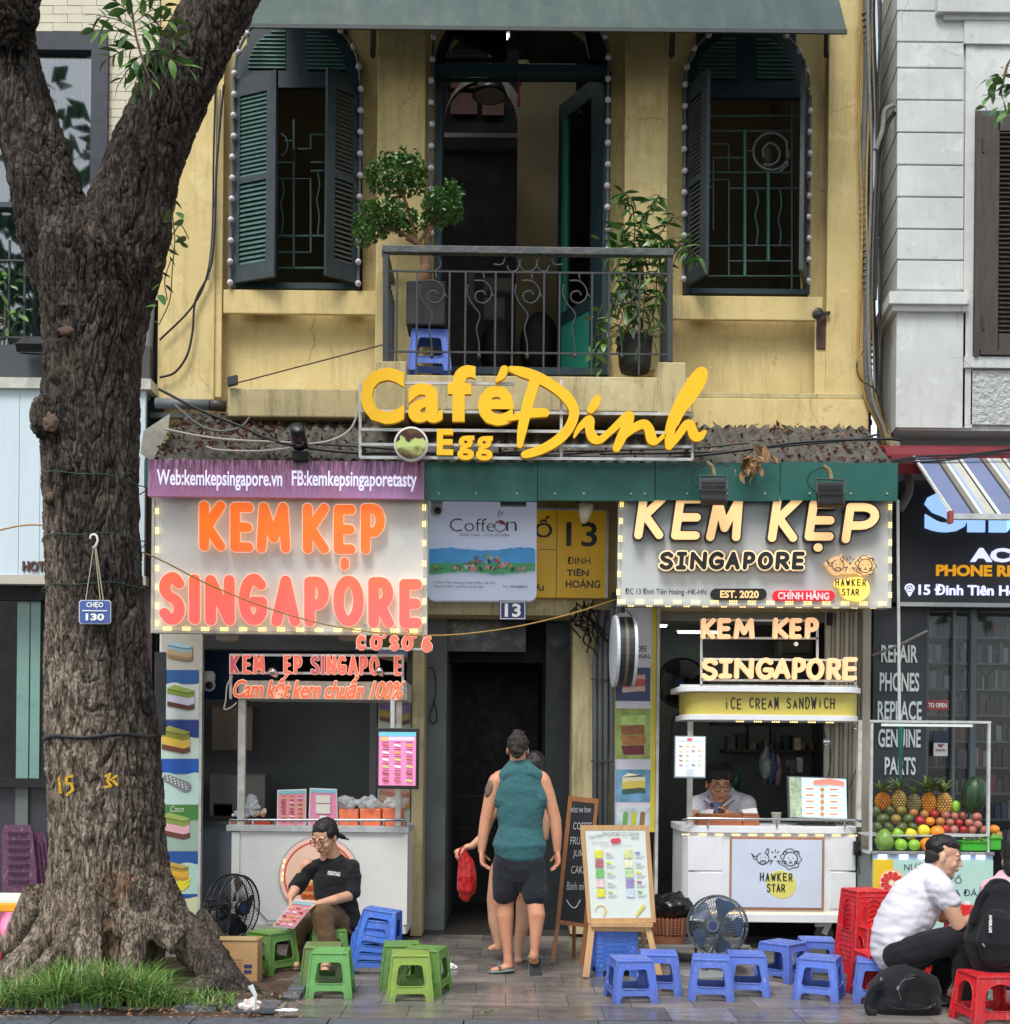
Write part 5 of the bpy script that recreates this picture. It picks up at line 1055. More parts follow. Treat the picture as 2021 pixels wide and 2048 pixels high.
# spotlights on the roof edge
sp_ = thing('spotlight', 'black cylindrical spotlight standing on the lean-to roof edge', 'spotlight', at(600, 918, 9.95)); p = at(600, 885, 9.95); MB().lathe(p, [(.05, -.04), (.062, -.03), (.062, .02), (.055, .09), (.06, .16), (.04, .17)], 20, Matrix.Rotation(R(60), 3, 'X')).build('housing', BLKP, sp_, smooth=True); MB().lathe(p + Vector((0, -.05, -.01)), [(.03, 0), (.034, .02), (.045, .015)], 18, Rx).build('lens', mat('lens_grey', rgb(60, 62, 66), .15), sp_); MB().pb(585, 902, 616, 920, 9.93, .06).build('bracket', BLKM, sp_)
def flood(label, x0, y0, x1, y1):
    t = thing('floodlight', label, 'floodlight', at((x0 + x1) / 2, y1, 9.8), 'floodlights on the green fascia'); cx = (x0 + x1) / 2
    p = MB(); p.obox(at(cx, (y0 + y1) / 2 + 4, 9.82), (S((x1 - x0) / 2, 9.8), 0, 0), (0, .025, -.012), (0, .03, S((y1 - y0) / 2 - 4, 9.8))); h = p.build('housing', BLKP, t, bevel=.004)
    fm_ = MB().box(-.003, .003, -.018, 0, -.09, .09).mesh('cooling_fin', BLKM)
    for i in range(13): inst('cooling_fin', fm_, h, at(x0 + 4 + (x1 - x0 - 8) * i / 12, (y0 + y1) / 2 + 4, 9.795), (R(-18), 0, 0))
    for i in range(3): MB().pb(x0 + 2, y0 + 14 + i * 16, x1 - 1, y0 + 16 + i * 16, 9.772 - .004 * i, .008).build('cross_fin', BLKM, h)
    MB().tube([at(x0 - 1, (y0 + y1) / 2, 9.8), at(x0 - 1, y0, 9.85), at(x1 + 1, y0 + 2, 9.85), at(x1 + 1, (y0 + y1) / 2, 9.8)], .008, 5).build('yoke', BLKI, t)
    MB().tube([at(x, y, 9.9) for x, y in sm([(cx - 14, y0 - 26), (cx - 2, y0 - 16), (cx + 2, y0)], 4)], .018, 8).build('arm', mat('tarnished_arm', rgb(150, 136, 100), .4, metal=.5), t)
    MB().tube([at(x, y, 9.85) for x, y in sm([(cx - 14, y0 - 24), (x0 - 14, y0 - 10), (x0 - 17, y0 + 12), (x0 - 2, y0 + 26)], 5)], .005, 5).build('lead', WIRE, t)
flood('black finned floodlight on the fascia beside the dry leaf cluster', 1401, 951, 1454, 1008); flood('black finned floodlight at the right end of the green fascia', 1634, 958, 1688, 1014)
# rope of the tree to the door, pipes and cables beside the door
rp = thing('yellow_cable', 'yellowish cable sagging from the tree across both shop signs', 'cable', at(860, 1271, 9.6)); MB().tube([at(x, y, Y) for x, y, Y in sm([(-60, 1075, 8.6), (88, 1050, 8.55), (286, 1105, 8.7), (420, 1170, 9.0), (560, 1224, 9.3), (700, 1258, 9.6), (860, 1271, 9.9), (1000, 1259, 10.1), (1130, 1231, 10.3), (1232, 1199, 10.5)], 6)], .006, 6).build('strand', WIREY, rp)
pp = thing('pipe_run', 'bundle of grey vertical pipes beside the doorway pillar', 'pipes', at(1205, 1660, 10.9))
for k, (x, y0) in enumerate(((1190, 1300), (1201, 1240), (1212, 1262), (1224, 1205))): MB().tube([at(x + 6, y0 - 20, 10.93 - .01 * k), at(x, y0 + 30, 10.93 - .01 * k), at(x, 1870, 10.93 - .01 * k)], .024, 10).build('pipe', mat('door_pipe_grey', rgb(96, 100, 102), .5) if k == 0 else bpy.data.materials['door_pipe_grey'], pp, smooth=True)
for y in (1357, 1520): MB().pb(1182, y, 1228, y + 3, 10.87, .01).build('pipe_clip', BLKI, pp)
tg = thing('cable_tangle', 'tangle of black cables above the doorway pillar', 'cables', at(1190, 1300, 10.8)); rr = random.Random(9)
for k in range(14):
    p = [(1150 + rr.uniform(0, 40), 1195 + rr.uniform(0, 30))]
    for q in range(4): p.append((p[-1][0] + rr.uniform(-12, 26), p[-1][1] + rr.uniform(4, 30)))
    MB().tube([at(min(x, 1232), y, 10.8 + rr.uniform(-.05, .05)) for x, y in sm(p, 4)], .008, 5).build('cable', WIRE, tg)
hk = thing('hanging_cable', 'black coiled cable hanging on the grey passage wall', 'cable', at(868, 1440, 11.15)); MB().tube([at(x, y, 11.15) for x, y in sm([(858, 1335), (868, 1340), (872, 1370), (870, 1400), (860, 1430), (864, 1447), (874, 1440), (872, 1415), (866, 1400)], 5)], .008, 6).build('loop', WIRE, hk)
db = thing('black_signboard', 'dark cafe signboard with faint gold script inside the passage', 'sign', at(950, 1303, 11.3)); MB().pb(856, 1228, 1052, 1303, 11.28, .05).build('board', mat('gloss_black', rgb(20, 22, 26), .3), db)
m = MB(); Z2 = lambda pts: [(860 + (x - 80) / 3.45, 1200 + y / 3.45, 1.6) for x, y in pts]
strokes_px(m, [sm(Z2([(105, 200), (125, 165), (130, 200), (160, 205)]), 4), sm(Z2([(165, 205), (190, 170), (195, 205), (225, 172), (240, 205)]), 4), sm(Z2([(250, 205), (300, 150), (350, 95), (365, 105), (330, 180), (350, 165), (375, 185), (400, 195)]), 4), Z2([(112, 115), (125, 105)]), sm(Z2([(460, 160), (500, 180), (560, 185), (575, 165), (540, 150)]), 4)], 11.276, .004, 0, 120); m.build('script', flat(110, 92, 60), db)
m = MB(); text(m, 'Đinh Cafe 13 Đinh Tiên Hoàng', 914, 1281, 1015, 1286, 11.276, 0, 0); text(m, 'Hoàn Kiếm, Hà Nội', 914, 1290, 946, 1294, 11.276); m.build('small_print', flat(70, 72, 72), db)
# round double sided sign
rs = thing('round_sign', 'round double faced projecting sign seen nearly edge on', 'sign', at(1250, 1390, 10.5)); c = at(1247, 1303, 10.45); yaw = Matrix.Rotation(R(98), 3, 'Z'); 
for sgn, nm in ((-1, 'sign_face'), (1, 'sign_face')):
    MB().lathe(c, [(.3, .06), (.3, .085), (.25, .09)] if sgn > 0 else [(.25, -.09), (.3, -.085), (.3, -.06)], 40, Matrix.Rotation(R(-88), 3, 'Z') @ Matrix.Rotation(R(90), 3, 'X')).build(nm, flat(206, 212, 220), rs)
MB().lathe(c, [(.288, -.06), (.288, .06)], 40, Matrix.Rotation(R(-88), 3, 'Z') @ Matrix.Rotation(R(90), 3, 'X')).build('drum', flat(44, 46, 46), rs); MB().tube([at(1243, 1200, 10.45), at(1243, 1225, 10.45)], .03, 8).build('hanger', BLKI, rs)
MB().lathe(c, [(.29, -.012), (.29, .012)], 40, Matrix.Rotation(R(-88), 3, 'Z') @ Matrix.Rotation(R(90), 3, 'X')).build('drum_seam', flat(110, 104, 84), rs)
# ---------------------------------------------------------------- remeshed organic bodies
def remesh(mb, voxel, smooth=2, sf=.5):
    me = bpy.data.meshes.new('t'); me.from_pydata(mb.v, [], mb.f)
    bm = bmesh.new(); bm.from_mesh(me); bmesh.ops.recalc_face_normals(bm, faces=bm.faces); bm.to_mesh(me); bm.free()
    o = bpy.data.objects.new('t', me); COL.objects.link(o)
    r_ = o.modifiers.new('r', 'REMESH'); r_.mode = 'VOXEL'; r_.voxel_size = voxel
    if smooth: s_ = o.modifiers.new('s', 'SMOOTH'); s_.factor = sf; s_.iterations = smooth
    dg = bpy.context.evaluated_depsgraph_get(); out = bpy.data.meshes.new_from_object(o.evaluated_get(dg))
    bpy.data.objects.remove(o); bpy.data.meshes.remove(me); out.polygons.foreach_set('use_smooth', [True] * len(out.polygons)); return out
def coords(me):
    n = len(me.vertices); co = np.empty(n * 3, np.float32); me.vertices.foreach_get('co', co); no = np.empty(n * 3, np.float32); me.vertices.foreach_get('normal', no); return co.reshape(-1, 3), no.reshape(-1, 3)
# ---------------------------------------------------------------- the big tree
YT = 8.55
tree = thing('street_tree', 'huge forked street tree with dark cracked bark and spreading roots', 'tree', gp(230, 1985))
m = MB(); T = lambda pts, n=24, **k: m.tube([at(x, y, Y) for x, y, Y, r in pts], [r for *_, r in pts], n, **k)
px = S(1, YT)
T([(205, 2010, 8.55, .44), (203, 1930, 8.55, .42), (210, 1850, 8.55, .42), (219, 1792, YT, 130 * px), (216, 1700, YT, 116 * px), (208, 1540, YT, 110 * px), (204, 1400, YT, 106 * px), (194, 1200, YT, 97 * px), (185, 1000, YT, 97 * px), (183, 900, YT, 98 * px), (187, 700, YT, 97 * px), (191, 600, YT, 110 * px), (200, 520, YT, 122 * px), (215, 460, YT, 100 * px)])
T([(225, 560, YT, .3), (250, 450, YT, 90 * px), (266, 400, YT, 78 * px), (297, 300, YT, 74 * px), (344, 200, YT, 72 * px), (392, 100, YT, 70 * px), (446, 0, YT, 64 * px), (505, -120, YT, 58 * px)])
T([(150, 570, YT, .28), (120, 470, YT, 84 * px), (97, 400, YT, 72 * px), (70, 300, YT, 66 * px), (42, 200, YT, 64 * px), (20, 110, YT, 58 * px), (5, 0, YT, 55 * px), (-15, -120, YT, 50 * px)])
T([(20, 90, 8.4, .14), (30, 30, 8.3, .17), (40, -60, 8.2, .16), (50, -140, 8.1, .15)])
# roots
T([(150, 1780, 8.4, .22), (118, 1850, 8.3, .17), (70, 1912, 8.2, .13), (10, 1958, 8.15, .11), (-70, 2000, 8.1, .09)], 14); T([(205, 1800, 8.25, .2), (150, 1872, 8.1, .11), (100, 1925, 8.0, .09), (50, 1968, 7.95, .075), (-10, 2006, 7.9, .05)], 12)
T([(285, 1770, 8.5, .22), (345, 1850, 8.4, .17), (405, 1905, 8.3, .145), (450, 1950, 8.2, .11), (500, 1985, 8.1, .075), (570, 2004, 8.0, .05), (640, 2012, 7.98, .02)], 14)
T([(230, 1810, 8.3, .2), (272, 1872, 8.15, .1), (262, 1930, 8.05, .075), (240, 1985, 8.0, .06)], 12); T([(262, 1835, 8.3, .14), (318, 1862, 8.2, .085), (360, 1885, 8.2, .1)], 12)
T([(345, 1985, 8.0, .05), (400, 1975, 8.05, .075), (450, 1972, 8.1, .09), (500, 1990, 8.05, .05)], 12); T([(180, 1830, 8.2, .16), (170, 1900, 8.05, .11), (185, 1970, 8.0, .08)], 12)
T([(100, 1800, 8.9, .2), (40, 1880, 9.0, .13), (-40, 1930, 9.1, .09)], 12); T([(380, 1850, 8.9, .16), (450, 1920, 9.0, .09), (520, 1945, 9.0, .04)], 12)
T([(470, 1975, 8.12, .07), (500, 2005, 7.95, .04), (540, 2024, 7.85, .015)], 10)
# burls
m.ell(at(92, 835, 8.32), (.12, .12, .17), 16, 12); m.ell(at(140, 618, 8.26), (.1, .08, .1), 16, 12); m.ell(at(134, 655, 8.24), (.06, .06, .05), 12, 8); m.ell(at(100, 995, 8.27), (.05, .05, .06)); m.ell(at(140, 925, 8.24), (.07, .05, .08)); m.ell(at(310, 130, 8.35), (.1, .1, .09)); m.ell(at(265, 1780, 8.18), (.1, .07, .13))
me = remesh(m, .0095, 5, .6); co, no = coords(me); n = len(co); d = np.zeros(n); crev = np.ones(n)
V = Vector; nz = noise.noise
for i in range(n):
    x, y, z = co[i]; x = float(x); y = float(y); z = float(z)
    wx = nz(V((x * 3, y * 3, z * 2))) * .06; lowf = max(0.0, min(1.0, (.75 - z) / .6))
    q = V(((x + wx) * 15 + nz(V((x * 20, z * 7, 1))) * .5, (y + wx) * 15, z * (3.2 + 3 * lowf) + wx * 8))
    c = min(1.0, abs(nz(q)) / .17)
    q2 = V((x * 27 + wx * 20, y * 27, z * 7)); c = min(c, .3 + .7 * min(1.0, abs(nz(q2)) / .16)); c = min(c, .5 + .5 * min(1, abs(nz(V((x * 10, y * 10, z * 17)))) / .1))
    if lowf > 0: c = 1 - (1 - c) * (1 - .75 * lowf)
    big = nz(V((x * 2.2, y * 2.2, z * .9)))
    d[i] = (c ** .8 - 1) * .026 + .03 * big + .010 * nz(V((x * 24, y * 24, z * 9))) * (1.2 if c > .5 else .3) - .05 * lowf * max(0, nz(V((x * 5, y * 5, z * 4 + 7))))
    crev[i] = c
co = co + no * d[:, None].astype(np.float32); me.vertices.foreach_set('co', co.ravel())
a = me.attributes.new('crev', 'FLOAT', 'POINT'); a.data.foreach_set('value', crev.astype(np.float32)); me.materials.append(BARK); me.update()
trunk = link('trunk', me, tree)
for (x, y, Y, r3) in ((134, 661, 8.2, (.05, .016, .03)), (102, 845, 8.215, (.05, .02, .06)), (100, 994, 8.235, (.03, .015, .03))): m = MB().ell((0, 0, 0), r3, 30, 20); c = at(x, y, Y); m.v = [tuple(V(v) * (1 + .35 * nz(V(v) * 40 + c) + .25 * nz(V(v) * 110)) + c) for v in m.v]; m.build('branch_scar', CUTW, trunk, smooth=True)
def band(name, label, y, dy, r_, mt, col='strap'):
    t = thing(name, label, col, at(200, y, 8.2)); pts = []
    c = at(204 if y > 1300 else 190, y, YT); rad = (107 if y > 1300 else 98) * px + .005
    for k in range(25): a_ = 2 * math.pi * k / 24; pts.append(c + V((rad * math.cos(a_), rad * math.sin(a_), S(dy, YT) * math.cos(a_) + .01 * math.sin(5 * a_))))
    MB().tube(pts, r_, 6).build('loop', mt, t, smooth=True); return t
band('tree_strap', 'dark strap tied around the tree trunk above the painted numbers', 1474, 4, .014, mat('dark_green_wire', rgb(30, 36, 38), .6)); band('tree_wire', 'thin dark green wire around the trunk at the hook of the blue plate', 1084, 2, .004, mat('green_wire', rgb(40, 66, 60), .6), 'wire'); band('tree_wire', 'thin dark green wire around the trunk above the blue plate', 1180, 5, .004, bpy.data.materials['green_wire'], 'wire'); band('tree_wire', 'thin wire around the trunk near the small upper scar', 967, -6, .004, bpy.data.materials['green_wire'], 'wire')
pt = thing('tree_plate', 'small blue plate reading CHẸO 130 hanging on the tree trunk', 'plate', at(190, 1248, 8.18))
m = MB(); fill_px(m, [[(162, 1200), (218, 1200), (222, 1204), (222, 1244), (218, 1248), (162, 1248), (158, 1244), (158, 1204)]], 8.16, .006); m.build('plate', PAPER, pt); m = MB(); fill_px(m, [[(163, 1201.5), (217, 1201.5), (220.5, 1205), (220.5, 1243), (217, 1246.5), (163, 1246.5), (159.5, 1243), (159.5, 1205)]], 8.157, .004); m.build('plate_face', BLUEP, pt)
m = MB(); text(m, 'CHẸO', 173, 1204, 207, 1217, 8.154, 0, .03); text(m, '130', 172, 1227, 209, 1241, 8.154, 0, .04); m.pb(165, 1220.5, 215, 1222.5, 8.154, .003); m.build('lettering', WINK, pt)
m = MB(); 
for a_, b_ in (((188, 1092), (172, 1200)), ((190, 1092), (201, 1200)), ((192, 1092), (207, 1200))): m.tube([at(*a_, 8.15), at(*b_, 8.158)], .004, 5)
m.build('strings', mat('pale_string', rgb(176, 166, 140), .8), pt); MB().tube([at(x, y, 8.15) for x, y in [(186, 1096), (192, 1092), (196, 1082)] + arc(188, 1076, 7, 7, 0, -200, 8)], .008, 7).build('hook', PLASW, pt, smooth=True)
# yellow paint marks
m = MB(); 
for st in ([(118, 1556), (121, 1585)], [(145, 1552), (134, 1554), (133, 1566), (143, 1568), (146, 1580), (134, 1590)]): strokes_px(m, [[(x, y, 2.6) for x, y in st]], 8.155, .012, 0, 50)
for st in ([(212, 1552), (220, 1548), (215, 1562), (222, 1572), (210, 1574)], [(222, 1560), (232, 1552)], [(226, 1560), (234, 1570)]): strokes_px(m, [[(x, y, 2.4) for x, y in st]], 8.165, .012, 0, 50)
m.build('paint_mark', mat('yellow_paint', rgb(200, 156, 40), .9, .35, 60), trunk)

# ---------------------------------------------------------------- leaves
def leafmesh(name, mt, w=.5, fold=.12, curl=.25, n=5, heart=False):
    m = MB()
    for i in range(n + 1):
        t = i / n; ww = w / 2 * (math.sin(math.pi * min(1, t * .96 + .02)) ** .8 if not heart else (math.sin(math.pi * (t * .75 + .22)) if t < 1 else 0.02)); z = -curl * t * t
        m.v += [(t, -ww, z + fold * ww), (t, 0, z - 0.0), (t, ww, z + fold * ww)]
    for i in range(n):
        a = 3 * i; m.f += [(a, a + 3, a + 4, a + 1), (a + 1, a + 4, a + 5, a + 2)]; m.m += [0, 0]
    me = m.mesh(name, mt); me.polygons.foreach_set('use_smooth', [True] * len(me.polygons)); return me
def leaf(root, me, base, dirv, length, roll=0.0):
    d = Vector(dirv).normalized(); z = Vector((0, 0, 1)) - d * d.z; z = z.normalized() if z.length > .05 else Vector((0, -1, 0)); y = z.cross(d)
    M_ = Matrix((d, y, z)).transposed() @ Matrix.Rotation(roll, 3, 'X')
    o = bpy.data.objects.new('leaf', me); COL.objects.link(o); o.parent = root; o.location = Vector(base) - wloc(root); o.rotation_euler = M_.to_euler(); o.scale = (length,) * 3; return o
rl = random.Random(11)
LM = leafmesh('leaf', LEAF, .42); LML = leafmesh('leaf', LEAFL, .42); LMH = leafmesh('leaf', LEAF, .8, .1, .2, 5, True); LMN = leafmesh('leaf', LEAF, .32, .1, .5); LMN2 = leafmesh('leaf', LEAFL, .24, .1, .4); LMS = leafmesh('leaf', LEAFV, .07, .2, 1.0, 8)
br = thing('leafy_branch', 'leafy twig with pointed green leaflets hanging before the tree fork', 'branch', at(285, 150, 8.1)); YB2 = 8.0
MB().tube([at(x, y, YB2) for x, y in sm([(300, 160), (286, 120), (272, 70), (264, 20)], 5)], [.008] * 16, 6).build('stem', STEMM, br)
sprays = [((283, 110), (240, 165)), ((280, 95), (215, 118)), ((275, 75), (190, 60)), ((272, 60), (195, 30)), ((266, 40), (235, 5)), ((268, 30), (300, 0)), ((274, 60), (345, 40)), ((276, 70), (360, 80)), ((284, 100), (375, 135)), ((286, 110), (325, 120)), ((285, 125), (270, 172)), ((286, 120), (300, 165)), ((270, 45), (330, 12))]
for a_, b_ in sprays:
    Yo = YB2 + rl.uniform(-.12, .1); A = at(*a_, YB2); B = at(*b_, Yo); MB().tube([A, (A + B) / 2 + V((0, 0, .02)), B], .0035, 4).build('twig', STEMM, br); nl = max(3, int((B - A).length / .027))
    for k in range(nl):
        t = (k + 1) / nl; p = A.lerp(B, t) + V((0, 0, .02 * (1 - abs(2 * t - 1)))); dv = (B - A).normalized()
        sd_ = 1 if k % 2 else -1; side = V((-dv.z, 0, dv.x)) * sd_
        if k == nl - 1: side *= 0
        leaf(br, LM if rl.random() < .6 else LML, p, dv * .8 + side * .9 + V((0, rl.uniform(-.5, .3), -.35)), rl.uniform(.09, .13), rl.uniform(-.8, .8))
b2 = thing('leafy_branch', 'bright green leaves reaching in at the right edge by the brown shutter', 'branch', at(2030, 150, 9.3)); MB().tube([at(2060, 60, 9.3), at(2015, 130, 9.3), at(2000, 190, 9.3)], .01, 6).build('stem', STEMM, b2)
for k in range(60):
    x = rl.uniform(1966, 2040); y = rl.uniform(110, 222); 
    if x < 1995 and y < 150: continue
    leaf(b2, LML if rl.random() < .6 else LM, at(x, y, 9.3 + rl.uniform(-.15, .1)), (rl.uniform(-1, .4), rl.uniform(-.6, .2), rl.uniform(-.8, .3)), rl.uniform(.09, .14), rl.uniform(-.7, .7))
vn = thing('climbing_vine', 'small heart leaved vine climbing the right side of the tree trunk', 'vine', at(330, 650, 8.45))
for pts in ([(318, 650), (340, 600), (345, 540), (350, 480), (346, 430), (352, 405)], [(345, 470), (362, 450), (378, 478)], [(335, 600), (330, 560), (342, 520)]):
    MB().tube([at(x, y, 8.42) for x, y in sm(pts, 4)], .004, 5).build('stem', STEMM, vn)
for x, y in ((348, 424), (362, 425), (350, 438), (358, 470), (372, 446), (378, 478), (352, 498), (340, 478), (340, 490), (368, 490), (345, 516), (330, 525), (345, 503), (332, 548), (345, 550), (325, 590), (338, 574), (318, 612), (300, 622), (308, 645), (326, 568), (356, 404), (342, 450)):
    leaf(vn, LMH, at(x - 5, y, 8.38), (rl.uniform(.2, 1) * rl.choice([1, 1, -1]), rl.uniform(-.4, 0), rl.uniform(-.8, .1)), rl.uniform(.06, .085), rl.uniform(-.6, .6))
p0 = thing('potted_plant', 'pale leafy plant behind the balcony bars at the far left', 'plant', at(10, 700, 11)); MB().tube([at(8, 720, 11), at(12, 600, 11)], .01, 6).build('stem', STEMM, p0)
for k in range(46): leaf(p0, LML, at(rl.uniform(-30, 46), rl.uniform(545, 690), 11 + rl.uniform(-.1, .08)), (rl.uniform(-1, 1), rl.uniform(-.5, .2), rl.uniform(-.5, .5)), rl.uniform(.08, .13), rl.uniform(-.7, .7))

# bonsai in black pot
bo = thing('bonsai_tree', 'bonsai with three cloud shaped leafy pads in a black square pot', 'tree', at(852, 660, 10.5)); YO = 10.5
MB().tube([at(x, y, YO) for x, y in sm([(846, 590), (852, 540), (848, 505), (832, 484), (815, 474)], 5)], [.055] * 6 + [.045] * 6 + [.03] * 9, 12).build('trunk', mat('bonsai_bark', rgb(120, 90, 66), .85, .3, 20, bump=.5), bo, smooth=True)
for pts in ([(838, 488), (855, 460), (880, 430)], [(845, 500), (858, 470), (868, 440), (885, 425)], [(828, 482), (800, 465), (765, 455)], [(835, 485), (820, 430), (800, 370)]): MB().tube([at(x, y, YO) for x, y in sm(pts, 4)], .014, 7).build('limb', bpy.data.materials['bonsai_bark'], bo, smooth=True)
a_, b_, c_, e_ = PR(815, 572, 893, 660, YO); MB().box(a_, b_, YO - .12, YO + .2, c_, e_).build('pot', POTB, bo, bevel=.012)
m = MB()
for (cx, cy, rx, ry, cnt) in ((793, 352, 62, 38, 850), (770, 428, 54, 22, 430), (742, 452, 40, 24, 340), (815, 446, 42, 18, 240), (886, 416, 42, 34, 640), (725, 478, 18, 12, 70), (815, 325, 34, 18, 130), (905, 385, 24, 16, 90)):
    for k in range(cnt):
        while True:
            u = V((rl.uniform(-1, 1), rl.uniform(-1, 1), rl.uniform(-1, 1)))
            if .35 < u.length < 1 + .15 * rl.random(): break
        c = at(cx, cy, YO) + V((u.x * rx * S(1, YO), u.y * .2, u.z * ry * S(1, YO))); s_ = rl.uniform(.018, .032)
        e = Euler((rl.uniform(-1, 1), rl.uniform(-1, 1), rl.uniform(0, 6.3))).to_matrix(); m.add([c + e @ V(v) * s_ for v in ((-1, 0, 0), (0, -.6, .2), (1.1, 0, -.1), (0, .6, .2))], [(0, 1, 2, 3)])
m.build('crown', LEAFB, bo)
# bamboo-like plant, its pot and the lower leaves
bp = thing('potted_plant', 'tall plant with long drooping leaves in a black pot at the right balcony corner', 'plant', at(1270, 745, 10.6)); YP = 10.55
MB().lathe(at(1270, 744, 10.62), [(.12, 0), (.135, .05), (.15, .28), (.155, .29), (.13, .285)], 22).build('pot', POTB, bp, smooth=True)
stems = [[(1268, 700), (1262, 560), (1270, 460), (1262, 400), (1245, 385)], [(1275, 700), (1290, 600), (1285, 500), (1300, 420), (1320, 390)], [(1262, 700), (1245, 600), (1235, 520), (1250, 450)], [(1280, 700), (1310, 620), (1315, 540), (1335, 480), (1375, 500), (1400, 515)], [(1268, 700), (1275, 560), (1320, 470), (1350, 430)]]
for st in stems:
    P_ = [at(x, y, YP + .04 * math.sin(q)) for q, (x, y) in enumerate(sm(st, 6))]; MB().tube(P_, .006, 5).build('stem', STEMM, bp)
    for k, p in enumerate(P_):
        if k < 5: continue
        for _ in range(3 if k % 2 else 2): leaf(bp, LMN if rl.random() < .75 else LMN2, p, (rl.choice([-1, 1]) * rl.uniform(.3, 1), rl.uniform(-.5, .35), rl.uniform(-.9, .5)), rl.uniform(.1, .17), rl.uniform(-.9, .9))
for k in range(170): leaf(bp, LMN if k % 3 else LMN2, at(rl.gauss(1268, 26), rl.uniform(450, 690), YP + rl.uniform(-.1, .15)), (rl.uniform(-1, 1), rl.uniform(-.5, .3), rl.uniform(-1, .2)), rl.uniform(.1, .16), rl.uniform(-.9, .9))
sp2 = thing('spider_plant', 'striped spider plant spilling over the rim of the black balcony pot', 'plant', at(1270, 690, 10.5))
for k in range(46):
    a_ = rl.uniform(0, 6.28); leaf(sp2, LMS, at(1265 + rl.uniform(-20, 30), 672, YP - .03), (math.cos(a_), math.sin(a_) * .7 - .2, rl.uniform(.3, 1.1)), rl.uniform(.16, .27), rl.uniform(-.4, .4))
lp2 = thing('potted_plant', 'light green broad leaved plant trailing at the foot of the teal door', 'plant', at(1200, 745, 10.4))
MB().tube([at(x, y, 10.4) for x, y in sm([(1205, 745), (1200, 690), (1195, 640), (1205, 610)], 4)], .006, 5).build('stem', STEMM, lp2)
for k in range(40): leaf(lp2, LML, at(rl.gauss(1200, 10), rl.uniform(620, 740), 10.38 + rl.uniform(-.05, .05)), (rl.uniform(-1, 1), rl.uniform(-.7, .1), rl.uniform(-.8, .3)), rl.uniform(.08, .13), rl.uniform(-.6, .6))

# ---------------------------------------------------------------- grass at the tree foot
m = MB(); rg = random.Random(4)
for k in range(7200):
    if rg.random() < .8: x = rg.gauss(190, 82); y = 2014 - abs(rg.gauss(0, 34))
    else: x = rg.uniform(-60, 470); y = rg.uniform(1996, 2018)
    if x > 470 or y < 1895 or nz(V((x * .03, y * .05, 2))) < -.32: continue
    if x > 330: y = max(y, 1998)
    p = gp(x, max(y, 1930), .03); tall = (1 if x < 340 else .5) * rg.uniform(.1, .27) * (1.25 if 100 < x < 300 else .85)
    a_ = rg.uniform(0, 6.28); lean = rg.uniform(.2, 1.8); dx, dy = math.cos(a_) * lean, math.sin(a_) * lean * .7 - .12; w = rg.uniform(.003, .0065); sx, sy = -math.sin(a_) * w, math.cos(a_) * w
    pts = [p + V((dx * tall * t * t, dy * tall * t * t, tall * (t - .35 * t * t * lean))) for t in (0, .35, .7, 1)]; b0 = len(m.v)
    m.cm = 1 if rg.random() < .12 else 0
    for t, q in zip((1, .9, .6, .08), pts): m.v += [tuple(q + V((sx * t, sy * t, 0))), tuple(q - V((sx * t, sy * t, 0)))]
    for i in range(3): m.f.append((b0 + 2 * i, b0 + 2 * i + 1, b0 + 2 * i + 3, b0 + 2 * i + 2)); m.m.append(m.cm)
tag(m.build('grass', [GRASS, GRASSD]), 'long green grass growing round the foot of the tree', 'grass', kind='stuff')
m = MB()
for k in range(500):
    p = gp(rg.uniform(-40, 620), rg.uniform(1985, 2034), .045); e = Euler((rg.uniform(-.4, .4), rg.uniform(-.4, .4), rg.uniform(0, 6))).to_matrix(); s_ = rg.uniform(.006, .016)
    m.add([p + e @ V(v) * s_ for v in ((-1.5, 0, 0), (0, -.5, .1), (1.5, 0, 0), (0, .5, .1))], [(0, 1, 2, 3)])
tag(m.build('ground_litter', LITTER2), 'dry leaf scraps scattered round the tree pit', 'leaf litter', kind='stuff')
def crumple(name, label, c, r3, mt, cat, seed=0, f=9, amt=.5, grp=None):
    m = MB().ell((0, 0, 0), r3, 20, 14); vs = []
    for v in m.v: q = V(v); k = 1 + amt * nz(q * f / max(r3) * .25 + V((seed, 0, 0))) + amt * .5 * nz(q * f / max(r3) * .6 + V((0, seed, 0))); vs.append(tuple(q * k + V(c) + V((0, 0, r3[2] * .8))))
    m.v = vs; return tag(m.build(name, mt, smooth=False), label, cat, grp)
crumple('tissue', 'crumpled white and pink tissue lying on the edging below the root', gp(500, 2018, .05), (.06, .04, .035), mat('stained_tissue', rgb(222, 206, 198), .8, .1, 9), 'tissue', 3); tw = thing('paper_roll', 'white twist of paper standing in the tissue by the root', 'paper', gp(505, 2015, .1)); MB().tube([gp(508, 2012, .1), gp(508, 2012, .1) + V((.01, 0, .06)), gp(508, 2012, .1) + V((-.02, 0, .12))], [.014, .012, .018], 7).build('twist', PAPER, tw)
crumple('tissue', 'small crumpled white tissue on the paving before the doorway', gp(904, 1938), (.035, .03, .022), PAPER, 'tissue', 8); crumple('tissue', 'flat torn white paper scrap on the right end of the edging', gp(575, 2022, .04), (.06, .03, .008), PAPER, 'paper', 12)
ls = thing('leaf_scrap', 'bright green torn leaf lying on the paving in front', 'leaf', gp(980, 2022))
for k in range(7): leaf(ls, LML, gp(960 + k * 7, 2021 + 3 * math.sin(k), .008), (rg.uniform(-1, 1), rg.uniform(-1, 1), .02), .035)
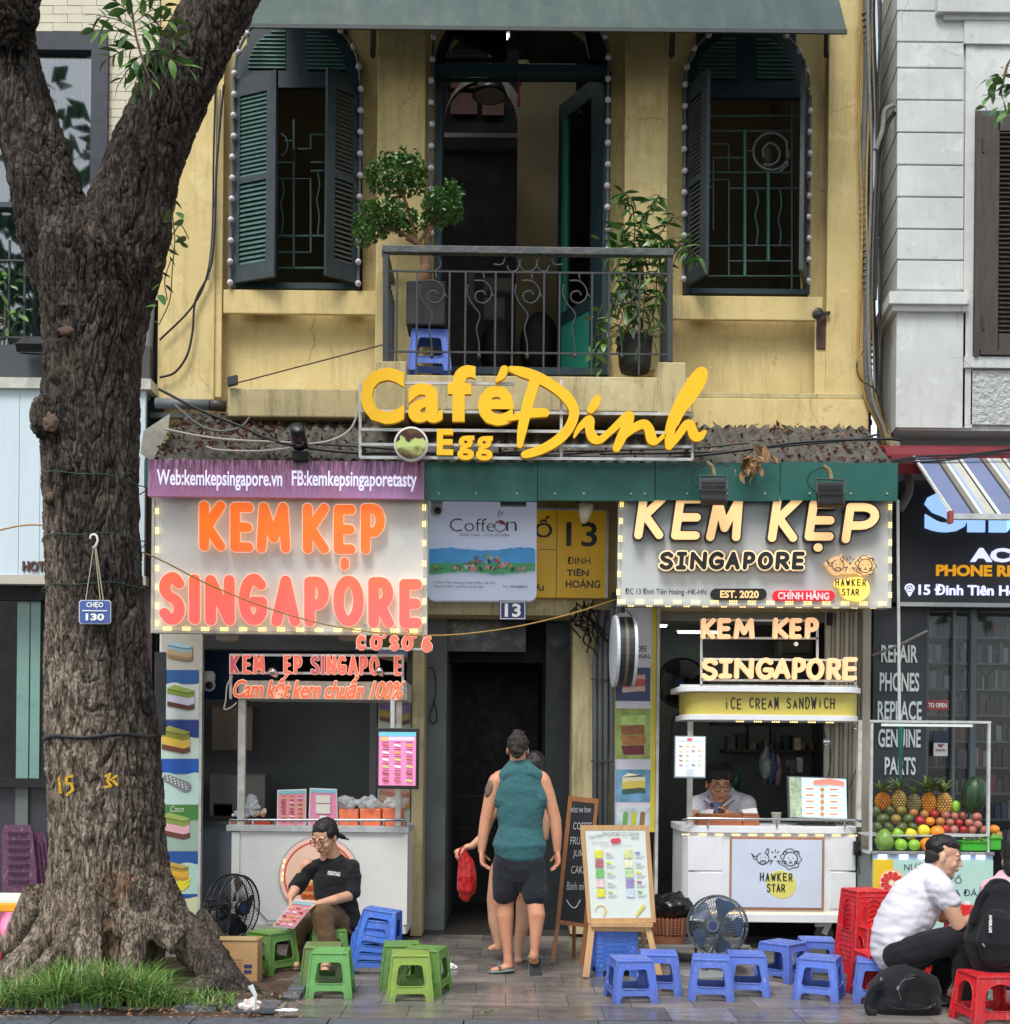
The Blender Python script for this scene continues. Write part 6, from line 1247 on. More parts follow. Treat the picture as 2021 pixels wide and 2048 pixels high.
# ---------------------------------------------------------------- left stall: mural, cart, signs
mu = thing('mural_panel', 'tall printed panel with ice cream sandwich pictures beside the tree', 'poster', at(365, 1850, 10.9)); YM = 10.9
MB().pb(322, 1268, 401, 1862, YM, .05).build('board', flat(190, 184, 170), mu); MB().pb(398, 1268, 403, 1862, YM - .01, .07).build('edge_strip', WHITEG, mu)
bands = [(1340, 1368, (40, 90, 150)), (1368, 1438, (206, 212, 210)), (1440, 1475, (34, 60, 130)), (1475, 1517, (196, 218, 206)), (1518, 1548, (24, 86, 176)), (1548, 1609, (186, 216, 204)), (1610, 1640, (70, 128, 60)), (1640, 1702, (150, 176, 160)), (1703, 1728, (30, 80, 150)), (1728, 1788, (176, 208, 196)), (1788, 1796, (30, 80, 150)), (1796, 1860, (206, 214, 168))]
for k, (a, b, c) in enumerate(bands):
    m = MB(); top_ = [(323, b)] + [(323 + i * 7.5, a + (3 * math.sin(i * .8 + k * 2) if k % 2 else 0)) for i in range(11)] + [(398, b)]; fill_px(m, [top_], YM - .004 - .0003 * k, .003); m.build('picture_field', flat(*c), mu)
def sandwich(root, cx, cy, w, h, top_c, fill_c, base_c, Y, tilt=.22):
    for i, (dy, hh, c) in enumerate(((-h * .5, h * .34, top_c), (-h * .2, h * .45, fill_c), (h * .2, h * .26, base_c))):
        q = [(-w / 2, dy), (w * .28, dy + tilt * w * .75), (w / 2, dy + tilt * w * .45), (w / 2, dy + hh + tilt * w * .45), (w * .28, dy + hh + tilt * w * .75), (-w / 2, dy + hh)]
        m = MB(); fill_px(m, [[(cx + x, cy + y) for x, y in q]], Y - .0015 * i, .002); m.build('picture_layer', flat(*c), root)
    m = MB(); q = [(-w / 2, -h * .5), (-w * .25, -h * .72), (w * .5, -h * .5 + tilt * w * .3), (w / 2, -h * .5 + tilt * w * .45), (w * .28, -h * .5 + tilt * w * .75)]
    fill_px(m, [[(cx + x, cy + y) for x, y in q]], Y - .006, .002); m.build('picture_layer', flat(*[min(255, v + 24) for v in top_c]), root)
for (cx, cy, w, h, a, b, c) in ((360, 1302, 50, 26, (140, 176, 190), (176, 156, 120), (150, 120, 84)), (362, 1395, 54, 36, (128, 150, 60), (204, 200, 220), (96, 56, 42)), (352, 1480, 56, 40, (140, 140, 50), (226, 186, 70), (110, 60, 40)), (352, 1652, 56, 38, (130, 150, 66), (222, 170, 180), (104, 56, 44)), (352, 1742, 50, 26, (170, 140, 60), (220, 170, 50), (190, 140, 50))): sandwich(mu, cx, cy, w, h, a, b, c, YM - .009)
m = MB(); strokes_px(m, [[(346, 1772, 5), (362, 1766, 6), (378, 1758, 4)], [(350, 1780, 4), (366, 1776, 5), (378, 1768, 3)]], YM - .01, .003, 0, 60); m.build('picture_fruit', flat(226, 210, 50), mu)
m = MB(); strokes_px(m, [[(334, 1556, 8), (372, 1574, 11)]], YM - .01, .003, 0, 60); m.build('picture_tray', flat(130, 134, 136), mu); m = MB()
for i in range(6):
    for j in range(3): strokes_px(m, [[(334 + i * 7.5 + j * 1, 1553 + i * 3.6 + j * 5 - 3, 1.6)]], YM - .014, .002, 0, 12)
m.build('picture_tray_lights', flat(230, 232, 236), mu); m = MB(); text(m, 'Coco', 341, 1612, 368, 1624, YM - .01, 0, 0, None, .3); m.build('picture_words', flat(220, 230, 200), mu)
bk = thing('black_sheet', 'narrow black metal sheet hanging between the tree and the mural', 'sheet', at(320, 1468, 10.6)); MB().pb(309, 1304, 331, 1470, 10.6, .03).build('sheet', BLKP, bk); MB().pb(320, 1268, 325, 1306, 10.61, .01).build('strap', PAPER, bk)
ct = thing('ice_cream_cart', 'white ice cream cart with round pink emblem and glowing coral letters', 'cart', at(635, 1895, 10.6)); YC = 10.3
def cp(x0, y0, x1, y1, name, mt, Y=YC, d=.03, par=ct, **k): return MB().pb(x0, y0, x1, y1, Y, d).build(name, mt, par, **k)
cp(480, 1664, 808, 1850, 'front_panel', WHITE); cp(463, 1664, 479, 1866, 'corner_stile', WHITE, YC - .01, .05); cp(808, 1664, 815, 1850, 'corner_stile', WHITE, YC - .01, .05); cp(479, 1850, 812, 1866, 'bottom_rail', WHITEG, YC, .03)
a_, b_, c_, e_ = PR(463, 1664, 815, 1866, YC); MB().box(a_, a_ + .02, YC + .04, YC + .65, c_, e_).box(b_ - .02, b_, YC + .04, YC + .65, c_, e_).build('side_panels', WHITE, ct); MB().box(a_, b_, YC + .65, YC + .67, c_, e_).build('back_panel', WHITE, ct)
a_, b_, c_, e_ = PR(453, 1652, 818, 1664, YC - .03); MB().box(a_, b_, YC - .03, YC + .68, c_, e_).build('counter_top', STEEL, ct, bevel=.004)
for x in (470, 800): MB().tube([at(x, 1866, YC + .1), at(x, 1866, YC + .1) + V((0, 0, -.12))], .03, 10).build('leg', BLKM, ct)
MB().tube([at(460, 1640, YC - .01), at(812, 1640, YC - .01)], .012, 8).build('counter_rail', CHROME, ct)
for x in (461, 506, 592, 664, 722, 768, 811): MB().tube([at(x, 1640, YC - .01), at(x, 1653, YC - .01)], .009, 6).build('rail_post', CHROME, ct)
for x0, x1 in ((476, 490), (792, 803)): cp(x0, 1398, x1, 1652, 'post', WHITEG, YC + .05, .05)
a_, b_, c_, e_ = PR(476, 1362, 814, 1399, YC); MB().box(a_, b_, YC + .02, YC + .55, c_, e_).build('canopy_box', WHITEG, ct, bevel=.005)
for y in (1310, 1346): MB().bar(at(460, y, YC - .04), at(808, y + 1, YC - .04), .02).build('sign_bar', STEEL, ct)
for x in (462, 806): MB().bar(at(x, 1308, YC - .03), at(x, 1398, YC - .03), .02).build('sign_bar', STEEL, ct)
rw = [('K', 460.6, 477), ('E', 486, 500.7), ('M', 507, 528.7), ('E', 568, 581), ('P', 588, 604), ('S', 622, 639), ('I', 643, 649), ('N', 653.7, 671.7), ('G', 674.7, 693), ('A', 697, 716), ('P', 719.7, 735.5), ('O', 739.5, 758.6), ('E', 789, 803)]
for i, (ch, a, b) in enumerate(rw): letter(ct, glyph(ch, a, 1310 + .2 * i, b, 1347 + .3 * i, 2.9), YC - .1, .02, PINKL2 if ch in 'KI' or i in (5,) else PINKL, EDGE, eg=1.0)
m = MB(); text(m, 'Cam kết kem chuẩn 100%', 467, 1350, 810, 1397, YC - .12, .02, .012, None, .32, .92); m.build('script_face', mat('orange_coral_lit', rgb(236, 112, 66), .4, .15, 5, emit=.15), ct); m = MB(); text(m, 'Cam kết kem chuẩn 100%', 467, 1350, 810, 1397, YC - .1, .02, .012, .026, .32, .92); m.build('script_edge', EDGE, ct)
for ch, a, b, y0, y1 in (('C', 713.6, 732, 1270, 1300), ('O', 741, 764, 1270, 1300), ('S', 780, 798, 1271, 1301), ('O', 804, 826, 1271, 1301), ('6', 843.5, 865, 1272, 1304)): letter(ct, glyph(ch, a, y0, b, y1, 3.6), YC - .2, .02, PINKL, EDGE, eg=1.2)
for x in (764, 826): letter(ct, [[(x - 2, 1276, 1.6), (x + 5, 1274, 2), (x + 8, 1268, 1.6)]], YC - .2, .02, PINKL, EDGE, eg=1.0)
letter(ct, [[(x, y, 1.3) for x, y in ((811, 1261), (815, 1258), (819, 1262), (815, 1266))]], YC - .2, .02, PINKL, EDGE, eg=.8)
MB().bar(at(712, 1296, YC - .16), at(866, 1299, YC - .16), .018).bar(at(731, 1248, YC - .16), at(731, 1298, YC - .16), .018).bar(at(848, 1268, YC - .16), at(848, 1299, YC - .16), .018).build('sign_bar', STEEL, ct)
for x, y in ((554, 1352), (766, 1350)): MB().lathe(at(x, y, YC - .1), [(.02, 0), (.032, .05), (.03, .08)], 14, Matrix.Rotation(R(50), 3, 'X') @ Matrix.Rotation(R(-30), 3, 'Y')).build('clip_lamp', CHROME, ct, smooth=True)
MB().tube([at(x, y, YC - .05) for x, y in sm([(466, 1352), (455, 1370), (452, 1400), (449, 1418), (462, 1415), (474, 1405)], 5)], .006, 5).build('loose_cable', WIREW, ct)
# emblem
ce = at(639, 1753, YC - .012); mats_ = [('emblem_rim', .335, flat(176, 176, 172)), ('emblem_ring', .322, mat('pale_pink_lit', rgb(236, 190, 176), .4, .03, emit=.1)), ('emblem_line', .292, flat(206, 96, 76)), ('emblem_disc', .275, mat('peach_lit', rgb(240, 200, 176), .4, .03, emit=.05))]
for k, (nm, r_, mt) in enumerate(mats_): MB().lathe(ce + V((0, -.004 * k, 0)), [(r_, 0), (r_, .006)], 56, Rx).build(nm, mt, ct)
m = MB(); fill_px(m, [[(600, 1790), (606, 1768), (640, 1760), (640, 1800), (628, 1803), (606, 1800)]], YC - .034, .003); m.build('emblem_patch', flat(228, 160, 90), ct); m = MB(); text(m, 'KEM', 604, 1771, 636, 1781, YC - .04, .002, .05); text(m, 'SINGA', 603, 1788, 634, 1797, YC - .04, .002, .05); m.build('emblem_words', flat(196, 74, 30), ct)
led(ct, [(569, 1722), (567, 1733), (566, 1748), (565, 1758)], YC - .04, ledmesh(1, 2, LED, 4))
MB().tube([at(x, y, YC - .02) for x, y in [(495, 1796), (535, 1842), (560, 1842)]], .005, 5).build('loose_cable', flat(90, 90, 90), ct)
# interior things
for (x0, y0, x1, y1, lb, c) in ((425, 1413, 505, 1500, 'brown carton hanging open on the stall back wall', (96, 84, 70)), (420, 1548, 530, 1632, 'grey white carton standing on the dark stall counter', (104, 106, 102)), (428, 1607, 465, 1643, 'small brown carton low on the stall counter', (78, 62, 48))):
    t = thing('carton', lb, 'box', at((x0 + x1) / 2, y1, 11.4)); MB().pb(x0, y0, x1, y1, 11.35, .3).build('box', flat(*c), t); MB().pb(x0 + 2, y0 + 1, x1 - 2, y0 + 3, 11.345, .1).build('lid_flap', flat(*[int(v * .8) for v in c]), t)
# screen and menus
sc_ = thing('menu_screen', 'black framed lit screen with pink ice cream menu on the cart post', 'screen', at(795, 1578, 10.0)); MB().pb(752, 1456, 838, 1578, 10.0, .05).build('bezel', BLKP, sc_, bevel=.004); MB().pb(758, 1464, 832, 1571, 9.996, .01).build('display', flat(226, 132, 176, .3), sc_); MB().pb(758, 1464, 832, 1473, 9.992, .01).build('display_header', flat(110, 186, 204, .25), sc_); MB().pb(762, 1474, 775, 1481, 9.99, .01).build('display_tab', flat(220, 196, 110, .2), sc_); MB().pb(777, 1474, 829, 1481, 9.99, .01).build('display_title', flat(226, 206, 222, .2), sc_)
MB().tube([at(786, 1400, 10.1), at(786, 1458, 10.08)], .02, 8).build('hanger', STEEL, sc_)
rr = random.Random(21); fc = [(226, 196, 110), (180, 96, 70), (210, 200, 230), (240, 240, 236), (150, 60, 50), (230, 170, 70), (190, 210, 120)]
def menu_items(root, x0, y0, x1, y1, nx, ny, Y, em=.2, names=True, seed=0):
    dx, dy = (x1 - x0) / nx, (y1 - y0) / ny
    ms = [MB() for _ in fc]; ink = MB()
    for j in range(ny):
        for i in range(nx):
            k = rr.randrange(len(fc)); cx, cy = x0 + dx * (i + .5), y0 + dy * (j + .45)
            strokes_px(ms[k], [[(cx - dx * .22, cy - dy * .05, dy * .13), (cx + dx * .2, cy + dy * .08, dy * .13)]], Y, .002, 0, 16)
            if names: ink.pb(cx - dx * .28, cy - dy * .42, cx + dx * .28, cy - dy * .3, Y, .002); ink.pb(cx - dx * .22, cy + dy * .3, cx + dx * .22, cy + dy * .36, Y, .002)
    for k, mb in enumerate(ms):
        if mb.v: mb.build('menu_pictures', flat(*fc[k], em), root, kind='stuff')
    if names: ink.build('menu_print', flat(110, 50, 70, em * .3), root, kind='stuff')
menu_items(sc_, 760, 1484, 831, 1569, 3, 6, 9.986)
def menuboard(label, P4, Y, ncol=3, nrow=6, leanback=.12, second=False):
    t = thing('menu_board', label, 'menu', at((P4[0][0] + P4[1][0]) / 2, P4[2][1], Y))
    m = MB(); fill_px(m, [P4], Y, .008); m.build('card', PAPER, t)
    cx = sum(p[0] for p in P4) / 4; cy = sum(p[1] for p in P4) / 4; inn = [(cx + (x - cx) * .93, cy + (y - cy) * .95) for x, y in P4]; m = MB(); fill_px(m, [inn], Y - .003, .004); m.build('card_print', flat(236, 148, 160) if not second else flat(228, 140, 172), t)
    hd = [inn[0], inn[1], (inn[1][0], inn[1][1] + 7), (inn[0][0], inn[0][1] + 7)]; m = MB(); fill_px(m, [hd], Y - .006, .004); m.build('card_header', flat(130, 196, 204), t); return t, inn
t, inn = menuboard('pink menu card with grid of ice creams, left of two on the cart', [(555, 1580), (613, 1578), (612, 1653), (554, 1654)], YC + .1); menu_items(t, 559, 1592, 609, 1646, 3, 6, YC + .09, 0)
t, inn = menuboard('pink menu card with two white picture boxes, right of two on the cart', [(620, 1576), (674, 1578), (676, 1652), (617, 1653)], YC + .1, second=True)
for y0, y1 in ((1591, 1606), (1608, 1627)): MB().pb(632, y0, 661, y1, YC + .088, .004).build('picture_box', flat(222, 220, 206), t)
MB().pb(640, 1631, 654, 1637, YC + .088, .004).build('label_box', flat(232, 232, 230), t)
for k, (x0, x1, lb) in enumerate(((677, 717, 'orange wrapped pack with tied clear bag, nearest the menu cards'), (720, 762, 'orange wrapped pack with clear bag, middle of three on the cart'), (765, 806, 'orange wrapped pack with clear bag, rightmost on the cart'))):
    t = thing('wrapped_pack', lb, 'package', at((x0 + x1) / 2, 1653, YC + .2), 'orange packs on the cart counter'); a_, b_, c_, e_ = PR(x0, 1618 - k, x1, 1653, YC + .12); MB().box(a_, b_, YC + .12, YC + .3, c_, e_).build('pack', mat('orange_pack', rgb(236, 118, 76), .5, .2, 20, dirt=rgb(240, 180, 150), dirt_amt=.5, ds=14, bump=.3, bs=30), t, bevel=.012)
    m = MB().ell((0, 0, 0), (.09, .08, .055), 18, 12); cc = at((x0 + x1) / 2 + (0, -4, 4)[k], 1606, YC + .18); m.v = [tuple(V(v) * (1 + .7 * nz(V(v) * 22 + V((k * 5, 0, 0)))) + cc) for v in m.v]; m.build('clear_bag', CLEARP, t)
for x0, x1, c, lb in ((464, 500, (160, 90, 60), 'brown tray of clear lids on the left end of the cart'), (506, 540, (190, 60, 40), 'orange red tray of wrapped sweets on the cart')):
    t = thing('tray', lb, 'tray', at((x0 + x1) / 2, 1653, YC + .15)); MB().pb(x0, 1642, x1, 1653, YC + .1, .2).build('tray_box', flat(*c), t)
    m = MB()
    for q in range(9): m.ell(at(rr.uniform(x0 + 4, x1 - 4), 1632 - rr.uniform(0, 10), YC + .15 + rr.uniform(0, .1)), (rr.uniform(.015, .03), .02, rr.uniform(.012, .03)), 8, 5)
    m.build('wrapped_cups', mat('frosted_cup', rgb(200, 204, 208), .3, .2, 30) if x0 == 464 else flat(216, 190, 170), t, kind='stuff')
crumple('plastic_bag', 'knotted clear plastic bag on the tray at the cart end', at(503, 1624, YC + .1), (.05, .04, .07), CLEARP, 'bag', 5, 9, .9)
# under-sign lights of the left stall
for x in (455, 700): t = thing('ceiling_spot', 'round white ceiling spot under the left sign, %s' % ('nearer the mural' if x == 455 else 'nearer the doorway'), 'light', at(x, 1270, 10.6)); MB().pb(x - 22, 1271, x + 22, 1279, 10.6, .2).build('disc', flat(176, 168, 150), t); MB().pb(x - 18, 1279, x + 18, 1281, 10.62, .16).build('diffuser', flat(190, 184, 166), t)
rcp = MB().pb(756, 1400, 822, 1650, 10.98, .01); rp_ = thing('ice_cream_poster', 'strip of ice cream pictures on the wall behind the cart screen', 'poster', at(790, 1650, 10.98)); rcp.build('sheet', flat(186, 200, 186), rp_); sandwich(rp_, 786, 1300, 60, 36, (96, 110, 60), (150, 160, 200), (130, 96, 70), 10.96) ; sandwich(rp_, 790, 1425, 60, 34, (150, 130, 190), (190, 160, 80), (110, 74, 50), 10.96); sandwich(rp_, 790, 1595, 60, 30, (190, 130, 110), (206, 170, 150), (190, 140, 60), 10.96)

# ---------------------------------------------------------------- right stall
ps2 = thing('sandwich_poster', 'tall yellow edged poster with four ice cream sandwich photos', 'poster', at(1268, 1660, 10.93)); YP2 = 10.93
MB().pb(1220, 1216, 1312, 1664, YP2, .02).build('sheet', flat(212, 210, 220), ps2); MB().pb(1219, 1216, 1231, 1664, YP2 - .006, .01).pb(1303, 1216, 1312, 1664, YP2 - .006, .01).build('yellow_edge', flat(214, 196, 50), ps2); MB().pb(1312, 1216, 1318, 1870, YP2 - .02, .1).build('post_edge', WHITEG, ps2)
m = MB(); text(m, 'SINGAPORE', 1238, 1291, 1294, 1303, YP2 - .004, 0, .01); text(m, 'ORIGINAL', 1248, 1308, 1302, 1317, YP2 - .004, 0, .01); strokes_px(m, [[(x, y, .9) for x, y in sm([(1235, 1224), (1252, 1220), (1262, 1230), (1274, 1238), (1268, 1256), (1276, 1270)], 4)]], YP2 - .004, .003, 0, 60); m.build('lettering', INK, ps2)
for (y0, y1, c, tc, fc_, bc) in ((1335, 1402, (56, 72, 110), (220, 170, 160), (200, 90, 80), (216, 190, 180)), (1417, 1518, (150, 170, 90), (176, 206, 120), (150, 88, 50), (120, 40, 50)), (1539, 1604, (110, 160, 190), (230, 224, 190), (220, 200, 90), (60, 90, 80)), (1615, 1652, (190, 204, 210), (120, 180, 90), (200, 200, 60), (140, 100, 60))):
    MB().pb(1232, y0, 1301, y1, YP2 - .003, .004).build('photo', mat('photo_%d' % y0, rgb(*c), .5, .35, 9), ps2)
    if y0 == 1615:
        for i, cc in enumerate(((110, 170, 80), (200, 200, 60), (150, 110, 70))): m = MB(); strokes_px(m, [[(1252 + 17 * i, 1628, 5), (1250 + 17 * i, 1650, 5)]], YP2 - .006, .003, 0, 40); m.build('photo_subject', flat(*cc), ps2)
    elif y0 == 1417:
        for i, cc in enumerate(((180, 208, 120), (150, 92, 56), (176, 118, 60), (116, 44, 56))): m = MB(); fill_px(m, [[(1242, 1432 + 20 * i), (1292 - 3 * (i % 2), 1430 + 20 * i), (1292 - 3 * (i % 2), 1449 + 20 * i), (1242 + 2 * i, 1450 + 20 * i)]], YP2 - .006, .003); m.build('photo_subject', mat('photo_layer_%d' % i, rgb(*cc), .5, .3, 30), ps2)
    else: sandwich(ps2, 1268, (y0 + y1) / 2, 46, (y1 - y0) * .55, tc, fc_, bc, YP2 - .008, -.1)
c2 = thing('ice_cream_cart', 'white rounded ice cream cart with yellow ice cream sandwich canopy', 'cart', at(1545, 1895, 10.6)); YD = 10.3
def rounded(x0, x1, y0, y1, Y, depth, rad, name, mt, par=c2, **k):
    a_, b_, z0, z1 = PR(x0, y0, x1, y1, Y); fp = [(a_ + rad - rad * math.cos(t), Y + rad - rad * math.sin(t)) for t in np.linspace(0, math.pi / 2, 9)] + [(b_ - rad + rad * math.sin(t), Y + rad - rad * math.cos(t)) for t in np.linspace(0, math.pi / 2, 9)] + [(b_, Y + depth), (a_, Y + depth)]
    n = len(fp); m = MB(); m.add([(x, y, z) for z in (z0, z1) for x, y in fp], [tuple(range(n - 1, -1, -1)), tuple(range(n, 2 * n))] + [(i, (i + 1) % n, n + (i + 1) % n, n + i) for i in range(n)]); return m.build(name, mt, par, **k)
rounded(1366, 1724, 1653, 1667, YD - .03, .75, .18, 'counter_top', WCART, bevel=.005); rounded(1368, 1722, 1667, 1842, YD, .7, .16, 'body', WCART); rounded(1366, 1724, 1828, 1845, YD - .02, .74, .18, 'base_trim', WCART, bevel=.005)
for (x0, y0, x1, y1) in ((1376, 1673, 1445, 1741), (1376, 1745, 1445, 1816), (1661, 1673, 1712, 1741), (1661, 1745, 1712, 1818)): MB().pb(x0, y0, x1, y1, YD - .008, .02).build('side_panel', WCART, c2, bevel=.003)
MB().pb(1460, 1674, 1649, 1820, YD - .014, .03).build('panel_frame', mat('brown_panel_frame', rgb(166, 118, 92), .5, .1), c2, bevel=.004); fp_ = MB().pb(1464, 1679, 1644, 1815, YD - .018, .02).build('panel_board', mat('panel_blue_white', rgb(204, 214, 230), .45, .04, 3, dirt=rgb(184, 190, 200), dirt_amt=.4), c2)
m = MB(); strokes_px(m, [[(1560, 1768, 27), (1566, 1770, 27)]], YD - .02, .002, 0, 60); m.build('logo_disc', flat(218, 212, 110), fp_); m = MB(); animals(m, 1502.5, 1697, .77, YD - .0215, .75); m.build('logo_drawing', INKB, fp_); m = MB(); hawker(m, 1519, 1745, 1588, 1785, YD - .024, 1.1); m.build('logo_words', INKB, fp_)
led(c2, [(1372 + 33.5 * i, 1669 + .2 * i) for i in range(11)], YD - .01, ledmesh(4, 1, LED)); MB().pb(1385, 1826, 1700, 1828, YD - .012, .01).build('light_line', flat(255, 214, 150, .8), c2)
for x in (1650,): 
    w_ = MB().lathe(at(x - 2, 1868, YD + .1), [(.075, -.02), (.08, -.012), (.08, .012), (.075, .02)], 24, Rx); w_.build('caster_wheel', flat(70, 70, 72), c2, smooth=False); MB().bar(at(x + 10, 1845, YD + .08), at(x - 2, 1868, YD + .06), .045, .02).build('caster_fork', STEEL, c2); MB().bar(at(x - 20, 1850, YD + .08), at(x + 12, 1848, YD + .08), .03).build('caster_brake', STEEL, c2)
MB().lathe(at(1410, 1868, YD + .1), [(.075, -.02), (.08, -.012), (.08, .012), (.075, .02)], 24, Rx).build('caster_wheel', flat(70, 70, 72), c2)
MB().tube([at(1364, 1640, YD - .02), at(1378, 1637, YD - .04), at(1710, 1640, YD - .04), at(1722, 1643, YD)], .011, 8).build('counter_rail', CHROME, c2, smooth=True)
for x in (1416, 1554, 1690): MB().tube([at(x, 1638, YD - .04), at(x, 1654, YD - .04)], .009, 6).build('rail_post', CHROME, c2)
MB().pb(1376, 1440, 1386, 1654, YD + .05, .05).build('post', WHITEG, c2); MB().pb(1716, 1440, 1724, 1654, YD + .05, .05).build('post', WHITEG, c2)
rounded(1361, 1734, 1373, 1384, YD - .12, .6, .2, 'canopy_top', WCART, bevel=.004); rounded(1376, 1724, 1384, 1430, YD - .06, .5, .16, 'canopy_band', mat('canopy_yellow', rgb(196, 184, 84), .45, .1, 2, dirt=rgb(186, 140, 84), dirt_amt=.5, ds=1.8)); rounded(1370, 1727, 1430, 1441, YD - .1, .56, .18, 'canopy_bottom', WCART, bevel=.004)
m = MB(); wds = 'iCE CREAM SANDWiCH'; xs_ = np.linspace(1449.6, 1673.4, 19); off = 0
for i, ch in enumerate(wds):
    if ch == ' ': continue
    rr2 = random.Random(i); 
    for st in glyph(ch, xs_[i], 1393 + rr2.uniform(0, 5) + (5 if ch in 'A' else 0), xs_[i + 1] - 3.4, 1417 + rr2.uniform(-2, 2), 1.15): strokes_px(m, [st], YD - .064, .005, 0, 40)
m.build('canopy_words', INK, c2); led(c2, [(1480 + 36 * i, 1443 + .4 * i) for i in range(6)], YD, ledmesh(4, 1, LED))
for (a_, b_) in (((1403, 1240), (1636, 1242)), ((1403, 1276), (1636, 1277)), ((1403, 1318), (1712, 1321)), ((1403, 1360), (1712, 1362)), ((1403, 1238), (1403, 1372)), ((1635, 1240), (1635, 1320)), ((1711, 1320), (1711, 1372)), ((1360, 1371), (1715, 1373))): MB().bar(at(*a_, YD + .02), at(*b_, YD + .02), .018).build('sign_bar', STEEL, c2)
for ch, x0, y0, x1, y1 in (('K', 1403, 1237, 1430, 1277), ('E', 1436, 1237, 1461, 1277), ('M', 1469, 1237, 1509, 1277), ('K', 1547, 1236, 1577, 1277), ('E', 1581, 1237, 1603, 1277), ('P', 1612, 1236, 1637, 1277), ('S', 1404, 1317, 1436, 1360), ('J', 1439, 1318, 1464, 1356), ('N', 1470, 1317, 1507, 1357), ('G', 1513, 1316, 1547, 1359), ('A', 1548, 1317, 1581, 1357), ('P', 1586, 1316, 1611, 1359), ('O', 1614, 1317, 1648, 1360), ('R', 1655, 1317, 1682, 1359), ('E', 1687, 1315, 1714, 1360)):
    letter(c2, glyph(ch, x0, y0, x1, y1, 3.9, .03), YD - .06, .03, mat('peach_lit_letter', rgb(250, 190, 140), .4, .04, emit=.3) if 'peach_lit_letter' not in bpy.data.materials else bpy.data.materials['peach_lit_letter'], CREAML, eg=.7)
letter(c2, [[(1593, 1288, 3.4)]], YD - .06, .02, PAPER, CREAML, eg=.6)
# screens, boxes and odds and ends of the right cart
s1 = thing('menu_screen', 'small upright lit menu screen on the left post of the right cart', 'screen', at(1381, 1555, 10.1)); MB().pb(1350, 1472, 1412, 1556, 10.12, .04).build('bezel', flat(150, 156, 160), s1); MB().pb(1352, 1474, 1410, 1553, 10.115, .01).build('display', flat(206, 224, 228, .3), s1); menu_items(s1, 1356, 1488, 1406, 1535, 4, 5, 10.108, .15, False); m = MB(); text(m, 'Singapore Ice Cream', 1357, 1480, 1405, 1484, 10.108); m.build('display_words', flat(90, 96, 110), s1); MB().pb(1375, 1476, 1385, 1481, 10.106, .004).build('display_badge', flat(220, 80, 90, .4), s1); MB().pb(1373, 1538, 1388, 1549, 10.106, .004).build('display_square', flat(170, 180, 182, .4), s1)
s2 = thing('menu_screen', 'wide lit menu screen with pink oval labels on the right cart', 'screen', at(1636, 1640, 10.3)); m = MB(); fill_px(m, [[(1577, 1552), (1695, 1556), (1697, 1640), (1580, 1636)]], 10.45, .05); m.build('bezel', flat(90, 94, 98), s2); m = MB(); fill_px(m, [[(1579, 1554), (1693, 1558), (1695, 1638), (1582, 1634)]], 10.444, .01); m.build('display', flat(196, 218, 218, .28), s2); m = MB(); fill_px(m, [[(1579, 1554), (1603, 1555), (1606, 1635), (1582, 1634)]], 10.438, .01); m.build('display_photo', mat('screen_photo', rgb(160, 176, 150), .5, .5, 30, emit=.15), s2)
m = MB(); strokes_px(m, [[(1632, 1565, 5), (1660, 1563, 6), (1684, 1567, 5)]], 10.436, .003, 0, 60); m.build('display_title', flat(230, 140, 124, .2), s2); m = MB()
for r_ in range(5):
    for cx in (1622, 1668): strokes_px(m, [[(cx - 12, 1578 + 12.4 * r_, 4), (cx + 12, 1579 + 12.4 * r_, 4)]], 10.436, .003, 0, 30)
m.build('display_labels', flat(232, 236, 240, .3), s2, kind='stuff'); m = MB()
for r_ in range(5): strokes_px(m, [[(1645, 1579 + 12.4 * r_, 4)]], 10.434, .003, 0, 16); m.pb(1612, 1576 + 12.4 * r_, 1628, 1579 + 12.4 * r_, 10.43, .002); m.pb(1660, 1577 + 12.4 * r_, 1676, 1580 + 12.4 * r_, 10.43, .002)
m.build('display_print', flat(206, 140, 80, .1), s2, kind='stuff'); MB().pb(1625, 1636, 1650, 1652, 10.47, .04).pb(1605, 1648, 1672, 1653, 10.42, .14).build('stand', BLKP, s2)
for (x0, x1, y0, lb) in ((1397, 1485, 1628, 'long reddish wooden box on the counter before the vendor'), (1486.5, 1519, 1627, 'square reddish wooden box on the counter with tilted white card')):
    t = thing('wooden_box', lb, 'box', at((x0 + x1) / 2, 1654, 10.45)); MB().pb(x0, y0 + 3, x1, 1653.5, 10.38, .22).build('box', WOODR, t, bevel=.004); MB().pb(x0 + 2, y0, x1 - 2, y0 + 3, 10.375, .2).build('rim', WOODB, t)
for k, (P4, lb) in enumerate((([(1403, 1622), (1430, 1620), (1428, 1628), (1402, 1628)], 'flat white paper packet on the long wooden box'), ([(1487, 1621), (1516, 1617), (1518, 1628), (1488, 1629)], 'tilted white card on the square wooden box'))):
    m = MB(); fill_px(m, [P4], 10.42, .1); tag(m.build('paper_packet', PAPER), lb, 'paper')
cu = thing('cup', 'white paper cup on the counter left of the wide screen', 'cup', at(1554, 1654, 10.6)); MB().lathe(at(1553, 1650, 10.6), [(.03, 0), (.042, .1), (.045, .1), (.045, .108), (.036, .1)], 18).build('cup_body', flat(190, 186, 176), cu, smooth=True)
gt = thing('folding_gate', 'beige folding metal gate drawn to the right of the stall', 'gate', at(1685, 1655, 10.75)); gm = mat('gate_beige', rgb(168, 162, 146), .5, .1, 6, dirt=rgb(120, 112, 96), dirt_amt=.4)
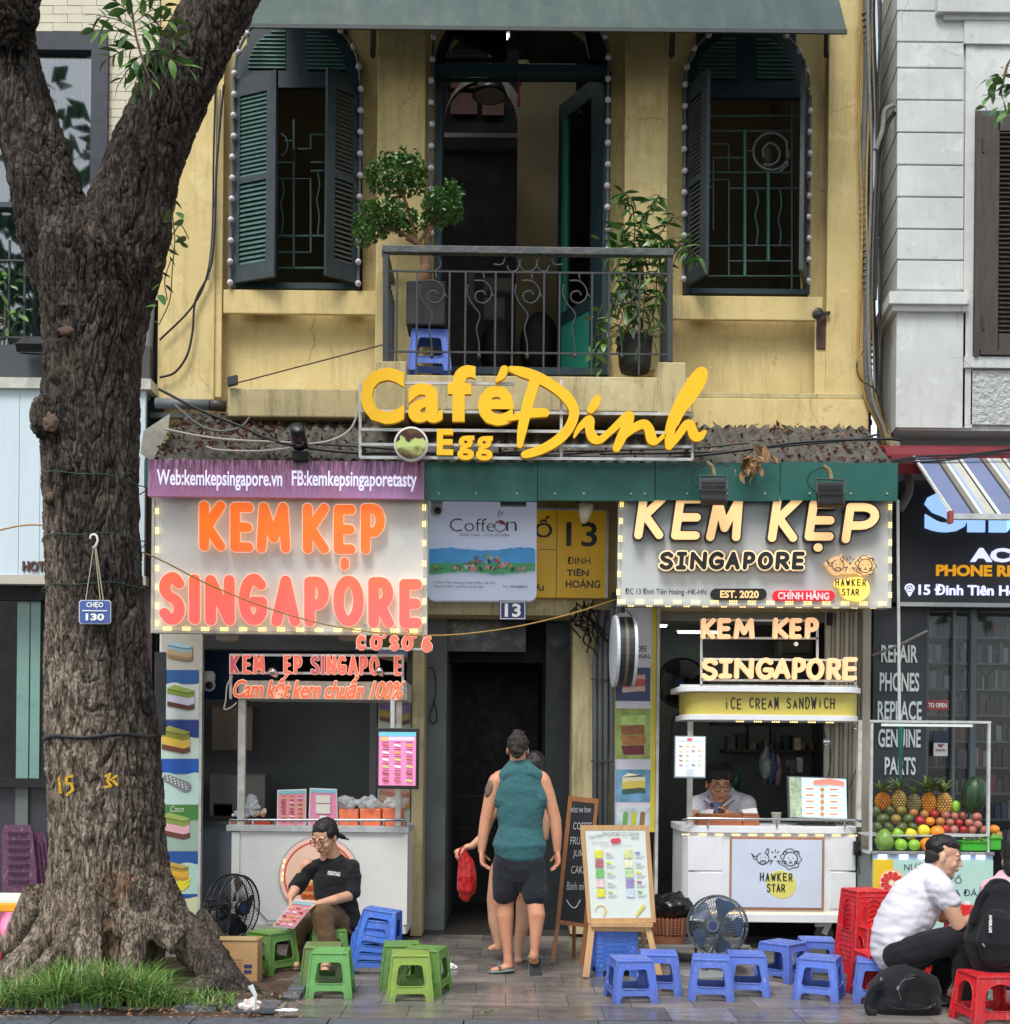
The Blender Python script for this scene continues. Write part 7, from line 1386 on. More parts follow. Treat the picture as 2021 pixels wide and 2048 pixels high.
for i, x in enumerate((1650, 1662, 1671, 1680, 1689, 1698, 1707, 1716)): MB().pb(x, 1224, x + (10 if i == 0 else 7), 1660, 10.75 + .03 * (i % 2), .04).build('gate_slat', gm, gt)
MB().pb(1724, 1214, 1740, 1870, 10.7, .1).build('gate_post', gm, gt); MB().pb(1656, 1225, 1666, 1250, 10.72, .04).build('gate_latch', BLKM, gt)
ac = thing('air_conditioner', 'cream wall air conditioner inside behind the peach letters', 'air conditioner', at(1592, 1313, 12.6)); MB().pb(1558, 1278, 1628, 1314, 12.6, .25).build('casing', flat(150, 146, 130), ac, bevel=.03); MB().pb(1564, 1306, 1624, 1310, 12.59, .02).build('outlet', flat(70, 70, 66), ac)
rsb = MB().pb(1318, 1222, 1650, 1243, 11.2, .3).build('roller_box', flat(150, 156, 158), cafe)
for (x0, x1, y, lb) in ((1358, 1442, 1264, 'lit fluorescent tube behind the peach KEM letters'), (1318, 1334, 1251, 'short lit end of a ceiling tube at the left of the stall')):
    t = thing('tube_light', lb, 'light', at((x0 + x1) / 2, y, 12.3)); MB().pb(x0, y - 2, x1, y + 2, 12.3, .05).build('lit_tube', TUBE, t); MB().pb(x0 - 3, y - 5, x1 + 3, y - 2, 12.28, .09).build('fitting', PLASW, t)
def fan(name, label, c, rad, yaw, pitch, body, hubm, stand=None, cage=None, front=1):
    t = thing(name, label, 'fan', c if stand is None else (c.x, c.y, 0)); Q = Matrix.Rotation(yaw, 3, 'Z') @ Matrix.Rotation(pitch, 3, 'X') @ Matrix.Rotation(R(90), 3, 'X'); c = V(c); cm = cage or body      # local z points out of the fan front
    fr_ = MB()
    for z, k in ((.055, .97), (-.055, .97), (0, 1)): fr_.tube([c + Q @ V((rad * k * math.cos(a), rad * k * math.sin(a), z)) for a in np.linspace(0, 2 * math.pi, 41)], .006, 6)
    fr_.build('guard_ring', body, t, smooth=True, kind='stuff'); g = MB()
    for i in range(60):
        a = 2 * math.pi * i / 60
        for sgn in (-1, 1): g.tube([c + Q @ V((r_ * math.cos(a + tw_), r_ * math.sin(a + tw_), sgn * z)) for r_, z, tw_ in ((rad * .25, .085, 0), (rad * .6, .085, .12), (rad * .9, .065, .2), (rad, .03, .24))], .0022, 4)
    g.build('guard_wires', cm, t, kind='stuff')
    for i in range(3 if stand is None else 5):
        n_ = 3 if stand is None else 5; a0 = 2 * math.pi * i / n_; b = MB(); rows = []
        for r_, w in ((.2, .12), (.5, .3), (.8, .42), (.93, .3)):
            for s_ in (-1, 1): rows.append(c + Q @ V((rad * r_ * math.cos(a0 + s_ * w), rad * r_ * math.sin(a0 + s_ * w), s_ * .025)))
        b.add(rows, [(0, 1, 3, 2), (2, 3, 5, 4), (4, 5, 7, 6)]); b.build('blade', hubm, t, smooth=True)
    MB().lathe(c, [(rad * .2, .06), (rad * .24, .09), (rad * .22, .1)], 24, Q).build('badge_rim', body, t); MB().lathe(c, [(rad * .14, .1), (rad * .14, .105)], 24, Q).build('badge', NAVY, t); MB().lathe(c, [(rad * .1, -.26), (rad * .26, -.24), (rad * .3, -.2), (rad * .3, -.1), (rad * .24, -.06)], 24, Q).build('motor_housing', body, t, smooth=True)
    if stand is not None:
        f = V((stand[0], stand[1], 0)); MB().tube([c + Q @ V((0, 0, -.16)), f.lerp(c, .5) + V((0, 0, 0)), f + V((0, 0, .02))], [.02, .018, .022], 10).build('stand_pole', stand[2], t, smooth=True); MB().lathe(f, [(.19, 0), (.19, .012), (.17, .02), (.03, .035)], 32).build('stand_base', stand[3], t)
    return t
fan('wall_fan', 'large black wall fan inside the right stall behind the letters', at(1364, 1366, 11.3), S(50, 11.3), R(-25), 0, BLKP, BLKM)
MB().tube([at(x, y, 11.3) for x, y in [(1368, 1415), (1345, 1440), (1340, 1560), (1338, 1640)]], .008, 5).build('fan_cord', WIRE, cafe)
hb = thing('hanging_bag', 'clear and blue plastic bags hanging on the stall back wall', 'bag', at(1543, 1567, 11.6)); 
for k, (cx, w, c) in enumerate(((1532, 14, (120, 126, 128)), (1545, 10, (70, 96, 140)), (1556, 10, (176, 128, 134)), (1540, 16, (96, 104, 106)))):
    m = MB().ell((0, 0, 0), (S(w, 11.6), .06, S(40 - 4 * k, 11.6)), 16, 12); cc = at(cx, 1522 + 8 * k, 11.6 + .06 * (k - 1)); m.v = [tuple(V((v[0] * (1 - 1.1 * max(0, v[2]) / .2), v[1], v[2])) * (1 + .35 * nz(V(v) * 14 + V((k * 3, 0, 0)))) + cc) for v in m.v]; m.build('bag', mat('dim_bag_%d' % k, rgb(*c), .3, .25, 20, bump=.4, bs=40, bd=.01), hb)
MB().tube([at(1556, 1440, 11.6), at(1548, 1490, 11.6)], .006, 5).build('string', WIRE, hb)
MB().pb(1430, 1444, 1590, 1450, 11.9, .3).build('wall_shelf', flat(40, 42, 42), cafe)
for x in (1495, 1541): MB().bar(at(x, 1450, 11.95), at(x + 1, 1488, 12.1), .02).build('shelf_bracket', BLKI, cafe)
bo_ = thing('bottle', 'dark green bottle leaning on the wall behind the vendor', 'bottle', at(1472, 1575, 11.8)); MB().tube([at(1468, 1576, 11.8), at(1474, 1555, 11.8), at(1477, 1545, 11.8)], [.045, .04, .015], 10).build('body', flat(26, 90, 56), bo_, smooth=True); MB().tube([at(1477, 1546, 11.8), at(1479, 1540, 11.8)], .014, 8).build('neck', flat(26, 90, 56), bo_)
so_ = thing('power_strip', 'white power socket with black plug beside the wide screen', 'socket', at(1600, 1545, 11.4)); MB().pb(1594, 1515, 1606, 1544, 11.4, .04).build('strip', flat(150, 150, 142), so_); MB().pb(1572, 1520, 1592, 1534, 11.36, .06).pb(1580, 1534, 1590, 1548, 11.36, .05).build('plug', BLKP, so_); MB().tube([at(x, y, 11.3) for x, y in sm([(1606, 1532), (1622, 1528), (1636, 1505), (1645, 1480)], 5)], .006, 5).build('lead', WIRE, so_); MB().pb(1590, 1475, 1602, 1500, 11.4, .06).build('box', flat(150, 136, 96), so_)
for k, (x, y, lb) in enumerate(((1652, 1484, 'silver clip lamp on the folding gate, left of two'), (1712, 1458, 'silver clip lamp at the top right of the cart'))):
    t = thing('clip_lamp', lb, 'lamp', at(x, y + 12, 10.45)); MB().lathe(at(x, y, 10.45), [(.012, -.05), (.03, -.03), (.035, .03), (.03, .05)], 14, Matrix.Rotation(R(35 - 50 * k), 3, 'Y') @ Rx).build('lamp_head', CHROME, t, smooth=True); MB().tube([at(x - 4 + 12 * k, y - 22, 10.5), at(x + 3 * k, y - 4, 10.47)], .01, 6).build('arm', BLKI, t); MB().tube([at(xx, yy, 10.48) for xx, yy in sm([(x + 8, y), (x + 10, y + 40), (x - 2, y + 90), (x - 14, y + 120)], 4)], .004, 5).build('lead', WIRE, t)
ss1 = thing('adapter', 'black power adapter hanging at the right side of the white cart', 'adapter', at(1716, 1712, 10.2)); MB().pb(1709, 1683, 1722, 1711, 10.2, .05).build('block', BLKP, ss1, bevel=.004); MB().tube([at(1716, 1655, 10.22), at(1716, 1684, 10.22)], .004, 5).tube([at(1716, 1711, 10.22), at(1720, 1750, 10.22)], .004, 5).build('lead', WIRE, ss1)
ORD = ['leftmost', 'second', 'third', 'fourth', 'fifth', 'sixth', 'seventh', 'eighth', 'ninth', 'tenth', 'eleventh', 'twelfth', 'thirteenth']
# ---------------------------------------------------------------- plastic stools
def stool(name, label, mt, h=.28, wt=.235, wb=.3, arch=False, group=None, holey=False):
    t = thing(name, label, 'stool', (0, 0, 0), group); wz = lambda z: wb + (wt - wb) * z / h
    f = .17 * wb; r1, r2, r3 = .17 * h, .33 * h, (.80 if not arch else .86) * h
    xo = lambda z: wz(z) / 2
    outer = [(-xo(0) - .004, 0), (-xo(0) + f, 0), (-xo(r1) + f * .95, r1 * .75), (-xo(r1) + f * 1.25, r1)]; outer += [(-x, z) for x, z in outer[::-1]] + [(xo(h), h), (-xo(h), h)]
    iw = lambda z: xo(z) - .15 * wb; rc = .03 * (h / .28)
    if arch: hole = [(-iw(r2), r2), (iw(r2), r2), (iw(r2 + .5 * (r3 - r2)), r2 + .5 * (r3 - r2))] + [(iw(r2 + .5 * (r3 - r2)) * math.cos(a), r2 + .5 * (r3 - r2) + .5 * (r3 - r2) * math.sin(a)) for a in np.linspace(.15, math.pi, 12)]
    else:
        hole = []
        for (sx, z, a0) in ((-1, r2, 180), (1, r2, 270), (1, r3, 0), (-1, r3, 90)):
            cx = sx * (iw(z) - rc * .8); cz = z + (rc if z == r2 else -rc) * .8
            hole += [(cx + rc * .8 * math.cos(R(a0 + q * 22.5)), cz + rc * .8 * math.sin(R(a0 + q * 22.5))) for q in range(5)]
    co, fs = curve_fill([outer, hole], 1.0); m = MB(); m.add([(x, -wz(z) / 2 + (0.5 - w) * .005 + .0025, z) for x, z, w in co], fs)
    # raised rim round the opening
    n = len(hole)
    m.tube([(x, -wz(z) / 2 - .001, z) for x, z in hole + [hole[0]]], .0035, 5)
    for s_ in (-1, 1): m.tube([(s_ * xo(z), -xo(z), z) for z in (0.004, h - .004)], .006, 7)
    me = m.mesh('side_panel', mt)
    for k in range(4): inst('side_panel', me, t, (0, 0, 0), (0, 0, k * math.pi / 2))
    s_ = wt / 2 + .004; b = MB(); b.box(-s_, s_, -s_, s_, h - .014, h + .003); b.build('seat', mt, t, bevel=.006)
    st = MB()
    if holey:
        for i in range(6): st.box(-s_ * .8 + i * s_ * .3, -s_ * .8 + i * s_ * .3 + .012, -s_ * .85, s_ * .85, h + .002, h + .006)
    else: st.box(-s_ * .72, s_ * .72, -s_ * .72, s_ * .72, h + .002, h + .0055)
    st.build('seat_pad', mt, t); return t
def put(proto, loc, rz, label, mt0=None, mt=None, group=None, rot=None):
    o = copy_tree(proto); o.location = loc; o.rotation_euler = rot or (0, 0, rz); o['label'] = label
    if group: o['group'] = group
    if mt is not None:
        cache = {}
        for ch in [y for y in bpy.data.objects if y.parent == o]:
            if ch.data.name not in cache:
                d = ch.data.copy(); d.materials.clear(); d.materials.append(mt); cache[ch.data.name] = d
            ch.data = cache[ch.data.name]
    return o
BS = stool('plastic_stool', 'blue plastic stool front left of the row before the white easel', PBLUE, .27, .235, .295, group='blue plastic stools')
def gpm(x0, x1, yb): return gp((x0 + x1) / 2, yb)
p = gpm(1220, 1312, 2006); BS.location = (p.x, p.y + .13, 0); BS.rotation_euler = (0, 0, R(7))
for x, y, a, lb in ((1322, 1992, -4, 'blue plastic stool behind the front left one, beside the easel leg'), (1429, 2003, -9, 'blue plastic stool in front of the standing fan'), (1500, 1994, -6, 'blue plastic stool touching the right of the one before the fan'), (1575, 1966, 44, 'blue plastic stool turned corner first under the white cart'), (1643, 1958, -8, 'blue plastic stool farthest back beside the red stack'), (1650, 2003, -24, 'blue plastic stool nearest the red stools at the right end'), (1765, 2010, -15, 'blue plastic stool under the crouching man, behind his backpack')):
    q = gp(x, y); put(BS, (q.x, q.y + .14, 0), R(a), lb)
for k in range(10): q = gp(1230, 1952); put(BS, (q.x, q.y + .12, k * .033), R(4), ('bottom' if not k else 'topmost' if k == 9 else ORD[k]) + ' blue stool up the stack under the white easel', PBLUE, PBLUE2, 'stacked blue stools behind the easel')
q = gp(741, 1950)
for k, lb in enumerate(('bottom blue stool of the leaning stack beside the seated woman', 'second blue stool of the leaning stack beside the seated woman', 'third blue stool of the leaning stack beside the seated woman', 'top blue stool of the leaning stack beside the seated woman')):
    put(BS, (q.x - .03 + .022 * k, q.y + .15, .055 * k + .02 * (k > 2)), 0, lb, PBLUE, PBLUE2, 'leaning blue stool stack', (R(-2), R(2.5 * k), R(6 - 4 * k)))
GS = stool('plastic_stool', 'bright green plastic stool in front of the seated woman', PGRN, .295, .235, .295, group='green plastic stools'); q = gp(656, 1998); GS.location = (q.x, q.y + .14, 0); GS.rotation_euler = (0, 0, R(3))
for x, y, a, mt, lb in ((640, 1984, 5, PGRN2, 'dull olive stool right behind the bright green one'), (818, 2004, 4, PGRN3, 'lime green plastic stool at the front of the right green trio'), (800, 1980, 6, PGRN4, 'green plastic stool at the left back of the trio'), (848, 1992, -12, PGRN4, 'green plastic stool at the right back of the trio'), (535, 1950, -38, PGRN4, 'green plastic stool behind the cardboard box by the tree'), (652, 1943, 12, PGRN4, 'green plastic stool the woman is sitting on')):
    q = gp(x, y); put(GS, (q.x, q.y + .14, 0), R(a), lb, PGRN, mt)
RS = stool('plastic_stool', 'red plastic stool with arched sides at the bottom right corner', PRED, .3, .27, .345, True, group='red plastic stools'); q = gp(1998, 2056); RS.location = (q.x, q.y + .15, 0); RS.rotation_euler = (0, 0, R(5))
TS = stool('plastic_stool', 'bottom red stool of the tall stack beside the white cart', PRED, .43, .235, .3, True, group='tall stack of red stools'); q = gp(1744, 1978); TS.location = (q.x, q.y + .18, 0); TS.rotation_euler = (0, 0, R(12)); ts0 = TS.location.copy()
for k in range(1, 8): put(TS, ts0 + V((0, 0, .034 * k)), R(12), 'top red stool of the tall stack beside the white cart' if k == 7 else ORD[k] + ' red stool up the tall stack beside the white cart', group='tall stack of red stools')
q = gp(1752, 1980); put(TS, (q.x + .02, q.y + .05, 0), R(8), 'single tall red stool before the red stack', group='red plastic stools'); q = gp(1775, 2003); put(RS, (q.x, q.y + .15, 0), R(6), 'red stool half hidden behind the crouching man'); q = gp(1908, 1965); put(RS, (q.x, q.y + .15, 0), R(20), 'far red stool seen past the knees of the crouching man')
rt = thing('low_table', 'low table with yellow edge and red legs between the two customers', 'table', gp(1935, 1975)); q = gp(1940, 1980); MB().box(q.x - .2, q.x + .3, q.y, q.y + .45, .46, .49).build('tabletop', mat('yellow_plastic', rgb(220, 160, 20), .4), rt, bevel=.006)
for sx in (-.17, .27):
    for sy in (.03, .42): MB().bar((q.x + sx, q.y + sy, 0), (q.x + sx * .9, q.y + sy, .46), .03).build('leg', PRED, rt)
MB().box(q.x - .16, q.x + .27, q.y + .02, q.y + .04, .1, .13).build('stretcher', bpy.data.materials['yellow_plastic'], rt)
# napkin / red item on table
rn = thing('tissue_box', 'small red box standing on the low yellow table', 'box', (q.x - .0, q.y + .1, .49)); MB().box(q.x - .03, q.x + .04, q.y + .05, q.y + .12, .49, .58).build('box', PRED, rn, bevel=.005); MB().box(q.x - .015, q.x + .025, q.y + .07, q.y + .1, .58, .6).build('opening', PAPER, rn)

# ---------------------------------------------------------------- boards, baskets, fans on the pavement
YE = 8.95
ez = thing('menu_easel', 'white menu board on a pine A-frame easel before the doorway', 'easel', gp(1245, 1955)); O4 = [(1161, 1651), (1299, 1651), (1313, 1845), (1176, 1846)]; I4 = [(1171, 1661), (1291, 1661), (1303, 1836), (1183, 1837)]
for a, b in ((0, 1), (1, 2), (2, 3), (3, 0)): m = MB(); fill_px(m, [[O4[a], O4[b], I4[b], I4[a]]], YE, .03); m.build('frame_rail', WOOD, ez, bevel=.003)
m = MB(); fill_px(m, [I4], YE + .012, .01); mb_ = m.build('board', mat('menu_white', rgb(218, 228, 222), .4, .02), ez)
for a, b, w in (((1184, 1850), (1172, 1954), 13), ((1295, 1850), (1320, 1954), 12)): MB().bar(at(*a, YE + .02), at(*b, YE - .03), S(w, YE), .025).build('leg', WOOD, ez)
for a in (1216, 1290): MB().bar(at(a, 1700, YE + .06), at(a - 4, 1945, YE + .38), .03).build('leg', WOOD, ez)
MB().pb(1182, 1846, 1306, 1854, YE - .02, .05).pb(1186, 1854, 1300, 1863, YE + .01, .03).build('shelf', WOOD, ez)
m = MB(); text(m, 'SINGAPORE ICE CREAM', 1205, 1664, 1278, 1672, YE + .009, 0, -.005); text(m, 'Your time', 1178, 1668, 1204, 1676, YE + .009, rot=.25); strokes_px(m, [[(1263, 1677, .6), (1270, 1675, .6)], [(1272, 1676, .6), (1278, 1675, .6)]], YE + .009, .002, 0, 40); m.build('board_words', flat(130, 136, 136), mb_)
m = MB(); strokes_px(m, [[(1227, 1682, 5), (1237, 1681, 5)]], YE + .008, .003, 0, 50); m.build('board_badge', flat(216, 70, 90), mb_); m = MB(); text(m, 'enjoy with love', 1185, 1683, 1218, 1687, YE + .009); text(m, 'made every day from fresh fruit', 1200, 1690, 1265, 1693, YE + .009); m.build('board_words', flat(200, 120, 130), mb_)
sw = [(226, 220, 80), (176, 110, 110), (120, 190, 110), (236, 200, 200), (226, 222, 70), (214, 220, 150), (226, 232, 200), (190, 220, 160), (150, 140, 190), (200, 216, 230)]
for c in range(2):
    for r_ in range(5):
        x = 1190 + c * 59 + r_ * 1.2; y = 1700 + r_ * 19.5; MB().pb(x, y, x + 16, y + 16, YE + .008, .004).build('menu_picture', mat('menu_pic_%d' % (c * 5 + r_), rgb(*sw[c * 5 + r_]), .5, .25, 60), mb_); m = MB(); strokes_px(m, [[(x + 24, y + 5, 2), (x + 29, y + 6, 2.4)]], YE + .008, .003, 0, 20); m.build('menu_picture', flat(*sw[(c * 5 + r_ + 3) % 10]), mb_)
        m = MB(); m.pb(x + 22, y + 11, x + 40, y + 12, YE + .009, .002).pb(x + 22, y + 14, x + 36, y + 15, YE + .009, .002); m.build('menu_line', flat(184, 190, 190), mb_)
m = MB(); strokes_px(m, [[(1274, 1831, 2), (1288, 1812, 3)]], YE + .008, .003, 0, 50); m.build('menu_drawing', flat(222, 206, 90), mb_); m = MB(); strokes_px(m, [[(x, y, 1) for x, y in arc(1202, 1820, 11, 10, 180, 400, 12)], [(1208, 1830, 2), (1209, 1818, 1)]], YE + .008, .003, 0, 50); m.build('menu_drawing', flat(230, 214, 150), mb_)
YK = 9.5; ck = thing('chalkboard_easel', 'tall dark chalkboard A-frame with handwritten words, behind the white easel', 'easel', gp(1150, 1930)); O4 = [(1138, 1591), (1198, 1598), (1176, 1856), (1112, 1848)]; I4 = [(1145, 1602), (1190, 1607), (1168, 1847), (1121, 1840)]
for a, b in ((0, 1), (1, 2), (2, 3), (3, 0)): m = MB(); fill_px(m, [[O4[a], O4[b], I4[b], I4[a]]], YK, .03); m.build('frame_rail', WOODB, ck)
m = MB(); fill_px(m, [I4], YK + .01, .01); kb = m.build('board', CHALKB, ck)
for a, b in (((1116, 1848), (1106, 1924)), ((1172, 1854), (1162, 1934))): MB().bar(at(*a, YK + .01), at(*b, YK - .03), .03, .025).build('leg', WOODB, ck)
for a in (1150, 1175): MB().bar(at(a, 1640, YK + .05), at(a - 2, 1915, YK + .4), .028).build('leg', WOODB, ck)
m = MB()
for i, (wd, x0, y0, x1, y1) in enumerate((('what we have', 1142, 1612, 1182, 1625), ('COFFEE', 1147, 1645, 1184, 1659), ('FRUIT', 1141, 1674, 1172, 1689), ('JUICE', 1146, 1700, 1178, 1717), ('CAKE', 1143, 1732, 1172, 1747), ('Bánh mì', 1134, 1764, 1168, 1780))): text(m, wd, x0, y0, x1, y1, YK + .006, 0, -.01, None, .15)
strokes_px(m, [[(x, y, .9) for x, y in sm([(1134, 1800), (1142, 1812), (1152, 1815), (1161, 1800)], 4)]], YK + .006, .003, 0, 60); m.build('chalk_writing', CHALK, kb)
bk_ = thing('waste_basket', 'brown plastic basket lined with a black bag beside the easel', 'basket', at(1340, 1888, 9.7)); c = at(1338, 1888, 9.75); MB().lathe(c, [(.12, 0), (.125, .0), (.135, .075), (.12, .075)], 28).build('solid_base', BASK, bk_)
for z in np.linspace(.09, .2, 9): MB().lathe(c + V((0, 0, float(z))), [(.133 + .06 * z, 0), (.137 + .06 * z, 0), (.137 + .06 * z, .006), (.133 + .06 * z, .006)], 28).build('weave_ring', BASK, bk_)
for k in range(28): a_ = 2 * math.pi * k / 28; MB().bar(c + V((.132 * math.cos(a_), .132 * math.sin(a_), .075)), c + V((.147 * math.cos(a_), .147 * math.sin(a_), .22)), .009 if k % 4 else .016).build('weave_rib', BASK, bk_)
m = MB().ell((0, 0, 0), (.165, .15, .11), 36, 24); m.v = [tuple(V(v) * (1 + .22 * nz(V(v) * 16)) + V((0, 0, .03 * nz(V(v) * 30))) + c + V((.015, 0, .29))) for v in m.v]; m.build('black_bag', BAGB, bk_, smooth=True)
lt = thing('low_rack', 'low grey metal table frame under the waste basket', 'table', at(1390, 1950, 9.8)); gm2 = mat('rack_grey', rgb(130, 136, 132), .5, .1); a_ = at(1278, 1892, 9.6); b_ = at(1500, 1893, 9.6); MB().bar(a_, b_, .02).build('top_rail', gm2, lt); MB().bar(a_ + V((0, .4, 0)), b_ + V((0, .4, 0)), .02).build('top_rail', gm2, lt); MB().box(a_.x, b_.x, a_.y, a_.y + .4, a_.z - .012, a_.z - .006).build('shelf', flat(60, 62, 60), lt)
for x in (a_.x, a_.x + .5, b_.x):
    for dy in (0, .4): MB().bar((x, a_.y + dy, 0), (x, a_.y + dy, a_.z), .02).build('leg', gm2, lt)
fan('standing_fan', 'grey wire pedestal fan with blue hub before the white cart', at(1435, 1851, 9.15), .22, R(-28), R(-6), mat('fan_grey', rgb(80, 88, 94), .4, .1), mat('fan_blade_blue', rgb(60, 84, 120), .35, .1), (gp(1408, 1950).x, gp(1408, 1950).y, mat('fan_pole', rgb(110, 116, 120), .35), flat(130, 134, 134)))
fan('standing_fan', 'black pedestal fan seen from the side beside the tree', at(466, 1815, 9.35), .25, R(62), 0, BLKP, mat('fan_blade_dark', rgb(40, 48, 58), .35, .1), (at(430, 1950, 9.35).x, 9.35, BLKP, BLKP))
m_ = [o for o in bpy.data.objects if o.get('label', '').startswith('black pedestal')][0]; c = at(424, 1832, 9.3); MB().ell(c, (.12, .085, .075), 22, 16).build('motor_housing', BLKP, m_, smooth=True); MB().lathe(c + V((.03, -.075, 0)), [(.03, 0), (.03, .02)], 20, Rx).build('dial', flat(110, 112, 114), m_); MB().tube([c + V((-.02, 0, .07)), c + V((-.02, 0, .11))], .006, 5).build('knob', BLKP, m_); MB().bar(c + V((-.06, 0, .11)), c + V((.05, 0, .11)), .012).build('knob_top', BLKP, m_); MB().bar(c + V((.03, -.04, -.06)), c + V((.0, -.04, -.16)), .035).build('tilt_bracket', CHROME, m_)
cbx = thing('cardboard_box', 'open tan cardboard box standing on end beside the tree root', 'box', gp(478, 1972)); a_, b_, c_, e_ = PR(440, 1880, 515, 1980, 8.6); MB().box(a_, b_, 8.6, 8.607, c_, e_).box(a_, b_, 8.78, 8.787, c_, e_).box(a_, a_ + .005, 8.607, 8.78, c_, e_).box(b_ - .005, b_, 8.607, 8.78, c_, e_).box(a_, b_, 8.607, 8.78, c_, c_ + .005).build('carton', CARD, cbx)
MB().pb(440, 1873, 514, 1881, 8.592, .004).build('lid_flap', flat(206, 176, 130), cbx); m = MB(); m.pb(488, 1929, 504, 1935, 8.594, .003).pb(488, 1940, 503, 1946, 8.594, .003).build('printed_stamp', flat(60, 66, 110), cbx); m = MB()
for k in range(5): m.pb(448, 1918 + k * 6, 484, 1918.6 + k * 6, 8.594, .002)
m.build('printed_lines', flat(150, 120, 86), cbx)
# left corner: table with pink cover, purple chairs
tb = thing('covered_table', 'low table with yellow edged top and pink plastic cover at the left edge', 'table', gp(20, 1930)); a_, b_, c_, e_ = PR(-160, 1806, 91, 1824, 8.95); MB().box(a_, b_, 8.95, 9.45, c_, e_).build('tabletop', mat('table_edge_orange', rgb(240, 170, 40), .4), tb, bevel=.01); MB().box(a_ + .01, b_ - .01, 8.96, 9.44, e_ + .002, e_ + .02).build('table_surface', flat(232, 236, 222), tb)
m = MB(); n = 60
for j in range(13):
    for i in range(n + 1): u = i / n; x = -160 + 248 * u; t = j / 12; y = 1824 + t * (125 * (1 - max(0, u - .62) * 2.2)); p = at(x, y, 8.95 + .05 * math.sin(u * 40 + t * 5) * (.3 + t) + .04 * nz(V((u * 20, t * 5, 0)))); m.v.append(tuple(p))
for j in range(12):
    for i in range(n): k = j * (n + 1) + i; m.f.append((k, k + 1, k + n + 2, k + n + 1)); m.m.append(0)
t_ = NT('pink_film'); zc_ = t_.sep()[2]; t_.col(t_.ramp(t_.math('ADD', t_.math('MULTIPLY', zc_, 2.0), t_.noise(5, 4)), [(.75, rgb(190, 30, 60)), (1.0, rgb(206, 70, 96)), (1.25, rgb(250, 150, 190))])); t_.rough(.3); t_.bump(t_.noise(14, 5), .6, .02)
m.build('plastic_cover', t_.m, tb, smooth=True)
bw = thing('bowl', 'small white bowl at the right end of the covered table', 'bowl', at(84, 1805, 9.2)); MB().lathe(at(84, 1803, 9.15), [(.02, 0), (.03, .005), (.055, .035), (.05, .035)], 20).build('bowl_body', PLASW, bw, smooth=True)
pc_ = thing('plastic_chair', 'bottom chair of the purple plastic chair stack behind the table', 'chair', at(30, 1890, 10.6), 'stacked purple chairs')
m = MB(); fill_px(m, [[(4, 1800), (2, 1665), (8, 1650), (58, 1650), (64, 1662), (72, 1740), (74, 1800)]], 10.6, .03); cbk = m.build('backrest', PPUR, pc_, bevel=.006)
for k in range(7): MB().pb(14, 1664 + 16 * k, 56, 1667 + 16 * k, 10.59, .02).build('back_rib', flat(76, 40, 68), cbk)
a_, b_, c_, e_ = PR(0, 1795, 76, 1802, 10.4); MB().box(a_, b_, 10.3, 10.7, c_, e_).build('seat', PPUR, pc_, bevel=.01)
for x in (a_ + .03, b_ - .03):
    for y in (10.33, 10.67): MB().bar((x, y, .0), (x, y, c_), .04).build('leg', PPUR, pc_)
for k in range(1, 5): o = copy_tree(pc_); o.location = pc_.location + V((.018 * k, .03 * k, .03 * k - .19)); o['label'] = ORD[k] + ' chair up the purple plastic stack behind the table' if k < 4 else 'rearmost chair of the purple stack behind the table'
for k, (x, y) in enumerate(((66, 1890), (100, 1888))): q = gp(x, y); put(RS, (q.x, q.y, .0), R(10), ('purple arched stool right of the chair stack', 'purple arched stool half hidden behind the tree trunk')[k], PRED, PPUR, 'purple stools by the tree').scale = (1.15, 1.15, 1.35)

# ---------------------------------------------------------------- fruit cart
fcx = thing('fruit_cart', 'fruit juice cart with aluminium frame and printed front panel', 'cart', gp(1865, 1905)); YQ = 9.9
def fp(x0, y0, x1, y1, name, mt, Y=YQ, d=.03): return MB().pb(x0, y0, x1, y1, Y, d).build(name, mt, fcx)
for x, y0 in ((1744, 1446), (1979, 1448)): fp(x - 3, y0, x + 2, 1704, 'frame_post', STEEL, YQ, .03); fp(x - 3, y0, x + 2, 1704, 'frame_post', STEEL, YQ + .5, .03)
fp(1741, 1441, 1983, 1446, 'frame_rail', STEEL); fp(1741, 1441, 1983, 1446, 'frame_rail', STEEL, YQ + .5); fp(1765, 1448, 1946, 1453, 'lit_tube', flat(200, 210, 206, .25), YQ + .1)
a_, b_, c_, e_ = PR(1740, 1703, 1990, 1710, YQ - .02); MB().box(a_, b_, YQ - .02, YQ + .56, c_, e_).build('counter_top', CHROME, fcx, bevel=.004); fp(1746, 1710, 1986, 1719, 'light_strip_backing', flat(170, 190, 226), YQ, .02)
fp(1746, 1719, 1986, 1900, 'front_panel', mat('mint_print', rgb(170, 206, 196), .5, .03), YQ, .03); fp(1746, 1719, 1786, 1900, 'yellow_print', flat(224, 190, 40), YQ - .004, .006); MB().box(a_ + .02, b_ - .02, YQ + .03, YQ + .5, .05, c_).build('cabinet', flat(110, 120, 118), fcx)
led(fcx, [(1766, 1714), (1808, 1714), (1846, 1714), (1932, 1714), (1962, 1714)], YQ - .005, ledmesh(4, 2, LEDW))
g = MB(); strokes_px(g, [[(1784, 1765, 26)]], YQ - .008, .004, 0, 80); gr = g.build('grapefruit_rind', flat(240, 170, 80), fcx); g = MB(); strokes_px(g, [[(1784, 1765, 24)]], YQ - .011, .004, 0, 80); g.build('grapefruit_pith', flat(246, 214, 190), gr); g = MB()
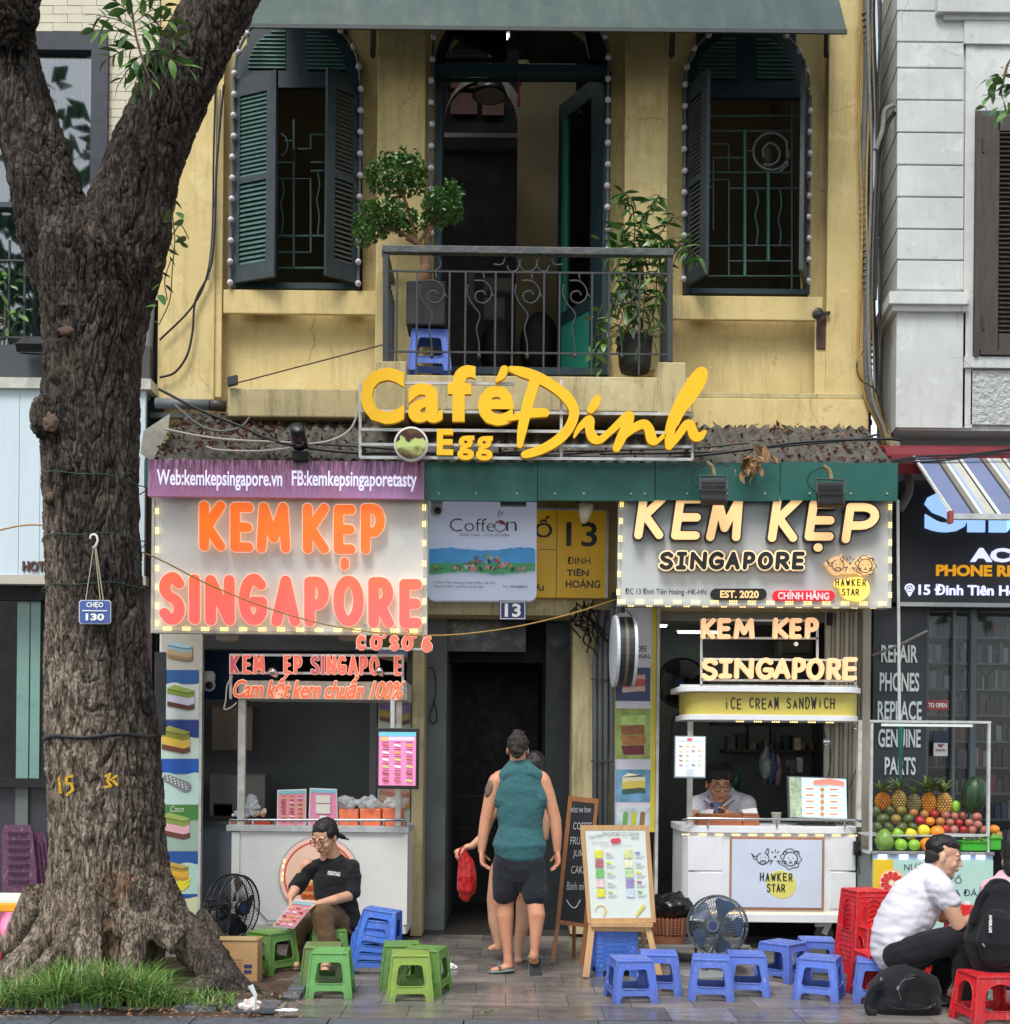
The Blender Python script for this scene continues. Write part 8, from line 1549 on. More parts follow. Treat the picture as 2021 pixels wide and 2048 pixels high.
for k in range(11): a_ = 2 * math.pi * k / 11; strokes_px(g, [[(1784 + 8 * math.cos(a_), 1765 + 8 * math.sin(a_), 2), (1784 + 18 * math.cos(a_), 1765 + 18 * math.sin(a_), 4.6)]], YQ - .014 - .0002 * k, .004, 0, 30)
g.build('grapefruit_segments', flat(206, 50, 50), gr)
m = MB(); text(m, 'NƯỚC ÉP', 1809, 1724, 1880, 1741, YQ - .003); text(m, 'TỐ', 1897, 1748, 1924, 1767, YQ - .003); text(m, 'SỮA ĐÁ', 1885, 1775, 1955, 1792, YQ - .003); m.build('panel_words', INKB, fcx)
fp(1888, 1668, 1980, 1672, 'shelf_rail', STEEL, YQ - .01); MB().box(*PR(1746, 1672, 1978, 1675, YQ)[:2], YQ + .12, YQ + .5, *PR(1746, 1672, 1978, 1675, YQ)[2:]).build('shelf', STEEL, fcx)
def fm(n, a, b, s_=20, r_=.4): return mat('fruit_' + n, rgb(*a), r_, .18, 14, dirt=rgb(*b), dirt_amt=.5, ds=s_, bump=.15, bs=120)
FM = {'av': fm('avocado', (84, 96, 52), (54, 56, 40)), 'ao': fm('ripe_avocado', (140, 120, 50), (90, 96, 46)), 'ob': fm('orange_brown', (178, 120, 60), (130, 80, 50)), 'rd': fm('red_apple', (166, 40, 46), (120, 30, 40)), 'pk': fm('pink_guava', (176, 108, 92), (130, 66, 66)), 'or': fm('orange', (236, 140, 40), (220, 110, 20)), 'ye': fm('yellow', (222, 206, 50), (190, 190, 50)), 'gr': fm('green_orange', (138, 190, 60), (110, 160, 50)), 'pa': fm('papaya', (112, 150, 66), (90, 124, 50)), 'wm': None}
t_ = NT('watermelon_rind'); t_.col(t_.ramp(t_.noise(5, 6, .6, (9, 9, .8), .6), [(.42, rgb(22, 44, 28)), (.58, rgb(46, 82, 48))])); t_.rough(.4); FM['wm'] = t_.m
FN = {'av': ('avocado', 'dark green avocado'), 'ao': ('avocado', 'yellowish ripening avocado'), 'ob': ('mango', 'orange brown round fruit'), 'rd': ('apple', 'red apple'), 'pk': ('passion_fruit', 'dusty pink round fruit'), 'or': ('orange', 'large orange fruit'), 'ye': ('orange', 'yellow citrus fruit'), 'gr': ('orange', 'light green citrus fruit'), 'pa': ('papaya', 'big green papaya')}
fr = [('av', 300, 1150, 62), ('av', 450, 1140, 60), ('ao', 587, 1140, 60), ('ob', 725, 1165, 48), ('av', 380, 1235, 68), ('ao', 523, 1240, 60), ('av', 662, 1240, 65), ('av', 312, 1335, 65), ('av', 447, 1335, 60), ('av', 590, 1335, 62), ('av', 720, 1330, 52), ('pa', 395, 1480, 110), ('gr', 543, 1400, 68), ('gr', 578, 1530, 72), ('gr', 733, 1535, 68), ('ye', 690, 1405, 72), ('ye', 838, 1370, 74), ('or', 995, 1390, 82), ('or', 885, 1525, 82), ('ob', 850, 1185, 50), ('rd', 962, 1182, 52), ('rd', 795, 1258, 56), ('or', 912, 1265, 54), ('ob', 1030, 1270, 52), ('pk', 1090, 1195, 50), ('pk', 1193, 1205, 47), ('pk', 1290, 1195, 47), ('pk', 1445, 1215, 54), ('pk', 1140, 1278, 47), ('rd', 1242, 1282, 47), ('pk', 1355, 1282, 50), ('pk', 1457, 1302, 47), ('rd', 1090, 1352, 50), ('pk', 1188, 1357, 50), ('rd', 1293, 1362, 48), ('pk', 1393, 1362, 48), ('pk', 1530, 1362, 52), ('or', 1640, 1358, 58), ('ob', 1680, 1418, 50)]
def tier(y): return 'top tier' if y < 1215 else 'second tier' if y < 1295 else 'third tier' if y < 1425 and y > 1295 else 'bottom tier'
cnt = {}
for kd, x, y, r_ in sorted(fr, key=lambda q: q[1]):
    key = (kd, tier(y)); n_ = cnt[key] = cnt.get(key, 0) + 1; tot = sum(1 for f_ in fr if (f_[0], tier(f_[2])) == key)
    lb = FN[kd][1] + (', ' + ORD[n_ - 1] + ' in the ' if tot > 1 else ' alone in the ') + tier(y) + ' of the fruit cart'
    Yf = YQ + .02 + (.33 if y < 1215 else .24 if y < 1295 else .15 if y < 1425 else .03); X, Yp = 1700 + x / 5.682, 1420 + y / 5.682; rad = S(r_ / 5.682, Yf); m = MB(); c = at(X, Yp, Yf)
    rz = (rad, rad, rad * (.94 if kd in ('or', 'gr', 'ye', 'rd', 'pk', 'ob') else .92)) if kd != 'pa' else (rad, rad, rad * 1.18); m.ell(c, rz, 18, 12)
    if kd == 'pa': m.v = [tuple(c + V(((v[0] - c.x) * (1 - .35 * max(0, (v[2] - c.z) / rz[2])), v[1] - c.y, v[2] - c.z))) for v in m.v]
    if kd == 'av': m.v = [tuple(c + Matrix.Rotation(x, 3, 'Y') @ V(((v[0] - c.x) * 1.08, v[1] - c.y, (v[2] - c.z) * .92))) for v in m.v]
    m.v = [tuple(c + (V(v) - c) * (1 + .09 * nz(V(v) * 14) + .03 * nz(V(v) * 40))) for v in m.v]; m.ell(c + V((rr.uniform(-.3, .3) * rad, -.5 * rad, .75 * rz[2])), rad * .09, 6, 4)
    tag(m.build(FN[kd][0], FM[kd], smooth=True), lb, FN[kd][0].replace('_', ' '), 'fruit piled on the juice cart')
wmn = MB().ell(at(1949, 1590, YQ + .3), (S(25, 10.2), .1, S(38, 10.2)), 24, 16, Matrix.Rotation(R(7), 3, 'Y')).build('watermelon', FM['wm'], smooth=True); tag(wmn, 'large dark striped watermelon standing at the right end of the fruit cart', 'watermelon')
PM = [mat('pineapple_%d' % k, rgb(*c), .6, .2, 30) for k, c in enumerate(((206, 124, 40), (176, 150, 80), (130, 124, 84), (206, 136, 44), (214, 166, 90)))]; CR = leafmesh('crown_leaf', leafmat('pineapple_leaf', rgb(64, 84, 44), rgb(128, 148, 88)), .16, .3, .5)
for k, (x, y, rx, ry, ch_, lb) in enumerate(((375, 1035, 82, 85, 250, 'orange pineapple at the left end of the pineapple row'), (555, 1022, 80, 95, 240, 'tall yellow brown pineapple, second from the left'), (725, 1060, 75, 95, 210, 'dark greyish pineapple in the middle of the row'), (895, 1052, 78, 100, 330, 'golden pineapple with the tallest crown, fourth in the row'), (1072, 1065, 84, 105, 290, 'pale orange pineapple at the right end of the row'))):
    c = at(1700 + x / 5.682, 1420 + y / 5.682, YQ + .38); rx_, rz_ = S(rx / 5.682, 10.28), S(ry / 5.682, 10.28) * 1.15; t = thing('pineapple', lb, 'pineapple', c - V((0, 0, rz_)), 'pineapples on the fruit cart'); body = MB().ell(c, (rx_ * .93, rx_ * .93, rz_), 20, 14).build('body', flat(96, 80, 44), t, smooth=True); e = MB()
    for j in range(-5, 6):
        ph = j * .26
        for i in range(14): th = 2 * math.pi * (i + .5 * (j % 2)) / 14; nn = V((math.cos(ph) * math.cos(th), math.cos(ph) * math.sin(th), math.sin(ph))); e.ell(c + V((nn.x * rx_, nn.y * rx_, nn.z * rz_)) * .96, (rx_ * .17, rx_ * .17, rz_ * .13), 6, 4)
    e.build('eyes', PM[k], body, kind='stuff', smooth=True)
    for q in range(26): a_ = rr.uniform(0, 6.28); el = rr.uniform(.2, 2.6); leaf(t, CR, c + V((0, 0, rz_ * .92)), (math.cos(a_), math.sin(a_), el), S(ch_ / 5.682, 10.28) * rr.uniform(.55, 1.0), 0)
def basket(label, x0, y0, x1, y1):
    t = thing('fruit_basket', label, 'basket', at((x0 + x1) / 2, y1, YQ)); MB().pb(x0, y0, x1, y1, YQ - .02, .16).build('basket_body', mat('basket_green', rgb(60, 170, 40), .4, .1) if 'basket_green' not in bpy.data.materials else bpy.data.materials['basket_green'], t, bevel=.006); MB().pb(x0 - 1, y0 - 2, x1 + 1, y0, YQ - .03, .18).build('basket_rim', bpy.data.materials['basket_green'], t)
    m = MB()
    for q in range(16): m.ell(at(rr.uniform(x0 + 3, x1 - 3), y0 - rr.uniform(1, 6), YQ + rr.uniform(0, .12)), (.03, .015, .014), 8, 5, Matrix.Rotation(rr.uniform(-1, 1), 3, 'Y'))
    m.build('green_fruit', FM['pa'], t, kind='stuff', smooth=True)
basket('bright green basket of small green fruit on the counter of the fruit cart', 1925, 1685, 1976, 1702); basket('bright green basket hanging off the right end of the fruit cart', 1982, 1677, 2003, 1700)
tag(MB().ell(at(1912, 1613, YQ + .35), (.035, .035, .05), 14, 10).build('guava', FM['gr'], smooth=True), 'small bright green guava between the pineapples and watermelon', 'fruit')
# ---------------------------------------------------------------- people
def bod(name, mb, mt, par, vox=.006, wr=0, smooth=3, wf=9, st=(1, 1, 1)):
    me = remesh(mb, vox, smooth)
    if wr:
        co, no = coords(me); d = np.array([wr * nz(V((float(p[0]) * wf * st[0], float(p[1]) * wf * st[1], float(p[2]) * wf * st[2]))) + wr * .5 * nz(V((float(p[0]) * wf * 2.3, float(p[1]) * wf, float(p[2]) * wf * 2.6 * st[2] + 4))) for p in co], np.float32); co = co + no * d[:, None]; me.vertices.foreach_set('co', co.ravel()); me.update()
    me.materials.append(mt); return link(name, me, par)
def tb_(m, pts, Y, rad, fl=1, fax=None, n=14):     # rounded tube through picture points (x, y[, depth offset])
    m.tube([at(p[0], p[1], Y + (p[2] if len(p) > 2 else 0)) for p in pts], rad, n, fl, fax, round_=True)
def headq(yaw, pitch, roll): return Matrix.Rotation(R(yaw), 3, 'Z') @ Matrix.Rotation(R(pitch), 3, 'X') @ Matrix.Rotation(R(roll), 3, 'Y')
def head(m, c, Q, s=1.0):
    for p, r_ in (((0, .015, .035), (.074, .092, .08)), ((0, -.018, -.02), (.064, .07, .085)), ((0, -.03, -.07), (.048, .048, .04)), ((0, -.062, -.096), (.022, .02, .018)), ((0, -.1, -.03), (.013, .014, .011)), ((-.012, -.092, -.034), (.009, .01, .008)), ((.012, -.092, -.034), (.009, .01, .008)), ((-.036, -.055, -.035), (.024, .022, .026)), ((.036, -.055, -.035), (.024, .022, .026)), ((0, -.082, -.062), (.024, .012, .014)),
                  ((-.076, .012, -.008), (.009, .018, .03)), ((.076, .012, -.008), (.009, .018, .03)), ((-.03, -.07, .026), (.022, .014, .009)), ((.03, -.07, .026), (.022, .014, .009)), ((-.029, -.073, .004), (.015, .012, .01)), ((.029, -.073, .004), (.015, .012, .01))):
        m.ell(c + Q @ (V(p) * s), [x * s for x in r_], 18, 12, Q)
    m.tube([c + Q @ (V(p) * s) for p in ((0, -.083, .018), (0, -.096, -.008), (0, -.104, -.028))], [.008 * s, .009 * s, .011 * s], 8, round_=True)
def feats(par, c, Q, s=1.0, glasses=None, closed=True, gr=.024):
    for sx in (-1, 1):
        MB().tube([c + Q @ (V((sx * x, -.083 + .35 * abs(x - .03) * (x > .03), z)) * s) for x, z in ((.014, .027), (.03, .032), (.046, .027))], [.003 * s, .0038 * s, .002 * s], 6).build('eyebrow', HAIR, par)
        MB().ell(c + Q @ (V((sx * .029, -.0835, .002)) * s), (.013 * s, .004 * s, (.0022 if closed else .006) * s), 10, 6, Q).build('eye', EYED, par)
    MB().ell(c + Q @ (V((0, -.0935, -.058)) * s), (.021 * s, .005 * s, .004 * s), 12, 6, Q).ell(c + Q @ (V((0, -.092, -.066)) * s), (.017 * s, .006 * s, .005 * s), 12, 6, Q).build('lips', LIP, par, smooth=True)
    if glasses:
        m = MB()
        for sx in (-1, 1): m.tube([c + Q @ (V((sx * .03 + gr * math.cos(a), -.1 + .004 * abs(math.cos(a)), .0 + gr * .88 * math.sin(a))) * s) for a in np.linspace(0, 2 * math.pi, 21)], .0024 * s, 6); m.tube([c + Q @ (V((sx * (.03 + gr), -.096, .004)) * s), c + Q @ (V((sx * .079, .005, .004)) * s)], .0022 * s, 5)
        m.tube([c + Q @ (V((-.008, -.102, .004)) * s), c + Q @ (V((.008, -.102, .004)) * s)], .0022 * s, 5); m.build('glasses', glasses, par)
def hair(par, c, Q, s, ells, mt=HAIR, wr=.004, vox=.006, extra=None):
    m = MB()
    for p, r_ in ells: m.ell(c + Q @ (V(p) * s), [x * s for x in r_], 18, 12, Q)
    if extra: extra(m)
    return bod('hair', m, mt, par, vox, wr, 2, 40)
def hand(m, w, d, n, side=1, curl=.5, s=1.0, spread=.1):
    w = V(w); d = V(d).normalized(); n = (V(n) - d * V(n).dot(d)).normalized(); l = d.cross(n) * side
    m.tube([w, w + d * .045 * s, w + d * .085 * s], [.026 * s, .037 * s, .036 * s], 12, .5, n, round_=True)
    for i in range(4):
        p = w + d * (.088 - .006 * abs(i - 1.5)) * s + l * (1.5 - i) * .019 * s; a = curl * .4; pts = [p - d * .02 * s, p]
        for q in range(3): a += curl * (.5, .9, .7)[q]; dd = (d * math.cos(a) + n * math.sin(a) + l * (1.5 - i) * spread * .5).normalized(); pts.append(pts[-1] + dd * (.032, .024, .02)[q] * (1, 1.12, 1.04, .8)[i] * s)
        m.tube(pts, [.0095 * s, .0095 * s, .009 * s, .0085 * s, .0075 * s], 8, round_=True)
    b = w + d * .03 * s + l * .028 * s; m.tube([b, b + (d * .6 + l * .7 + n * .3) * .03 * s, b + (d * .85 + l * .75 + n * .6) * .055 * s], [.014 * s, .011 * s, .009 * s], 8, round_=True)
# --- man in the teal tank top
YM_ = 9.1; pm = thing('person', 'man seen from behind in teal tank top and dark shorts walking into the doorway', 'person', gp(1040, 1948)); u = S(1, YM_); Y0 = V((0, 1, 0))
m = MB(); hc = at(1036, 1500, YM_); Q = headq(176, 4, 0); head(m, hc, Q, .98); tb_(m, [(1036, 1512), (1037, 1548)], YM_ + .01, [.058, .064])
tb_(m, [(1038, 1545), (1040, 1575), (1041, 1620), (1040, 1660), (1040, 1700), (1041, 1730)], YM_, [.1, .15, .155, .135, .15, .16], .62, Y0, 20); tb_(m, [(1000, 1556), (1040, 1548), (1083, 1557)], YM_, [.056, .08, .056], .9, Y0)
tb_(m, [(993, 1562), (984, 1590), (977, 1618), (972, 1640), (967, 1672), (964, 1702)], YM_, [.058, .055, .047, .044, .04, .028]); tb_(m, [(1086, 1562), (1096, 1590), (1105, 1618), (1111, 1640), (1114, 1672), (1115, 1702)], YM_, [.058, .054, .046, .044, .04, .027])
hand(m, at(964, 1700, YM_), (.08, -.1, -1), (.9, -.3, 0), -1, .45); hand(m, at(1115, 1700, YM_), (.08, -.1, -1), (-.9, -.3, 0), 1, .45)
tb_(m, [(1013, 1730), (1012, 1790), (1011, 1832), (1013, 1870), (1016, 1905), (1017, 1928)], YM_ + .02, [.09, .062, .062, .045, .033, .036], 1, None, 16); tb_(m, [(1066, 1730, .08), (1068, 1790, .04), (1074, 1830, .01), (1072, 1870), (1070, 1898), (1068, 1912)], YM_ - .08, [.09, .062, .063, .043, .032, .036], 1, None, 16)
tb_(m, [(1018, 1932, .02), (1004, 1936, .0), (988, 1940, -.02)], YM_, [.036, .033, .026], .7, (0, 0, 1)); tb_(m, [(1068, 1912, -.04), (1069, 1925, -.02), (1071, 1940, .0)], YM_, [.036, .038, .03], .6, Y0)
bd = bod('body', m, SKINM, pm, .006); m = MB(); m.ell(at(980, 1578, YM_ - .034), (.034, .03, .07), 14, 10, Matrix.Rotation(R(14), 3, 'Y')); m.build('tattoo', mat('tattoo_ink', rgb(112, 92, 78), .6, .5, 60), bd, smooth=True)
m = MB(); tb_(m, [(1040, 1552), (1041, 1580), (1042, 1620), (1041, 1655), (1040, 1680), (1040, 1689)], YM_, [.135, .17, .174, .16, .188, .2], .7, Y0, 24); tb_(m, [(1011, 1553), (1022, 1546), (1040, 1543), (1060, 1546), (1072, 1553)], YM_, [.06, .07, .074, .07, .06], 1.25, Y0); tb_(m, [(1012, 1556), (1008, 1600)], YM_, [.06, .08], 1.1, Y0); tb_(m, [(1072, 1556), (1076, 1600)], YM_, [.06, .08], 1.1, Y0); bod('tank_top', m, TEALC, pm, .007, .005, 4, 8, (1, 1, 1.6))
m = MB(); tb_(m, [(1041, 1722), (1041, 1738)], YM_, [.165, .172], .7, Y0, 20); tb_(m, [(1014, 1722), (1012, 1760), (1010, 1786)], YM_, [.1, .098, .092], 1, None, 18); tb_(m, [(1062, 1724), (1067, 1760, -.01), (1070, 1788, -.04)], YM_, [.102, .102, .096], 1, None, 18); bod('shorts', m, SHORTC, pm, .007, .007, 2, 9)
hair(pm, hc, Q, .98, [((0, .03, .045), (.082, .088, .083)), ((0, .07, .0), (.055, .045, .06)), ((0, .075, -.04), (.03, .03, .03)), ((0, .05, .11), (.042, .04, .04)), ((-.03, .04, .12), (.02, .02, .02))], HAIRB, .009)
m = MB(); tb_(m, [(1020, 1940, .02), (1004, 1942), (986, 1944, -.02)], YM_ - .01, [.044, .045, .036], .3, (0, 0, 1)); tb_(m, [(1000, 1934, -.06), (998, 1930), (1000, 1934, .07)], YM_, [.012, .014, .012]); bod('slipper', m, SLIP, pm, .006)
m = MB(); m.obox(at(1071, 1932, YM_ - .03), (.052, 0, -.003), (0, .01, .004), (-.004, .05, .068)); bod('slipper', m, SLIP, pm, .006); MB().obox(at(1071, 1934, YM_ - .052), (.046, 0, -.003), (0, .006, .002), (-.004, .044, .06)).build('slipper_sole', SOLE, pm, bevel=.01)
# --- woman ahead of him
YW_ = 9.62; pw_ = thing('person', 'woman mostly hidden in front of the man, holding a red bag', 'person', gp(1030, 1928)); m = MB(); hc = at(1070, 1535, YW_); Q = headq(178, 12, 0); head(m, hc, Q, .95); tb_(m, [(1068, 1545), (1062, 1585)], YW_, [.05, .055])
tb_(m, [(1055, 1590), (1050, 1640), (1040, 1700), (1035, 1740)], YW_, [.13, .13, .12, .15], .7, Y0, 18); tb_(m, [(1000, 1600), (978, 1640), (968, 1672), (945, 1692), (934, 1694)], YW_ - .1, [.045, .04, .036, .028, .024]); hand(m, at(936, 1694, YW_ - .1), (-.9, -.2, -.35), (0, -.2, -1), 1, .75, .95)
tb_(m, [(1086, 1600), (1092, 1640), (1090, 1675)], YW_ - .02, [.04, .038, .03]); tb_(m, [(1000, 1740), (988, 1800), (990, 1845), (997, 1885), (998, 1895)], YW_ + .02, [.08, .055, .05, .034, .03]); tb_(m, [(997, 1893, .05), (982, 1897, .0)], YW_, [.03, .022]); tb_(m, [(1045, 1740), (1047, 1800), (1046, 1845), (1038, 1890), (1037, 1918)], YW_ - .05, [.085, .058, .056, .036, .03]); tb_(m, [(1037, 1922, 0), (1035, 1924, .1)], YW_ - .08, [.032, .028], .8, (0, 0, 1)); bod('body', m, SKINW, pw_, .007)
m = MB(); tb_(m, [(1055, 1592), (1050, 1640), (1042, 1700), (1036, 1765)], YW_, [.138, .14, .15, .17], .72, Y0, 18); bod('dress', m, DARKDR, pw_, .009, .006); hair(pw_, hc, Q, .97, [((0, .025, .02), (.092, .1, .11)), ((0, .06, -.09), (.085, .06, .13)), ((.01, .08, -.2), (.06, .04, .09))], mat('dark_brown_hair', rgb(20, 16, 16), .5, .3, 50), .006)
rbg = thing('carrier_bag', 'bulging red plastic bag hanging from the hidden woman\'s hand', 'bag', at(934, 1803, YW_ - .14)); m = MB(); tb_(m, [(925, 1702), (932, 1722), (935, 1752), (933, 1782), (931, 1790)], YW_ - .14, [.03, .055, .078, .076, .05], .8, Y0, 18); bod('bag_body', m, BAGR, rbg, .006, .012, 1, 16, (1, 1, .4))
# --- seated woman
YS_ = 9.3; pf = thing('person', 'seated woman in glasses, black t-shirt and brown trousers looking down', 'person', gp(660, 1945)); m = MB(); hc = at(650, 1674, YS_ - .06); Q = headq(-30, 24, 0); s_ = 1.08; head(m, hc, Q, s_); tb_(m, [(660, 1690, -.02), (667, 1714, .02)], YS_, [.05, .062])
tb_(m, [(666, 1735), (667, 1780), (676, 1830)], YS_ + .04, [.13, .12, .14], .7, Y0, 18)
tb_(m, [(615, 1730), (596, 1768), (590, 1780, -.05), (583, 1792, -.12), (581, 1797, -.15)], YS_, [.05, .042, .038, .03, .026]); hand(m, at(581, 1797, YS_ - .16), (.1, -.4, -.9), (.9, .2, -.2), -1, .55, .95)
tb_(m, [(706, 1735), (704, 1770), (698, 1792, -.05), (668, 1800, -.2), (642, 1806, -.26)], YS_, [.05, .043, .042, .036, .026]); hand(m, at(640, 1806, YS_ - .26), (-1, -.1, .02), (0, .2, -1), 1, .3, .95)
tb_(m, [(651, 1885), (655, 1920, -.04), (652, 1932, -.06)], YS_ - .22, [.04, .034, .034]); tb_(m, [(652, 1930, -.06), (650, 1940, -.2)], YS_ - .22, [.035, .03], .8, (0, 0, 1)); tb_(m, [(592, 1895), (592, 1922)], YS_ - .08, [.04, .034]); tb_(m, [(592, 1924), (592, 1930, -.14)], YS_ - .08, [.034, .028])
for k in range(4): tb_(m, [(644 + 4 * k, 1940, -.2), (644 + 4 * k, 1943 - k * .5, -.24)], YS_ - .22, [.011, .009])
bod('body', m, SKINW, pf, .0048); feats(pf, hc, Q, s_, mat('glasses_brown', rgb(88, 52, 48), .4), True, .026)
m = MB(); tb_(m, [(666, 1736), (667, 1752), (667, 1785), (678, 1820), (688, 1842)], YS_ + .03, [.125, .155, .145, .155, .14], .74, Y0, 22); tb_(m, [(622, 1735), (645, 1728), (668, 1727), (704, 1735)], YS_ + .02, [.05, .056, .06, .052]); tb_(m, [(620, 1736), (603, 1760), (594, 1774)], YS_, [.056, .06, .064]); tb_(m, [(706, 1734), (707, 1762), (705, 1784, -.02)], YS_, [.056, .06, .062]); tsh = bod('t_shirt', m, BLACKC, pf, .007, .01, 2, 7, (1, 1, 2))
m = MB(); text(m, 'ESSENTIALS', 656, 1743, 681, 1751, YS_ - .118, 0, .03, rot=-.12); m.build('shirt_print', WINK, tsh)
m = MB(); tb_(m, [(690, 1850), (668, 1838, -.1), (642, 1822, -.28)], YS_ + .05, [.125, .1, .085]); tb_(m, [(642, 1822, -.28), (650, 1855, -.26), (657, 1888, -.25)], YS_ + .05, [.085, .078, .07]); tb_(m, [(672, 1850), (630, 1842, -.05), (600, 1836, -.15)], YS_ + .05, [.12, .095, .08]); tb_(m, [(600, 1836, -.15), (594, 1870, -.12), (591, 1912, -.1)], YS_ + .05, [.08, .068, .062]); bod('trousers', m, BROWNC, pf, .007, .009, 2, 8)
m = MB(); tb_(m, [(652, 1944, -.06), (650, 1948, -.24)], YS_ - .22, [.046, .046], .4, (0, 0, 1)); m.box(*[at(642, 1900, YS_ - .46).x, at(661, 1900, YS_ - .46).x], YS_ - .42, YS_ - .36, .03, .075); bod('sandal', m, SHOEB, pf, .006); m = MB(); tb_(m, [(592, 1932), (592, 1938, -.16)], YS_ - .06, [.046, .042], .4, (0, 0, 1)); bod('sandal', m, SHOEB, pf, .007)
hair(pf, hc, Q, s_, [((0, .03, .05), (.084, .09, .078)), ((0, .018, .066), (.076, .086, .058)), ((0, .06, -.0), (.072, .055, .07)), ((.062, .01, .035), (.026, .05, .045)), ((-.062, .01, .035), (.026, .05, .045))], extra=lambda m: tb_(m, [(682, 1672, .03), (690, 1676, .05), (700, 1680, .05)], YS_, [.022, .012, .003]))
mh = thing('held_menu', 'pink menu sheet held in the seated woman\'s hands', 'menu', at(588, 1858, YS_ - .25)); 
for k, (sc2, mt, dz) in enumerate(((1, PAPER, 0), (.93, flat(236, 148, 160), -.004))):
    P4 = [(589.4, 1798.5), (633.6, 1803), (588.6, 1857.7), (546, 1852)]; cx = sum(p[0] for p in P4) / 4; cy = sum(p[1] for p in P4) / 4; m = MB(); fill_px(m, [[(cx + (x - cx) * sc2, cy + (y - cy) * sc2) for x, y in P4]], YS_ - .3 + dz, .003); m.build('sheet' if not k else 'sheet_print', mt, mh)
m = MB(); fill_px(m, [[(591, 1802), (629, 1806), (624, 1812), (585, 1807)]], YS_ - .308, .003); m.build('sheet_header', flat(150, 200, 206), mh)
for j in range(5):
    for i in range(3): m = MB(); x = 583 + i * 13 - j * 7; y = 1815 + j * 8 + i; strokes_px(m, [[(x - 2, y, 1.6), (x + 3, y + 1, 1.6)]], YS_ - .308, .002, 0, 16); m.build('sheet_picture', flat(*fc[(i + j * 2) % 7]), mh)
# --- vendor
YV = 10.95; pv = thing('person', 'young vendor with black hair and glasses in white polo leaning on the counter', 'person', at(1440, 1880, 11.0)); m = MB(); hc = at(1438, 1568, YV - .1); Q = headq(4, 14, 0); s_ = 1.34; head(m, hc, Q, s_); tb_(m, [(1440, 1585), (1443, 1612)], YV + .02, [.085, .1]); tb_(m, [(1443, 1618), (1445, 1700), (1445, 1860)], YV + .12, [.2, .22, .17], .7, Y0, 18)
tb_(m, [(1396, 1612), (1390, 1632, -.1), (1402, 1638, -.25), (1424, 1622, -.3)], YV, [.07, .06, .05, .036]); tb_(m, [(1492, 1612), (1500, 1636, -.1), (1475, 1640, -.25), (1454, 1628, -.3)], YV, [.075, .06, .05, .036]); hand(m, at(1452, 1627, YV - .3), (-.8, 0, .5), (-.4, -.4, -.6), 1, .8, 1.15); bod('body', m, SKINV, pv, .006); feats(pv, hc, Q, s_, BLKP, True, .027)
m = MB(); tb_(m, [(1443, 1612), (1445, 1660)], YV + .08, [.19, .22], .75, Y0, 20); tb_(m, [(1400, 1612), (1443, 1600, .02), (1490, 1612)], YV + .04, [.1, .12, .105]); tb_(m, [(1398, 1612), (1392, 1630, -.06)], YV, [.1, .085]); tb_(m, [(1490, 1612), (1498, 1632, -.06)], YV, [.105, .09]); bod('polo_shirt', m, WHITEC, pv, .008, .01, 2, 7)
for sx, P3 in ((-1, [(1416, 1592), (1411, 1600, -.06), (1430, 1612, -.16)]), (1, [(1462, 1592), (1465, 1600, -.06), (1448, 1612, -.16)])): m = MB(); tb_(m, P3, YV - .02, [.02, .028, .012], .6, Y0); bod('collar', m, WHITEC, pv, .006); MB().tube([at(p[0] + sx * 3, p[1] + 1, YV - .05 + (p[2] if len(p) > 2 else 0)) for p in P3], .004, 5).build('collar_trim', INKB, pv)
hair(pv, hc, Q, s_, [((0, .01, .085), (.09, .1, .062)), ((0, .04, .03), (.086, .08, .07)), ((0, -.05, .09), (.082, .05, .036)), ((-.03, -.07, .068), (.04, .027, .022)), ((.035, -.07, .07), (.038, .027, .022)), ((.07, -.02, .05), (.018, .03, .04)), ((-.07, -.02, .05), (.018, .03, .04))], wr=.006)
ph = thing('phone', 'dark blue phone held by the vendor', 'phone', at(1432, 1621, YV - .36)); MB().obox(at(1432, 1614, YV - .36), (S(10.5, 10.6), .0, 0), (0, .006, 0), (0, .02, S(8.5, 10.6))).build('phone_body', NAVY, ph, bevel=.004); MB().obox(at(1425, 1609, YV - .369), (.012, 0, 0), (0, .003, 0), (0, .003, .01)).build('camera_bump', BLKP, ph)
# --- crouching man
YG = 8.0; pg = thing('person', 'man in white t-shirt and black trousers sitting hunched in profile on a low stool', 'person', gp(1860, 2015)); m = MB(); hc = at(1888, 1712, YG); Q = headq(76, 12, 0); s_ = 1.1; head(m, hc, Q, s_); tb_(m, [(1882, 1728), (1866, 1750)], YG + .02, [.058, .066]); tb_(m, [(1852, 1770), (1815, 1830), (1790, 1890)], YG + .03, [.13, .14, .14], .9, Y0, 18)
tb_(m, [(1886, 1782, -.13), (1902, 1815, -.16), (1917, 1848, -.18), (1932, 1845, -.05), (1948, 1836, .05)], YG, [.056, .05, .048, .04, .03]); hand(m, at(1948, 1836, YG + .05), (.9, .3, .1), (0, .3, -1), 1, .5); tb_(m, [(1880, 1785, .2), (1890, 1835, .2), (1925, 1842, .15)], YG, [.055, .046, .03])
bod('body', m, SKINC, pg, .0052); feats(pg, hc, Q, s_, None, False)
